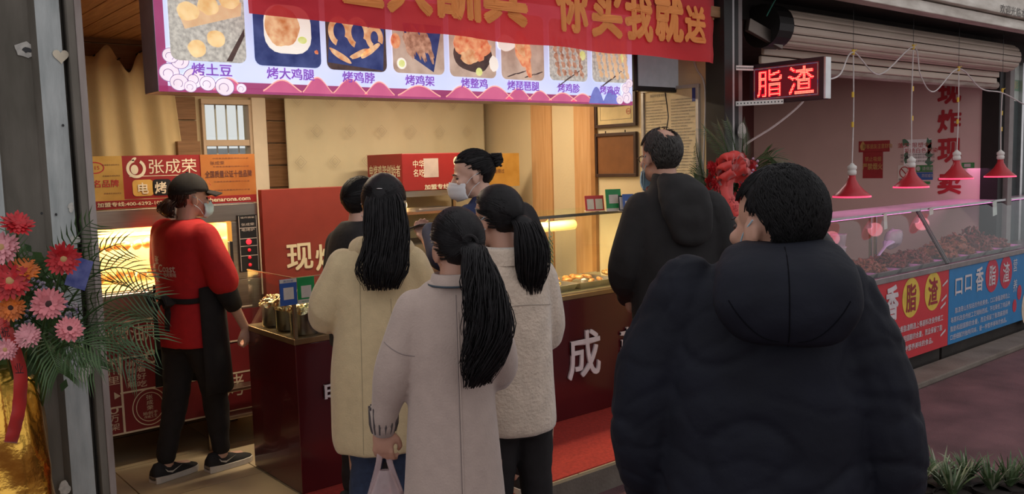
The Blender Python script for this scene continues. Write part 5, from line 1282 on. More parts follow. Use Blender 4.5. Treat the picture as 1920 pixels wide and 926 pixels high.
FD2 = 4.55
def gp_(px, py, dd=0): return at(px, py, D=FD2 + dd)
f2 = thing('flower_stand', 'smaller red flower stand with big ribbon bow between the two shops', 'flower stand', (gp_(1380, 500).x, gp_(1380, 500).y, 0))
for i, (a, b, c) in enumerate((((1375, 330), (1370, 290), (1318, 238)), ((1378, 330), (1365, 280), (1345, 232)), ((1380, 330), (1385, 280), (1362, 225)), ((1385, 330), (1395, 280), (1392, 228)), ((1390, 330), (1405, 290), (1398, 250)), ((1400, 340), (1425, 280), (1478, 300)), ((1395, 345), (1430, 300), (1470, 322)), ((1395, 345), (1415, 290), (1440, 285)), ((1320, 340), (1308, 300), (1304, 268)), ((1325, 350), (1312, 320), (1312, 285)), ((1410, 350), (1440, 330), (1450, 340)), ((1340, 350), (1310, 320), (1300, 330)))):
    frond(f2, gp_(*a, .08), gp_(*b, .05), gp_(*c, .04 - .01 * i), 22, .14, i + 20, M_palm)
for i, (px, py, rpx) in enumerate(((1335, 316, 16), (1350, 312, 17), (1388, 300, 15), (1405, 325, 18), (1330, 338, 15), (1398, 352, 20), (1412, 308, 10), (1385, 375, 18), (1345, 345, 18), (1400, 385, 16), (1420, 345, 14), (1325, 360, 12))):
    p = gp_(px, py, .0 - .01 * (i % 3)); gerbera(f2, p, tc_ + Vector((.2 * sin(i * 2), 0, .3 * cos(i))), rpx / FPX * FD2, M_fr, M_fr, i + 70)
bm = bmn()
for k in range(60):
    p = gp_(random.gauss(1408, 9), random.gauss(352, 18), -.03); bmesh.ops.create_icosphere(bm, subdivisions=1, radius=.008, matrix=Matrix.Translation(p))
o = obj('filler_blossoms', bm, mat('pink_blossom', (.50, .30, .42), .6), f2); o['kind'] = 'stuff'
M_rib2 = mat('bright_ribbon', (.68, .04, .03), .4, var=.08, sheen=.3)
kn = gp_(1368, 328, -.16)
for i, (dx, dz) in enumerate(((-.11, .03), (-.09, .08), (-.03, .09), (.04, .08), (.09, .05), (.1, 0), (-.1, -.02))):
    ribbon(f2, [kn, kn + Vector((dx * .5, -.06, dz * .6 + .03)), kn + Vector((dx, -.03, dz)), kn + Vector((dx * .6, .02, dz * .3 - .02)), kn], .05, M_rib2, 'ribbon_loop', tw=.5)
r_ = ribbon(f2, [kn, gp_(1362, 360, -.18), gp_(1385, 400, -.18), gp_(1398, 425, -.17), gp_(1405, 470, -.16)], .075, M_rib2, 'ribbon_tail')
ribbon(f2, [kn, gp_(1368, 380, -.17), gp_(1372, 430, -.16), gp_(1366, 480, -.15)], .05, M_rib2, 'ribbon_tail')
bm = bmn()
for k, ch in enumerate('大吉大利'): p = gp_(1372 + 7 * k, 375 + 15 * k, -.19); text(bm, ch, frame(p, Vector((.77, -.63, 0)), Vector((-.3, .1, .95))), 0, 0, .03, .035, 0)
obj('lettering', bm, M_darkred, r_)
bm = bmn(); c = gp_(1380, 440, .05)
for k in range(3):
    a = 2.1 * k + .4; tube(bm, [(c.x, c.y, c.z), (c.x + .28 * cos(a), c.y + .28 * sin(a) * .7, .005)], .012, 6)
obj('tripod_leg', bm, M_palm, f2)
bm = bmn()
for k in range(140):
    p = gp_(random.gauss(1375, 30), random.uniform(325, 450), random.uniform(.04, .14)); a = random.uniform(0, 6.3); L_ = random.uniform(.05, .1)
    d1 = Vector((cos(a), random.uniform(-.4, .4), sin(a))) * L_; d2 = Vector((-sin(a), .1, cos(a))) * L_ * .3
    bm.faces.new([bm.verts.new(q) for q in (p, p + d1 * .5 + d2, p + d1, p + d1 * .5 - d2)])
o = obj('filler_leaves', bm, M_palm, f2); o['kind'] = 'stuff'

# ================================================================== PEOPLE
from mathutils.bvhtree import BVHTree
SKIN = mat('skin', (.50, .27, .19), .5, var=.06, scale=8)
SKIN2 = mat('skin_light', (.62, .38, .29), .5, var=.06, scale=8)
HAIR = mat('black_hair', (.010, .009, .010), .5, var=.4, scale=30, spec=.22)
HAIRB = mat('brown_hair', (.045, .018, .012), .45, var=.3, scale=30)
HAIRM = mat('short_black_hair', (.009, .0085, .009), .6, var=.4, scale=60, spec=.15)
WX = 1.0; ZS = 1.0
M_mask = mat('mask_white', (.72, .72, .74), .8, var=.03); M_maskb = mat('mask_blue', (.38, .56, .66), .8, var=.04)
M_jean = mat('dark_denim', (.03, .045, .09), .9, var=.2, scale=40); M_blk = mat('black_cloth', (.013, .011, .012), .9, var=.2, scale=20, bump=.1)
M_shoe = mat('black_knit', (.015, .015, .017), .8); M_sole = mat('white_sole', (.60, .56, .50), .6)

def smooth_pts(pts, rads, n=5):
    P = curve_pts(pts, n); k = len(pts) - 1; R = []
    for i in range(len(P)):
        t = i / n; j = min(int(t), k - 1); f = t - j; f = f * f * (3 - 2 * f) if i < len(P) - 1 else 1; R.append(lerp(rads[j], rads[j + 1], min(f, 1)))
    return P, R
def limb(bm, pts, rads, n=14, flat=1.0):
    P, R = smooth_pts(pts, rads); tube(bm, P, R, n, flat=flat)
    ell(bm, P[0], (R[0],) * 3, n=12, m=8); ell(bm, P[-1], (R[-1],) * 3, n=12, m=8)
def section_loft(bm, secs, n=40, p=2.3, fold=None):
    """secs: (z, cx, cy, rx, ry); one ring per section, smoothly interpolated"""
    Z = curve_pts([Vector((s[0], s[1], s[2])) for s in secs], 5); Q = curve_pts([Vector((s[3], s[4], 0)) for s in secs], 5); rings = []
    for a, b in zip(Z, Q):
        rg = []
        for i in range(n):
            t = 2 * pi * i / n; c, s = cos(t), sin(t)
            x = abs(c) ** (2 / p) * (1 if c > 0 else -1); y = abs(s) ** (2 / p) * (1 if s > 0 else -1)
            q = 1 + (fold(t, a.x) if fold else 0)
            rg.append(bm.verts.new((a.y + b.x * x * q, a.z + b.y * y * q, a.x)))
        rings.append(rg)
    ring_bridge(bm, rings)
def hand(bm, w, d, nrm, side, curl=.5, sc=1.0):
    """palm, four unequal bent fingers and a thumb from the palm's side; d along the forearm, nrm out of the back of the hand"""
    d = Vector(d).normalized(); nrm = Vector(nrm); nrm = (nrm - d * nrm.dot(d)).normalized(); s = d.cross(nrm).normalized() * side
    w = Vector(w)
    M_ = Matrix(((s.x, d.x, nrm.x, w.x), (s.y, d.y, nrm.y, w.y), (s.z, d.z, nrm.z, w.z), (0, 0, 0, 1))) @ Matrix.Diagonal((sc, sc, sc, 1))
    ell(bm, (0, .045, 0), (.040, .052, .017), M_, 14, 10); ell(bm, (0, .005, 0), (.027, .035, .021), M_, 12, 8)
    for k, (x, L_) in enumerate(((.031, .072), (.0105, .080), (-.0105, .075), (-.031, .058))):
        p = Vector((x, .085, 0)); a = curl * .6; pts = [Vector((x * .8, .05, 0)), p]
        for q in (.42, .33, .25):
            p = p + Vector((0, cos(a), -sin(a))) * L_ * q; pts.append(p); a += curl * 1.1
        tube(bm, [M_ @ v for v in pts], [.0095 * sc, .0092 * sc, .0085 * sc, .008 * sc, .0065 * sc], 8); ell(bm, pts[-1], (.0065,) * 3, M_, 8, 6)
    pts = [Vector((.022, .02, -.004)), Vector((.046, .045, -.014)), Vector((.050, .070, -.026)), Vector((.040, .088, -.038))]
    tube(bm, [M_ @ v for v in pts], [.013 * sc, .0115 * sc, .010 * sc, .0075 * sc], 8); ell(bm, pts[-1], (.0075,) * 3, M_, 8, 6)

def head_prims(bm, M):
    ell(bm, (0, -.006, .125), (.073, .091, .086), M, 24, 16); ell(bm, (0, .036, .072), (.059, .056, .072), M, 20, 14)
    ell(bm, (0, .050, .022), (.043, .044, .035), M, 16, 10); ell(bm, (0, .012, .035), (.055, .055, .045), M, 16, 10)
    ell(bm, (0, .078, .105), (.046, .016, .010), M, 14, 8); ell(bm, (0, .090, .028), (.022, .012, .009), M, 12, 8)
    tube(bm, [M @ Vector(v) for v in ((0, .086, .098), (0, .097, .078), (0, .108, .058))], [.008, .010, .013], 8); ell(bm, (0, .104, .056), (.016, .013, .010), M, 10, 8)
    for s in (-1, 1):
        ell(bm, (s * .040, .070, .068), (.020, .018, .018), M, 10, 8)
        Me = M @ Matrix.Translation((s * .073, -.002, .080)) @ Matrix.Rotation(s * -.35, 4, 'Z'); ell(bm, (0, 0, 0), (.008, .019, .032), Me, 12, 10); ell(bm, (s * .004, -.008, .004), (.007, .010, .026), Me, 10, 8)
def person(label, xy, z0, H, face, head=(0, 0, 0), hoff=(0, 0), arms=None, hands=(None, None), feet=((-.09, 0), (.09, 0)), skin=None, vox=.008, lean=(0, 0), name='person'):
    """body facing local +y; head = (yaw, pitch, roll) in degrees; arms = ((elbow, wrist) left, (elbow, wrist) right)"""
    root = thing('person', label, 'person', (xy[0], xy[1], z0), radians(face - 90))
    w_ = WX
    S = H / 1.68; bm = bmn(); sk = skin or SKIN
    lx, ly = hoff
    nb = Vector((lx * .6, ly * .6, 1.42 * S)); hb = Vector((lx, ly + .02, 1.455 * S))
    MH = Matrix.Translation(hb) @ Matrix.Rotation(radians(head[0]), 4, 'Z') @ Matrix.Rotation(radians(head[1]), 4, 'X') @ Matrix.Rotation(radians(head[2]), 4, 'Y') @ Matrix.Diagonal((1.0 * S ** .5, 1.0 * S ** .5, 1.0 * S ** .5, 1))
    section_loft(bm, [(z * S, lx * q, 0, a * w_, b * w_) for z, q, a, b in ((.82, 0, .13, .09), (.95, 0, .125, .085), (1.08, .1, .11, .08), (1.25, .3, .13, .09), (1.36, .5, .13, .075), (1.41, .6, .07, .055))], n=24)
    tube(bm, [nb + Vector((0, -.01, -.06)), nb + Vector((0, 0, .02)), MH @ Vector((0, -.012, .07))], [.058, .052, .05], 16)
    head_prims(bm, MH)
    for s in (0, 1):
        sx = -1 if s == 0 else 1; fx, fy = feet[s]
        limb(bm, [(sx * .075, 0, .84 * S), (lerp(sx * .08, fx, .5), fy * .5 + .015, .46 * S), (fx, fy - .02, .085)], [.075, .05, .036], 12)
        tube(bm, [(fx, fy - .05, .05), (fx, fy + .03, .045), (fx, fy + .12, .035)], [.03, .033, .025], 8)
        sh = Vector((sx * .155 * S * w_ + lx * .4, -.005, 1.315 * S))
        if arms and arms[s]: el, wr = [Vector((q[0] * w_, q[1] * w_, q[2])) for q in arms[s]]
        else: el, wr = Vector((sx * .21 * w_, -.01, 1.06 * S)), Vector((sx * .22 * w_, .06, .84 * S))
        limb(bm, [sh, el, wr], [.040 * w_, .034, .024], 12)
        if hands[s]:
            kw = hands[s]; hand(bm, wr, kw.get('d', wr - el), kw.get('n', (sx, 0, 0)), kw.get('side', sx), kw.get('curl', .5), kw.get('sc', .95))
        else: ell(bm, wr + (wr - el).normalized() * .06, (.03, .03, .05), n=8, m=6)
    me = remesh(bm, vox, 3, .5)
    o = finish('body', me, sk, root, smooth=True)
    return root, MH, S
def eyes(root, M, closed=False):
    for s in (-1, 1):
        bm = bmn(); ell(bm, (s * .030, .077, .090), (.013, .012, .004 if closed else .008), M, 12, 8); e = obj('eye', bm, mat('eye_dark', (.03, .015, .012), .25), root, smooth=True)
        bm = bmn(); tube(bm, [M @ Vector((s * x, y, z)) for x, y, z in ((.014, .094, .106), (.030, .092, .110), (.046, .082, .106))], [.002, .003, .0015], 5); obj('eyebrow', bm, HAIR, root)
def mask(root, M, m, drop=0):
    bm = bmn(); NU, NV = 22, 10; G = []
    for i in range(NU + 1):
        a = lerp(-1.25, 1.25, i / NU); col = []
        for j in range(NV + 1):
            v = j / NV; z = lerp(-.020 * cos(a * .9) + .002, .078 - .014 * abs(sin(a)), v) - drop
            r_ = .066 + .004 * sin(pi * v); ry = .078 + .010 * sin(pi * v) - (.018 if v < .15 else 0)
            y = .024 + (ry + .018 * math.exp(-(a / .35) ** 2) * (1 - abs(v - .65))) * cos(a) + .0015 * sin(v * 20)
            col.append(bm.verts.new(M @ Vector((r_ * sin(a) * (1.02), y, z))))
        G.append(col)
    for i in range(NU):
        for j in range(NV): bm.faces.new((G[i][j], G[i + 1][j], G[i + 1][j + 1], G[i][j + 1]))
    o = obj('face_mask', bm, m, root, smooth=True); solidify(o, .002)
    bm = bmn()
    for s in (-1, 1):
        for z0_, z1_ in ((.062 - drop, .105), (.004 - drop, .062)):
            tube(bm, curve_pts([M @ Vector(v) for v in ((s * .064, .044, z0_), (s * .076, .018, lerp(z0_, z1_, .6)), (s * .084, -.016, z1_))], 5), .0016, 5)
    obj('ear_loop', bm, m, o)['kind'] = 'stuff'
def hair_dir(d, spec):
    return d
HC = Vector((0, -.010, .124)); HR = Vector((.080, .099, .094))
def scalp(M, d, r=1.0): return M @ (HC + Vector((d.x * HR.x, d.y * HR.y, d.z * HR.z)) * r)
def hair_cap(root, M, m, low=-.45, front=.45, fz=.50, bald=None, r=1.0, name='hair'):
    """hair as one cap hugging the skull; returns a bmesh the strands can be added to"""
    bm = bmn(); bmesh.ops.create_uvsphere(bm, u_segments=40, v_segments=28, radius=1)
    for v in bm.verts:
        d = v.co.normalized(); q = r * (1 + .018 * noise.noise(d * 7) + .01 * noise.noise(Vector((d.x * 22, d.y * 22, d.z * 3))))
        k = 0
        if d.y > front * (1 if d.z < fz else 5) and d.z < fz: k = 1
        if (d.z < .28 and d.y > .22) or (d.z < -.08 and d.y > -.28 and abs(d.x) > .5): k = 1
        if d.z < low + (.25 if d.y > -.3 else 0): k = 1
        if bald and (d - bald[0]).length < bald[1]: k = max(k, .9)
        q *= (1 - .20 * k)
        v.co = scalp(M, d, q)
    return bm
def strand(bm, pts, r0, r1=.001, n=4, flat=.5):
    k = len(pts) - 1; tube(bm, pts, [lerp(r0, r1, (i / k) ** 2) for i in range(k + 1)], n, flat=flat)
def short_locks(bm, M, n, L_, seed, low=-.5, front=.35, fz=.45, bald=None, wild=.3, r0=.0055):
    random.seed(seed); c = 0
    while c < n:
        d = Vector((random.gauss(0, 1), random.gauss(0, 1), random.gauss(0, 1))).normalized()
        if (d.y > front and d.z < fz) or d.z < low: continue
        if (d.z < .30 and d.y > .18) or (d.z < .0 and d.y > -.32 and abs(d.x) > .5): continue
        if bald and (d - bald[0]).length < bald[1] * 1.0: continue
        t = Vector((random.uniform(-wild, wild), (.6 if d.y > .1 else -.25) + random.uniform(-wild, wild), -.8)); t = (t - d * t.dot(d)).normalized()
        de = (d + t * L_ / .09).normalized()
        if (de.z < .20 and de.y > .20) or (de.z < -.14 and de.y > -.28 and abs(de.x) > .5) or de.z < low - .22: continue
        pts = []
        for i in range(4):
            s = i / 3; dd = (d + t * s * L_ / .09).normalized(); pts.append(scalp(M, dd, 1.0 + .035 * sin(s * 2.2) + random.uniform(0, .015)))
        strand(bm, pts, r0, .0008, 4, .6); c += 1
def pony_cap_locks(bm, M, tie, n, seed, low=-.4):
    random.seed(seed); c = 0; tie = tie.normalized()
    while c < n:
        d = Vector((random.gauss(0, 1), random.gauss(0, 1), random.gauss(0, 1))).normalized()
        if (d.y > .55 and d.z < .55) or d.z < low or (d.y > .3 and d.z < 0): continue
        pts = [scalp(M, (d * (1 - s) + tie * s).normalized(), 1.012 + .012 * sin(pi * s) + random.uniform(0, .006)) for s in [i / 7 for i in range(8)]]
        strand(bm, pts, .0034, .002, 4, .5); c += 1
def tail(bm, guide, prof, n, seed, r0=.0042, flat=.6, core=.8, ragged=.15, wave=.006):
    """a hanging bundle of hair round a guide line; prof = half widths along it"""
    random.seed(seed); G, R = smooth_pts(guide, prof, 6); kN = len(G) - 1
    if core: tube(bm, G[:int(kN * .93)], [r * core for r in R[:int(kN * .93)]], 12, flat=flat, up=Vector((1, 0, 0)))
    for k in range(n):
        a = random.uniform(0, 2 * pi); q = random.random() ** .4; e = 1 - random.random() ** 2 * ragged; ph = random.uniform(0, 6)
        pts = []
        m_ = 14
        for i in range(m_ + 1):
            s = i / m_ * e * kN; j = min(int(s), kN - 1); f = s - j; p = G[j].lerp(G[j + 1], f); r = lerp(R[j], R[j + 1], f) * (1 + .12 * sin(ph + i * .4))
            pts.append(p + Vector((cos(a) * r * q, sin(a) * r * q * flat, 0)) + Vector((wave * sin(i * .6 + ph), wave * cos(i * .5 + ph), 0)) * (i / m_))
        strand(bm, pts, r0 * random.uniform(.7, 1.2), .0009, 4, .6)
def garment(root, name, m, secs, sleeves=(), extra=None, vox=.010, sm=4, amp=.006, fs=7.0, fold=None, zs=.35, crease=0, p=2.3):
    bm = bmn(); section_loft(bm, secs, fold=fold, p=p)
    for pts, rads in sleeves: limb(bm, pts, rads, 16)
    if extra: extra(bm)
    me = remesh(bm, vox, sm, .5); me.transform(Matrix.Diagonal((WX, WX, ZS, 1))); cloth(me, amp, fs, zs)
    if crease:
        for v, nn in [(v, v.normal.copy()) for v in me.vertices]:
            p_ = v.co; q = abs(noise.noise(Vector((p_.x * 5 + 3, p_.y * 5, p_.z * 8)))); q2 = abs(noise.noise(Vector((p_.x * 11, p_.y * 11 + 7, p_.z * 13))))
            v.co = p_ - nn * crease * (max(0, 1 - q * 7) + .5 * max(0, 1 - q2 * 6)) * .5
    o = finish(name, me, m, root, smooth=True); return o
def surf(o, x, z, y0=-1.0, dy=1.0, off=.0):
    bt_ = BVHTree.FromPolygons([v.co.copy() for v in o.data.vertices], [tuple(p.vertices) for p in o.data.polygons]) if not hasattr(surf, o.name) else getattr(surf, o.name)
    setattr(surf, o.name, bt_); h = bt_.ray_cast(Vector((x, y0, z)), Vector((0, dy, 0)))[0]
    return h
def seam(o, pts, m, r=.0016, name='seam', y0=-1.0, dy=1.0):
    P = []
    for x, z in pts:
        h = surf(o, x * WX, z * ZS, y0, dy)
        if h is not None: P.append(h + Vector((0, -.0006 * dy, 0)))
    if len(P) > 1: return obj(name, tube(bmn(), P, r, 5), m, o)
def legs(root, m, S, feet, top=.86, r=(.105, .072, .052), name='trousers', zb=.07):
    bm = bmn(); section_loft(bm, [(top * S - .12, 0, 0, .155, .115), (top * S, 0, 0, .15, .11), (top * S + .12, 0, 0, .135, .10)])
    for s, (fx, fy) in zip((-1, 1), feet): limb(bm, [(s * .082, 0, .80 * S), (lerp(s * .088, fx, .5), fy * .5 + .01, .46 * S), (fx, fy - .02, zb + r[2])], list(r), 16)
    me = remesh(bm, .011, 4)
    for v in me.vertices:
        q = lerp(1, WX, min(1, max(0, (v.co.z - .3) / .3))); v.co.x *= q; v.co.y *= q
    cloth(me, .005, 9, 1.5); return finish(name, me, m, root, smooth=True)
def shoes(root, feet, m, sole, yaw=(8, -8), swoosh=False):
    for (fx, fy), yw in zip(feet, yaw):
        M_ = Matrix.Translation((fx, fy, 0)) @ Matrix.Rotation(radians(yw), 4, 'Z')
        bm = bmn(); prof = [(-.105, .030, .075, .0), (-.085, .038, .10, .0), (-.03, .040, .105, .0), (.03, .043, .075, 0), (.09, .045, .055, 0), (.135, .038, .045, 0), (.158, .02, .035, 0)]
        rings = []
        for y, hw, h, _ in prof:
            rings.append([bm.verts.new(M_ @ Vector((hw * cos(t) , y, .022 + max(0, sin(t)) * (h - .02) + min(0, sin(t)) * .008))) for t in [2 * pi * i / 16 for i in range(16)]])
        ring_bridge(bm, rings); sh_ = obj('shoe', bm, m, root, smooth=True)
        bm = bmn(); rings = []
        out = [(hw + .004, y) for y, hw, h, _ in prof]; pl_ = [(w_, y) for w_, y in out] + [(-w_, y) for w_, y in reversed(out)]
        for z, g_ in ((.001, 1.0), (.028, 1.0), (.030, .9)): rings.append([bm.verts.new(M_ @ Vector((x * g_, y, z + (.006 if y < -.05 else 0) * (z > .01)))) for x, y in pl_])
        ring_bridge(bm, rings); obj('sole', bm, sole, sh_)
        if swoosh:
            bm = bmn()
            for s in (-1, 1):
                # tick mark on the shoe's flank
                P = [(-.055, .072), (-.045, .052), (-.015, .040), (.05, .068), (-.012, .050), (-.038, .056)]
                vs = [bm.verts.new(M_ @ Vector((s * (.0435 if z_ < .06 else .040), y_, z_))) for y_, z_ in P]; bm.faces.new(vs)
            obj('tick_mark', bm, M_sole, sh_)['kind'] = 'stuff'
def va(px): r = ray(px, 300); return math.degrees(math.atan2(r.y, r.x))
def gpos(px, D): p = at(px, 400, D=D); return (p.x, p.y)

WX = 1.0; ZS = 1.022
# ---- 1. shop worker in red shirt and black cap
ft = ((-.07, -.13), (.075, .11))
wxy = gpos(343, 4.58)
R1, H1, S = person('woman in red shop shirt, black cap and apron standing beside the oven', wxy, FZ + .001, 1.60, va(352) - 50, head=(-18, 0, 0), hoff=(.0, .03),
    arms=(((-.21, .08, 1.02), (-.17, .22, .88)), ((.235, .05, .99), (.225, .17, .78))), hands=({'curl': .9, 'n': (-1, 0, 0)}, {'curl': 1.15, 'n': (1, .2, 0), 'd': (0, .25, -1)}), feet=ft, skin=SKIN2, vox=.006)
eyes(R1, H1); mask(R1, H1, M_maskb)
bm = hair_cap(R1, H1, HAIRB, low=-.75, front=.3, fz=.5); short_locks(bm, H1, 160, .06, 1, low=-.75); tail(bm, [H1 @ Vector(v) for v in ((0, -.08, .10), (.0, -.125, .07), (0, -.13, .03), (.0, -.10, -.01))], [.03, .05, .045, .015], 70, 2, wave=.014); obj('hair', bm, HAIRB, R1, smooth=True)
M_polo = mat('red_polo', (.46, .010, .014), .85, var=.08, scale=30, bump=.08)
sec = [(.69, 0, 0, .185, .145), (.80, 0, .0, .185, .15), (.95, 0, 0, .165, .135), (1.10, 0, 0, .18, .135), (1.22, 0, .0, .195, .13), (1.29, 0, 0, .17, .11), (1.34, 0, .01, .075, .07)]
pol = garment(R1, 'polo_shirt', M_polo, sec, [([(-.15, 0, 1.27), (-.20, .02, 1.13), (-.212, .05, 1.04)], [.075, .072, .07]), ([(.15, 0, 1.25), (.215, .01, 1.12), (.235, .03, 1.03)], [.078, .076, .078])], amp=.007)
bm = tube(bmn(), [(.232, .035, 1.03), (.238, .06, .965), (.234, .10, .90)], [.060, .056, .044], 14); obj('undersleeve', bm, M_blk, R1, smooth=True); bm = bmn(); tube(bm, [(-.21, .06, 1.03), (-.205, .10, .97), (-.19, .16, .93)], [.055, .052, .044], 14); obj('undersleeve', bm, M_blk, R1, smooth=True)
bm = lathe(bmn(), [(.072, 0), (.066, .035), (.060, .035), (.064, 0)], (0, .012, 1.325), 20); obj('collar', bm, M_blk, R1, smooth=True)
legs(R1, M_blk, .93, ft, r=(.098, .070, .050)); shoes(R1, ft, M_shoe, M_sole, (-5, -12), True)
# apron: front panel, waist band, bow
bm = bmn(); prev = None; NA = 26; G = []
for i in range(NA + 1):
    a = radians(lerp(-28, 208, i / NA)); col = []
    for z in (1.02, .99, .90, .78, .62, .46):
        q = 1.10 + (1.0 - z) * .25; edge = 0 if z > .97 else (1 if 1 else 0)
        aa = a if z > .95 else a
        rx, ry = .172 * q + .012, .142 * q + .012
        zz = z if (i not in (0, NA)) else z
        col.append(bm.verts.new((rx * cos(aa), ry * sin(aa), zz + .006 * sin(i))))
    G.append(col)
for i in range(NA):
    for j in range(5): bm.faces.new((G[i][j], G[i][j + 1], G[i + 1][j + 1], G[i + 1][j]))
o = obj('apron', bm, M_blk, R1, smooth=True); solidify(o, .003)
bm = bmn(); P = [Vector((.178 * cos(t), .148 * sin(t), .965 + .012 * sin(t * 2))) for t in [2 * pi * i / 40 for i in range(41)]]; tube(bm, P, .014, 8, flat=.35, up=Vector((0, 0, 1))); w_ = obj('apron_tie', bm, M_blk, o)
bm = bmn()
for s, l_ in ((-1, .26), (1, .16)): tube(bm, [(s * .02, -.155, .965), (s * .05, -.175, .90), (s * .035, -.175, .965 - l_)], [.018, .022, .018], 8, flat=.2, up=Vector((1, 0, 0)))
for s in (-1, 1): tube(bm, [(0, -.155, .965), (s * .06, -.19, .985), (s * .085, -.18, .95), (s * .04, -.165, .93), (0, -.155, .96)], [.02, .026, .028, .024, .018], 8, flat=.4)
obj('bow', bm, M_blk, o)
# cap with visor and emblem
bm = bmn(); rings = []
for j in range(9):
    t = j / 8; a = t * pi / 2
    rings.append([bm.verts.new(H1 @ Vector((.090 * cos(a * .98) * cos(u), -.006 + .110 * cos(a * .98) * sin(u), .128 + .105 * sin(a) - .012 * (sin(u) < 0) * (1 - t)))) for u in [2 * pi * i / 28 for i in range(28)]])
ring_bridge(bm, rings); ell(bm, (0, -.006, .233), (.009, .009, .006), H1, 8, 6); cp_ = obj('cap', bm, M_blk, R1, smooth=True)
bm = bmn(); G = []
for i in range(13):
    u = lerp(-1, 1, i / 12); col = []
    for j in range(6): t = j / 5; col.append(bm.verts.new(H1 @ Vector((u * .075 * (1 - .15 * t), .075 * (1 - u * u * .45) + .02 + t * .088 * (1 - u * u * .35), .136 - .022 * t - .016 * u * u))))
    G.append(col)
for i in range(12):
    for j in range(5): bm.faces.new((G[i][j], G[i][j + 1], G[i + 1][j + 1], G[i + 1][j]))
v_ = obj('visor', bm, M_blk, cp_, smooth=True); solidify(v_, .004)
bm = bmn(); Fm = H1 @ Matrix.Translation((.036, .090, .176)) @ frame((0, 0, 0), (-.9, .35, 0), (-.1, -.4, .9)).inverted().transposed() if 0 else H1 @ frame((.040, .088, .172), (-.88, .45, 0), (-.16, -.35, .92))
ringp(bm, 0, .0, .018, .018, .006, Fm, .006); text(bm, '成', Fm, .016, -.008, .024, .022, .02, .008); obj('cap_emblem', bm, mat('emblem_red', (.55, .06, .05), .6), cp_)['kind'] = 'stuff'
# print on the shirt's back, laid on the cloth
def shirt_print(o, items, m, name, yoff=-.003):
    bm = bmn()
    for s_, cx, cz, w_, h_, v in items:
        b2 = bmn(); text(b2, s_, Matrix.Identity(4), cx, cz, w_, h_, .012, 0, vert=v)
        b2.verts.index_update(); mp_ = []
        for q in b2.verts:
            h = surf(o, q.co.x, q.co.y)
            mp_.append(bm.verts.new((q.co.x, (h.y if h else -.13) + yoff, q.co.y)))
        for f in b2.faces:
            try: bm.faces.new([mp_[x.index] for x in f.verts])
            except ValueError: pass
        b2.free()
    o2 = obj(name, bm, m, o); o2['kind'] = 'stuff'; return o2
shirt_print(pol, [('张', -.065, 1.165, .035, .045, False), ('成', -.10, 1.125, .035, .045, False), ('荣', -.068, 1.072, .045, .045, False), ('Coast', .012, 1.125, .125, .040, False), ('电烤美味', .035, 1.092, .085, .024, False)], mat('shirt_white_print', (.66, .55, .50), .7), 'shirt_print')

WX = 0.78
ZS = 1.0
# ---- 2. woman in cream coat, long loose hair
R2, H2, S = person('woman with long loose black hair in a cream wool coat, seen from behind', gpos(702, 3.3), .001, 1.72, va(702) + 2, head=(-12, 0, 2), hoff=(.035, 0),
    arms=(((-.27, .04, 1.18), (-.10, .30, 1.22)), ((.27, .06, 1.20), (.20, .28, 1.36))), hands=(None, {'curl': .6, 'n': (1, 0, .3)}), vox=.009)
mask(R2, H2, M_mask)
M_cream = mat('cream_wool', (.64, .50, .29), .95, var=.06, scale=30, bump=.25, bscale=180, sheen=.3)
f2_ = lambda t, z: .015 * sin(t * 5 + z * 3) * max(0, 1.1 - z)
co = garment(R2, 'coat', M_cream, [(.655, -.01, 0, .232, .175), (.72, -.01, 0, .245, .18), (.95, -.005, 0, .235, .17), (1.15, 0, 0, .21, .16), (1.30, 0, 0, .215, .145), (1.40, .01, 0, .175, .115), (1.46, .02, .0, .09, .08)],
    [([(-.16, 0, 1.34), (-.262, .03, 1.19), (-.13, .24, 1.215)], [.095, .085, .062]), ([(.17, 0, 1.34), (.262, .05, 1.20), (.20, .23, 1.33)], [.095, .085, .060])], amp=.008, fold=f2_)
def hood2(bm):
    pass
bm = bmn(); ell(bm, (.03, -.055, 1.435), (.135, .085, .060)); ell(bm, (-.07, -.01, 1.425), (.065, .07, .055)); ell(bm, (.13, .0, 1.415), (.065, .075, .055)); me = remesh(bm, .009, 4); me.transform(Matrix.Diagonal((WX, WX, ZS, 1))); cloth(me, .005, 12); finish('hood', me, M_cream, R2, smooth=True)
seam(co, [(-.085 - .02 * k / 20, 1.36 - .69 * k / 20) for k in range(21)], mat('cream_seam', (.44, .36, .23), .9), .0014)
seam(co, [(.055, 1.25 - .57 * k / 20) for k in range(21)], mat('cream_seam', (.44, .36, .23), .9), .0014)
bm = hair_cap(R2, H2, HAIR, low=-.98, front=.3, fz=.5, r=1.05); pony_cap_locks(bm, H2, Vector((0, -.8, .1)), 420, 4, low=-.7)
tail(bm, [(.035, -.03, 1.675), (.035, -.075, 1.60), (.035, -.11, 1.51), (.03, -.135, 1.44), (.02, -.155, 1.37), (.012, -.165, 1.29)], [.035, .068, .080, .080, .090, .060], 800, 5, r0=.0030, flat=.5, ragged=.4, wave=.009); obj('hair', bm, HAIR, R2, smooth=True)
bm = bmn(); ell(bm, (0, -.104, .165), (.012, .005, .003), H2, 10, 6); obj('hair_clip', bm, M_alu, R2)
ft = ((-.10, 0), (.10, 0)); legs(R2, M_jean, 1.0, ft, top=.84); shoes(R2, ft, M_shoe, M_sole)

WX = 0.77
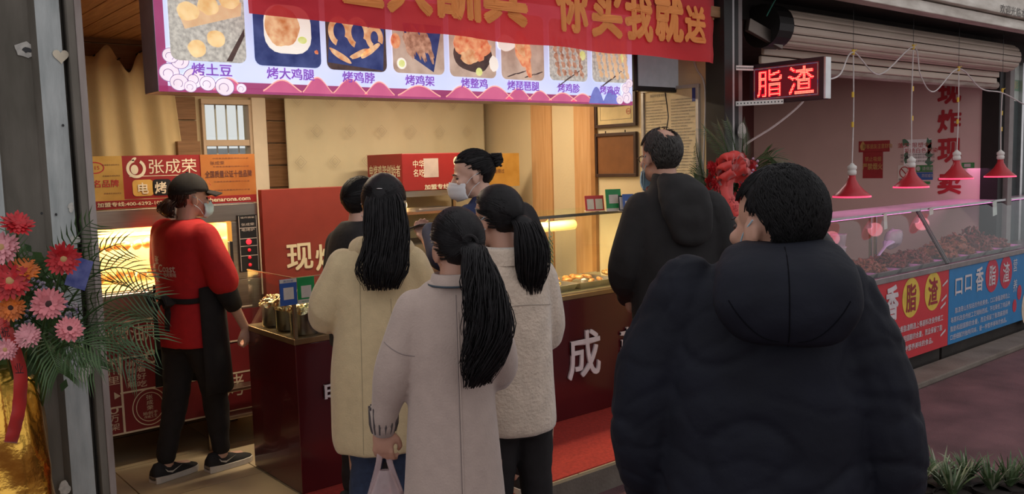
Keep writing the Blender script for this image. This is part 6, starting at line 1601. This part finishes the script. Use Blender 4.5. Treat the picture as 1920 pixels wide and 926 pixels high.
# ---- 3. woman in grey pink coat with tail of hair, nearest of the women
D3 = 2.65; u3 = D3 / FPX
R3_, H3, S = person('woman in long greyish pink coat with low black ponytail carrying a plastic bag', gpos(836, D3), .001, 1.61, va(836), head=(22, 0, -3), hoff=(.035, 0),
    arms=(((-.245, -.01, 1.12), (-.285, .05, .925)), ((.20, .03, 1.10), (.10, .26, 1.10))), hands=({'curl': .75, 'n': (-.35, -1, 0), 'd': (-.05, .06, -1)}, {'curl': .8}), vox=.0055)
M_gc = mat('grey_pink_wool', (.46, .36, .31), .95, var=.05, scale=25, bump=.22, bscale=160, sheen=.3)
f3_ = lambda t, z: .02 * sin(t * 4 + 1) * max(0, 1.0 - z)
co = garment(R3_, 'coat', M_gc, [(.34, -.01, 0, .235, .19), (.60, -.01, 0, .215, .175), (.85, -.005, 0, .192, .155), (1.05, .0, 0, .172, .14), (1.20, .0, 0, .178, .135), (1.30, .005, 0, .172, .115), (1.365, .01, 0, .125, .09), (1.395, .02, 0, .075, .07)],
    [([(-.135, 0, 1.275), (-.222, -.01, 1.12), (-.278, .03, .965)], [.088, .080, .056]), ([(.14, 0, 1.27), (.195, .03, 1.11), (.13, .21, 1.09)], [.086, .078, .058])], amp=.006, fold=f3_, zs=.3)
M_seam = mat('grey_seam', (.27, .22, .205), .9)
seam(co, [(.028 - .004 * k / 30, 1.35 - 1.0 * k / 30) for k in range(31)], M_seam, .0015); seam(co, [(.034 - .004 * k / 30, 1.30 - .95 * k / 30) for k in range(31)], M_gc, .003)
seam(co, [(-.27 + .13 * k / 12, 1.215 - .045 * math.sin(k / 12 * 1.6)) for k in range(13)], M_seam, .0015)
bm = lathe(bmn(), [(.078, 0), (.070, .03), (.062, .034), (.066, 0)], (.02, 0, 1.375), 22); obj('collar', bm, M_gc, R3_, smooth=True)
bm = bmn(); P = [Vector((.02 + .084 * cos(t), .088 * sin(t), 1.378 + .003 * sin(t))) for t in [2 * pi * i / 30 for i in range(31)]]; tube(bm, P, .0035, 5); obj('collar_piping', bm, mat('blue_grey_piping', (.05, .07, .09), .8), R3_)
ca, cb = Vector((-.279 * WX, .03 * WX, .968)), Vector((-.285 * WX, .05 * WX, .905)); bm = tube(bmn(), [ca + Vector((0, 0, .02)), ca.lerp(cb, .5), cb], [.046, .042, .035], 28); cf = obj('cuff', bm, M_gc, R3_, smooth=True)
bm = bmn()
for k in range(14):
    t = 2 * pi * k / 14; tube(bm, [ca + Vector((.0445 * cos(t), .0445 * sin(t), .028)), ca.lerp(cb, .5) + Vector((.043 * cos(t), .043 * sin(t), 0)), cb + Vector((.036 * cos(t), .036 * sin(t), .004))], .0038, 5)
obj('cuff_stripe', bm, mat('dark_knit', (.09, .075, .075), .9), cf)['kind'] = 'stuff'
bm = hair_cap(R3_, H3, HAIR, low=-.98, front=.3, fz=.5, r=1.04); tie = Vector((-.05, -1, -.12)); pony_cap_locks(bm, H3, tie, 520, 7, low=-.62)
tp = scalp(H3, tie.normalized(), 1.02)
tail(bm, [tp + Vector((0, .03, .0)), tp + Vector((.012, -.035, -.02)), (.10, -.165, 1.38), (.118, -.172, 1.26), (.10, -.165, 1.17), (.08, -.155, 1.09)], [.022, .030, .052, .060, .050, .02], 750, 8, r0=.0028, flat=.6, core=.68, ragged=.55, wave=.026)
obj('hair', bm, HAIR, R3_, smooth=True)
bm = bmn(); P = [tp + Vector((.024 * cos(t), -.002, .024 * sin(t))) for t in [2 * pi * i / 16 for i in range(17)]]; tube(bm, P, .005, 6); obj('hair_tie', bm, M_blk, R3_)
legs(R3_, M_blk, .95, ft); shoes(R3_, ft, M_shoe, M_sole)
# plastic bag in her left hand (a thing of its own)
rot3 = Matrix.Translation((*gpos(836, D3), 0)) @ Matrix.Rotation(radians(va(836) - 90), 4, 'Z')
hw = rot3 @ Vector((-.289 * WX, .052, .835))
pb = thing('plastic_bag', 'thin pinkish plastic carrier bag hanging from the left hand of the woman in grey pink', 'bag', tuple(hw + Vector((0, 0, -.42))))
rg = Vector((cos(radians(va(836) - 90)), sin(radians(va(836) - 90)), 0))
M_pb = mat('pink_plastic_film', (.66, .50, .50), .15, var=.15, scale=8, alpha=.42, bump=.6, bscale=25, spec=.8)
bm = bmn(); rings = []
fd_ = Vector((-rg.y, rg.x, 0))
for j in range(14):
    t = j / 13; z = hw.z - .055 - .34 * t; wd = lerp(.018, .085, min(1, t * 1.8) ** .8) * (1 if t < .93 else .75); dp = lerp(.01, .05, min(1, t * 1.5))
    rings.append([bm.verts.new(hw + rg * (cos(a) * wd * (1 + .16 * noise.noise(Vector((cos(a) * 3, sin(a) * 3, t * 5))))) + fd_ * (sin(a) * dp * (1 + .2 * noise.noise(Vector((cos(a) * 4 + 5, sin(a) * 4, t * 5))))) + Vector((0, 0, z - hw.z))) for a in [2 * pi * i / 30 for i in range(30)]])
ring_bridge(bm, rings, False); obj('bag_film', bm, M_pb, pb, smooth=True)
bm = bmn()
for s in (-1, 1): tube(bm, curve_pts([hw + rg * s * .012 + Vector((0, 0, .0)), hw + rg * s * .022 + Vector((0, 0, -.05)), hw + rg * s * .05 + Vector((0, 0, -.14))], 5), [.010] * 11, 8, flat=.25, up=rg)
obj('bag_handle', bm, M_pb, pb, smooth=True)
bm = bmn(); ell(bm, hw + Vector((0, 0, -.31)), (.055, .05, .07)); obj('wrapped_food', bm, mat('pinkish_parcel', (.45, .22, .20), .6), pb, smooth=True)

WX = 0.8
# ---- 4. woman in cream fleece coat
D4 = 3.15
f4_ = va(985) + 20
R4, H4, S = person('woman in cream fleece coat with thick low ponytail and blue mask', gpos(956, D4), .001, 1.665, f4_, head=(28, -4, 0), hoff=(-.03, .02), arms=(((-.20, .08, 1.08), (-.08, .28, 1.12)), ((.20, .08, 1.08), (.08, .28, 1.12))), vox=.007)
eyes(R4, H4); mask(R4, H4, M_maskb)
M_fl = mat('cream_fleece', (.66, .54, .43), 1.0, var=.10, scale=22, bump=.6, bscale=90, sheen=.6)
co = garment(R4, 'coat', M_fl, [(.76, 0, 0, .178, .155), (.80, 0, 0, .19, .165), (1.0, 0, 0, .182, .16), (1.15, 0, 0, .172, .15), (1.28, 0, 0, .178, .14), (1.36, 0, 0, .15, .115), (1.42, -.01, .01, .095, .085)],
    [([(-.14, 0, 1.30), (-.195, .07, 1.10), (-.09, .22, 1.11)], [.088, .078, .06]), ([(.14, 0, 1.30), (.195, .07, 1.10), (.09, .22, 1.11)], [.088, .078, .06])], amp=.006)
bm = lathe(bmn(), [(.10, 0), (.095, .05), (.082, .065), (.075, .03), (.08, 0)], (-.01, .01, 1.375), 22); me_ = obj('collar', bm, M_fl, R4, smooth=True)
seam(co, [(-.15 + .30 * k / 20, 1.225 + .012 * sin(k / 20 * pi)) for k in range(21)], mat('fleece_seam', (.46, .39, .32), .9), .002)
bm = hair_cap(R4, H4, HAIR, low=-.98, front=.3, fz=.5, r=1.05); tie = Vector((0, -1, -.35)); pony_cap_locks(bm, H4, tie, 460, 17, low=-.6); tp = scalp(H4, tie.normalized(), 1.02)
tail(bm, [tp + Vector((0, .02, 0)), tp + Vector((.012, -.03, -.02)), tp + Vector((.025, -.055, -.10)), tp + Vector((.030, -.055, -.18)), tp + Vector((.032, -.045, -.27))], [.025, .042, .058, .058, .03], 560, 18, r0=.0029, flat=.7, ragged=.3, wave=.008)
obj('hair', bm, HAIR, R4, smooth=True)
legs(R4, M_blk, 1.0, ft, top=.86, r=(.10, .07, .052)); shoes(R4, ft, M_shoe, M_sole)

WX = 0.92; ZS = 1.055
# ---- 5. masked woman with bun and dark jacket, phone in hand
D5 = 4.12
f5 = va(940) + 38
a5 = gpos(926, D5); z5 = FZ + .007 if a5[1] > 3.2 else 0.001
R5, H5, S = person('woman with hair bun and white mask in dark blue jacket turning left', a5, z5, 1.69, f5, head=(62, -6, 0), hoff=(-.06, .04), arms=(((-.22, .16, 1.12), (-.16, .40, 1.24)), ((.25, -.02, 1.08), (.20, .22, 1.05))), hands=({'curl': .7, 'n': (-.2, .2, -1), 'sc': 1.0}, None), skin=SKIN2, vox=.0065)
eyes(R5, H5, True); mask(R5, H5, M_mask)
M_navy = mat('navy_jacket', (.012, .022, .075), .8, var=.15, scale=15); M_dk = mat('charcoal_jacket', (.018, .017, .018), .85, var=.2, scale=20, bump=.15)
co = garment(R5, 'jacket', M_navy, [(.82, 0, 0, .185, .15), (1.0, 0, 0, .19, .155), (1.15, 0, 0, .185, .145), (1.27, 0, 0, .195, .13), (1.34, 0, 0, .15, .11), (1.385, -.02, .01, .08, .075)],
    [([(-.155, 0, 1.27), (-.22, .14, 1.12), (-.17, .34, 1.215)], [.085, .072, .052])], amp=.007)
garment(R5, 'right_sleeve', M_dk, [(.86, .06, -.03, .16, .12), (1.05, .06, -.03, .16, .13), (1.22, .06, -.025, .165, .125), (1.33, .05, -.01, .12, .10)], [([(.17, -.01, 1.26), (.255, -.02, 1.08), (.215, .17, 1.04)], [.095, .085, .055])], amp=.006)['label'] = 'charcoal back and sleeve with pale green lattice at the elbow'
bm = bmn()
for k in range(9):
    z = 1.25 - .022 * k
    for s in (-1, 1): tube(bm, curve_pts([(.245, -.11 , z), (.305 + .01, -.06 + s * .0, z - .02 + s * .022), (.338, .0, z + s * .03)], 4), .0018, 4)
obj('green_lattice', bm, mat('pale_green_print', (.30, .42, .18), .7), R5)['kind'] = 'stuff'
bm = tube(bmn(), curve_pts([(-.14, -.10, 1.345), (-.09, -.135, 1.30), (-.02, -.14, 1.33), (.05, -.125, 1.355)], 6), .005, 6); obj('neon_piping', bm, mat('neon_green', (.45, .75, .08), .6), R5)
bm = bmn(); P, R_ = smooth_pts([(-.02 + .10 * cos(t), .01 + .095 * sin(t), 1.375 + .012 * sin(t + 1)) for t in [2 * pi * i / 10 for i in range(11)]], [.034] * 11); tube(bm, P, R_, 10); obj('thick_collar', bm, M_dk, R5, smooth=True)
bm = hair_cap(R5, H5, HAIR, low=-.98, front=.5, fz=.38, r=1.02); tie = Vector((0, -1, .25)); pony_cap_locks(bm, H5, tie, 260, 27, low=-.35); tp = scalp(H5, tie.normalized(), 1.1)
random.seed(3)
for k in range(60):
    a = random.uniform(0, 6.3); b_ = random.uniform(-1, 1); pts = [tp + Vector((.034 * cos(a + s * 3) * cos(b_), .03 * sin(a + s * 3), .034 * sin(b_ + s) )) for s in (0, .2, .4, .6, .8)]; strand(bm, pts, .008, .003)
ell(bm, tp, (.032, .03, .032)); obj('hair', bm, HAIR, R5, smooth=True)
legs(R5, M_blk, .95, ft); shoes(R5, ft, M_shoe, M_sole)
rot5 = Matrix.Translation((a5[0], a5[1], z5)) @ Matrix.Rotation(radians(f5 - 90), 4, 'Z')
ph = rot5 @ Vector((-.155, .475, 1.295)); Mp = rot5.to_3x3().to_4x4(); Mp = Matrix.Translation(ph) @ Mp @ Matrix.Rotation(radians(20), 4, 'Z') @ Matrix.Rotation(radians(-18), 4, 'X')
pt_ = thing('smartphone', 'dark smartphone held flat by the woman with the bun', 'phone', tuple(ph))
boxo('phone_body', (-.037, -.075, -.004), (.037, .075, .004), M_black, pt_, bevel=.003, M=Mp); boxo('phone_screen', (-.034, -.071, .0041), (.034, .071, .0046), mat('screen_glow', (.2, .16, .2), .2, emit=(.5, .4, .45), estr=.2), pt_, M=Mp)

ZS = 1.0
# ---- 6. person half hidden behind the cream coat
D6 = 3.95; a6 = gpos(668, D6); z6 = FZ + .007 if a6[1] > 3.2 else .001
R6, H6, S = person('person with tied dark hair and mask half hidden behind the cream coat woman', a6, z6, 1.57, va(672) - 55, head=(0, 0, 0), hoff=(0, .02), vox=.009, skin=SKIN2)
eyes(R6, H6); mask(R6, H6, M_mask)
garment(R6, 'jacket', M_dk, [(.80, 0, 0, .18, .14), (1.0, 0, 0, .18, .14), (1.2, 0, 0, .19, .13), (1.31, 0, 0, .15, .11), (1.37, 0, .01, .085, .08)], [([(-.15, 0, 1.25), (-.21, 0, 1.02), (-.22, .05, .86)], [.08, .07, .05]), ([(.15, 0, 1.25), (.21, 0, 1.02), (.22, .05, .86)], [.08, .07, .05])])
bm = hair_cap(R6, H6, HAIR, low=-.98, front=.4, fz=.42, r=1.02); pony_cap_locks(bm, H6, Vector((0, -1, 0)), 180, 33, low=-.45); obj('hair', bm, HAIR, R6, smooth=True)
legs(R6, M_blk, .95, ft); shoes(R6, ft, M_shoe, M_sole)

WX = 0.88; ZS = 1.045
# ---- 7. balding man in black hooded jacket
D7 = 3.9
R7, H7, S = person('balding man in black hooded jacket standing at the right end of the counter', gpos(1268, D7), .001, 1.90, va(1268) + 12, head=(22, -3, 0), hoff=(-.055, .03), arms=(((-.262, .0, 1.20), (-.235, .08, 1.12)), ((.27, .0, 1.14), (.20, .22, 1.05))), vox=.007)
mask(R7, H7, M_maskb, .03)
bald = (Vector((.05, -.42, .88)).normalized(), .62)
bm = hair_cap(R7, H7, HAIRM, low=-.85, front=.25, fz=.62, bald=bald, r=.995); short_locks(bm, H7, 1100, .035, 41, low=-.8, bald=(bald[0], .50), r0=.003); obj('hair', bm, mat('greying_hair', (.018, .016, .015), .6, scale=60, col2=(.05, .045, .04)), R7, smooth=True)
bm = bmn(); tube(bm, [H7 @ Vector(v) for v in ((-.080, -.01, .098), (-.075, .05, .098), (-.062, .088, .096))], .0018, 5)
for s in (-1, 1):
    P = [H7 @ Vector((s * .032 + .024 * cos(t), .096 - .012 * abs(s * .032 + .024 * cos(t)) / .05, .090 + .017 * sin(t))) for t in [2 * pi * i / 16 for i in range(17)]]; tube(bm, P, .0018, 5)
obj('spectacles', bm, M_black, R7)['kind'] = 'stuff'
M_bj = mat('black_jacket', (.010, .009, .0095), .85, var=.25, scale=12, bump=.15, bscale=40)
co = garment(R7, 'jacket', M_bj, [(.86, 0, 0, .23, .17), (1.0, 0, 0, .235, .175), (1.2, 0, 0, .225, .165), (1.38, 0, 0, .225, .15), (1.48, -.01, 0, .18, .12), (1.555, -.03, .0, .10, .09), (1.60, -.04, .01, .078, .075)],
    [([(-.17, 0, 1.43), (-.262, -.01, 1.20), (-.235, .16, 1.06)], [.095, .088, .06]), ([(.18, 0, 1.42), (.262, -.01, 1.20), (.21, .17, 1.06)], [.10, .088, .06])], amp=.012, fs=5)
bm = bmn(); section_loft(bm, [(1.30, .04, -.165, .03, .03), (1.33, .04, -.17, .085, .05), (1.42, .03, -.16, .125, .065), (1.50, .01, -.13, .125, .07), (1.57, -.01, -.08, .10, .07), (1.60, -.02, -.05, .06, .05)]); me = remesh(bm, .009, 4); me.transform(Matrix.Diagonal((WX, WX, ZS, 1))); cloth(me, .012, 9, .8); hd = finish('hood', me, M_bj, R7, smooth=True)
bm = tube(bmn(), [(-.04 + .088 * cos(t), .01 + .083 * sin(t), 1.60 + .02 * sin(t)) for t in [pi * .1 + pi * 1.9 * i / 20 for i in range(21)]], .006, 6); obj('red_collar_lining', bm, mat('dark_red_lining', (.14, .015, .012), .8), R7)
legs(R7, M_blk, 1.08, ft); shoes(R7, ft, M_shoe, M_sole)

WX = 0.82; ZS = 1.035
# ---- 8. man in navy padded jacket, nearest
D8 = 1.78; u8 = D8 / FPX
R8, H8, S = person('man with short black hair in a navy padded jacket, nearest to the viewer', gpos(1428, D8), .001, 1.73, va(1428) + 3, head=(42, -2, 4), hoff=(.030, .0), arms=(((-.30, -.01, 1.13), (-.27, .16, .95)), ((.30, -.02, 1.11), (.28, .10, .90))), vox=.0055)
mask(R8, H8, M_maskb, .03); eyes(R8, H8)
bm = hair_cap(R8, H8, HAIRM, low=-.85, front=.3, fz=.5, r=1.03); short_locks(bm, H8, 3000, .040, 51, low=-.8, r0=.0026, wild=.45); obj('hair', bm, HAIRM, R8, smooth=True)
M_puf = mat('navy_padding', (.0055, .0068, .0135), .75, var=.2, scale=9, bump=.3, bscale=22, spec=.25)
co = garment(R8, 'padded_jacket', M_puf, [(.80, 0, 0, .25, .19), (.95, 0, 0, .27, .20), (1.10, 0, 0, .262, .195), (1.25, 0, 0, .255, .185), (1.36, .0, 0, .238, .165), (1.43, .01, 0, .195, .135), (1.475, .03, 0, .12, .10), (1.495, .045, 0, .085, .085)],
    [([(-.185, -.005, 1.37), (-.262, -.01, 1.24), (-.295, -.02, 1.10), (-.285, .08, .95)], [.112, .108, .09, .07]), ([(.185, -.005, 1.36), (.262, -.01, 1.22), (.295, -.02, 1.08), (.29, .05, .92)], [.112, .108, .09, .07])], vox=.0085, sm=3, amp=.009, fs=5, zs=1.6, crease=.011)
ZS = 1.012
bm = bmn(); section_loft(bm, [(1.365, .045, -.205, .05, .03), (1.385, .045, -.21, .12, .06), (1.44, .045, -.205, .165, .085), (1.50, .045, -.165, .160, .095), (1.535, .045, -.10, .135, .09), (1.55, .05, -.06, .10, .07)], p=2.5)
me = remesh(bm, .008, 4); me.transform(Matrix.Diagonal((WX, WX * .95, ZS, 1))); cloth(me, .007, 8, 1.2); hd = finish('hood', me, M_puf, R8, smooth=True)
P = [Vector((.05 + .15 * cos(t), -.075 - .145 * max(0, sin(t)) , 1.505 + .045 * cos(2 * t) * .4)) for t in [pi * i / 24 for i in range(25)]]
bm = bmn(); tube(bm, [Vector((.04 + .092 * cos(t), .0 + .088 * sin(t), 1.515 + .012 * cos(t * 2))) for t in [2 * pi * i / 30 for i in range(31)]], .022, 10); obj('stand_collar', bm, M_puf, R8, smooth=True)
seam(hd, [(.045 + .0 * k, 1.545 - .20 * k / 16) for k in range(17)], mat('navy_seam', (.003, .003, .005), .9, spec=.1), .0012)
for s in (-1, 1): seam(hd, [(.045 + s * (.02 + .11 * k / 14), 1.37 + .012 + .075 * (k / 14) ** 2) for k in range(15)], mat('navy_seam', (.003, .003, .005), .9, spec=.1), .0012)
legs(R8, M_blk, 1.0, ft); shoes(R8, ft, M_shoe, M_sole)

WX = 0.9; ZS = 1
# ---- 9. short haired head hidden behind the nearest man
R9, H9, S = person('dark haired person almost fully hidden behind the navy jacket man', gpos(1522, 2.75), .001, 1.50, va(1522) + 5, vox=.010)
bm = hair_cap(R9, H9, HAIR, low=-.7, front=.3, fz=.5, r=1.05); pony_cap_locks(bm, H9, Vector((0, -1, -.5)), 160, 61, low=-.6); obj('hair', bm, HAIR, R9, smooth=True)
garment(R9, 'jacket', M_dk, [(.70, 0, 0, .17, .14), (.95, 0, 0, .17, .14), (1.12, 0, 0, .175, .13), (1.23, 0, 0, .15, .11), (1.30, 0, .01, .085, .08)], [([(-.14, 0, 1.17), (-.19, 0, .96), (-.20, .05, .80)], [.075, .065, .05]), ([(.14, 0, 1.17), (.19, 0, .96), (.20, .05, .80)], [.075, .065, .05])], vox=.012)
legs(R9, M_blk, .89, ft); shoes(R9, ft, M_shoe, M_sole)
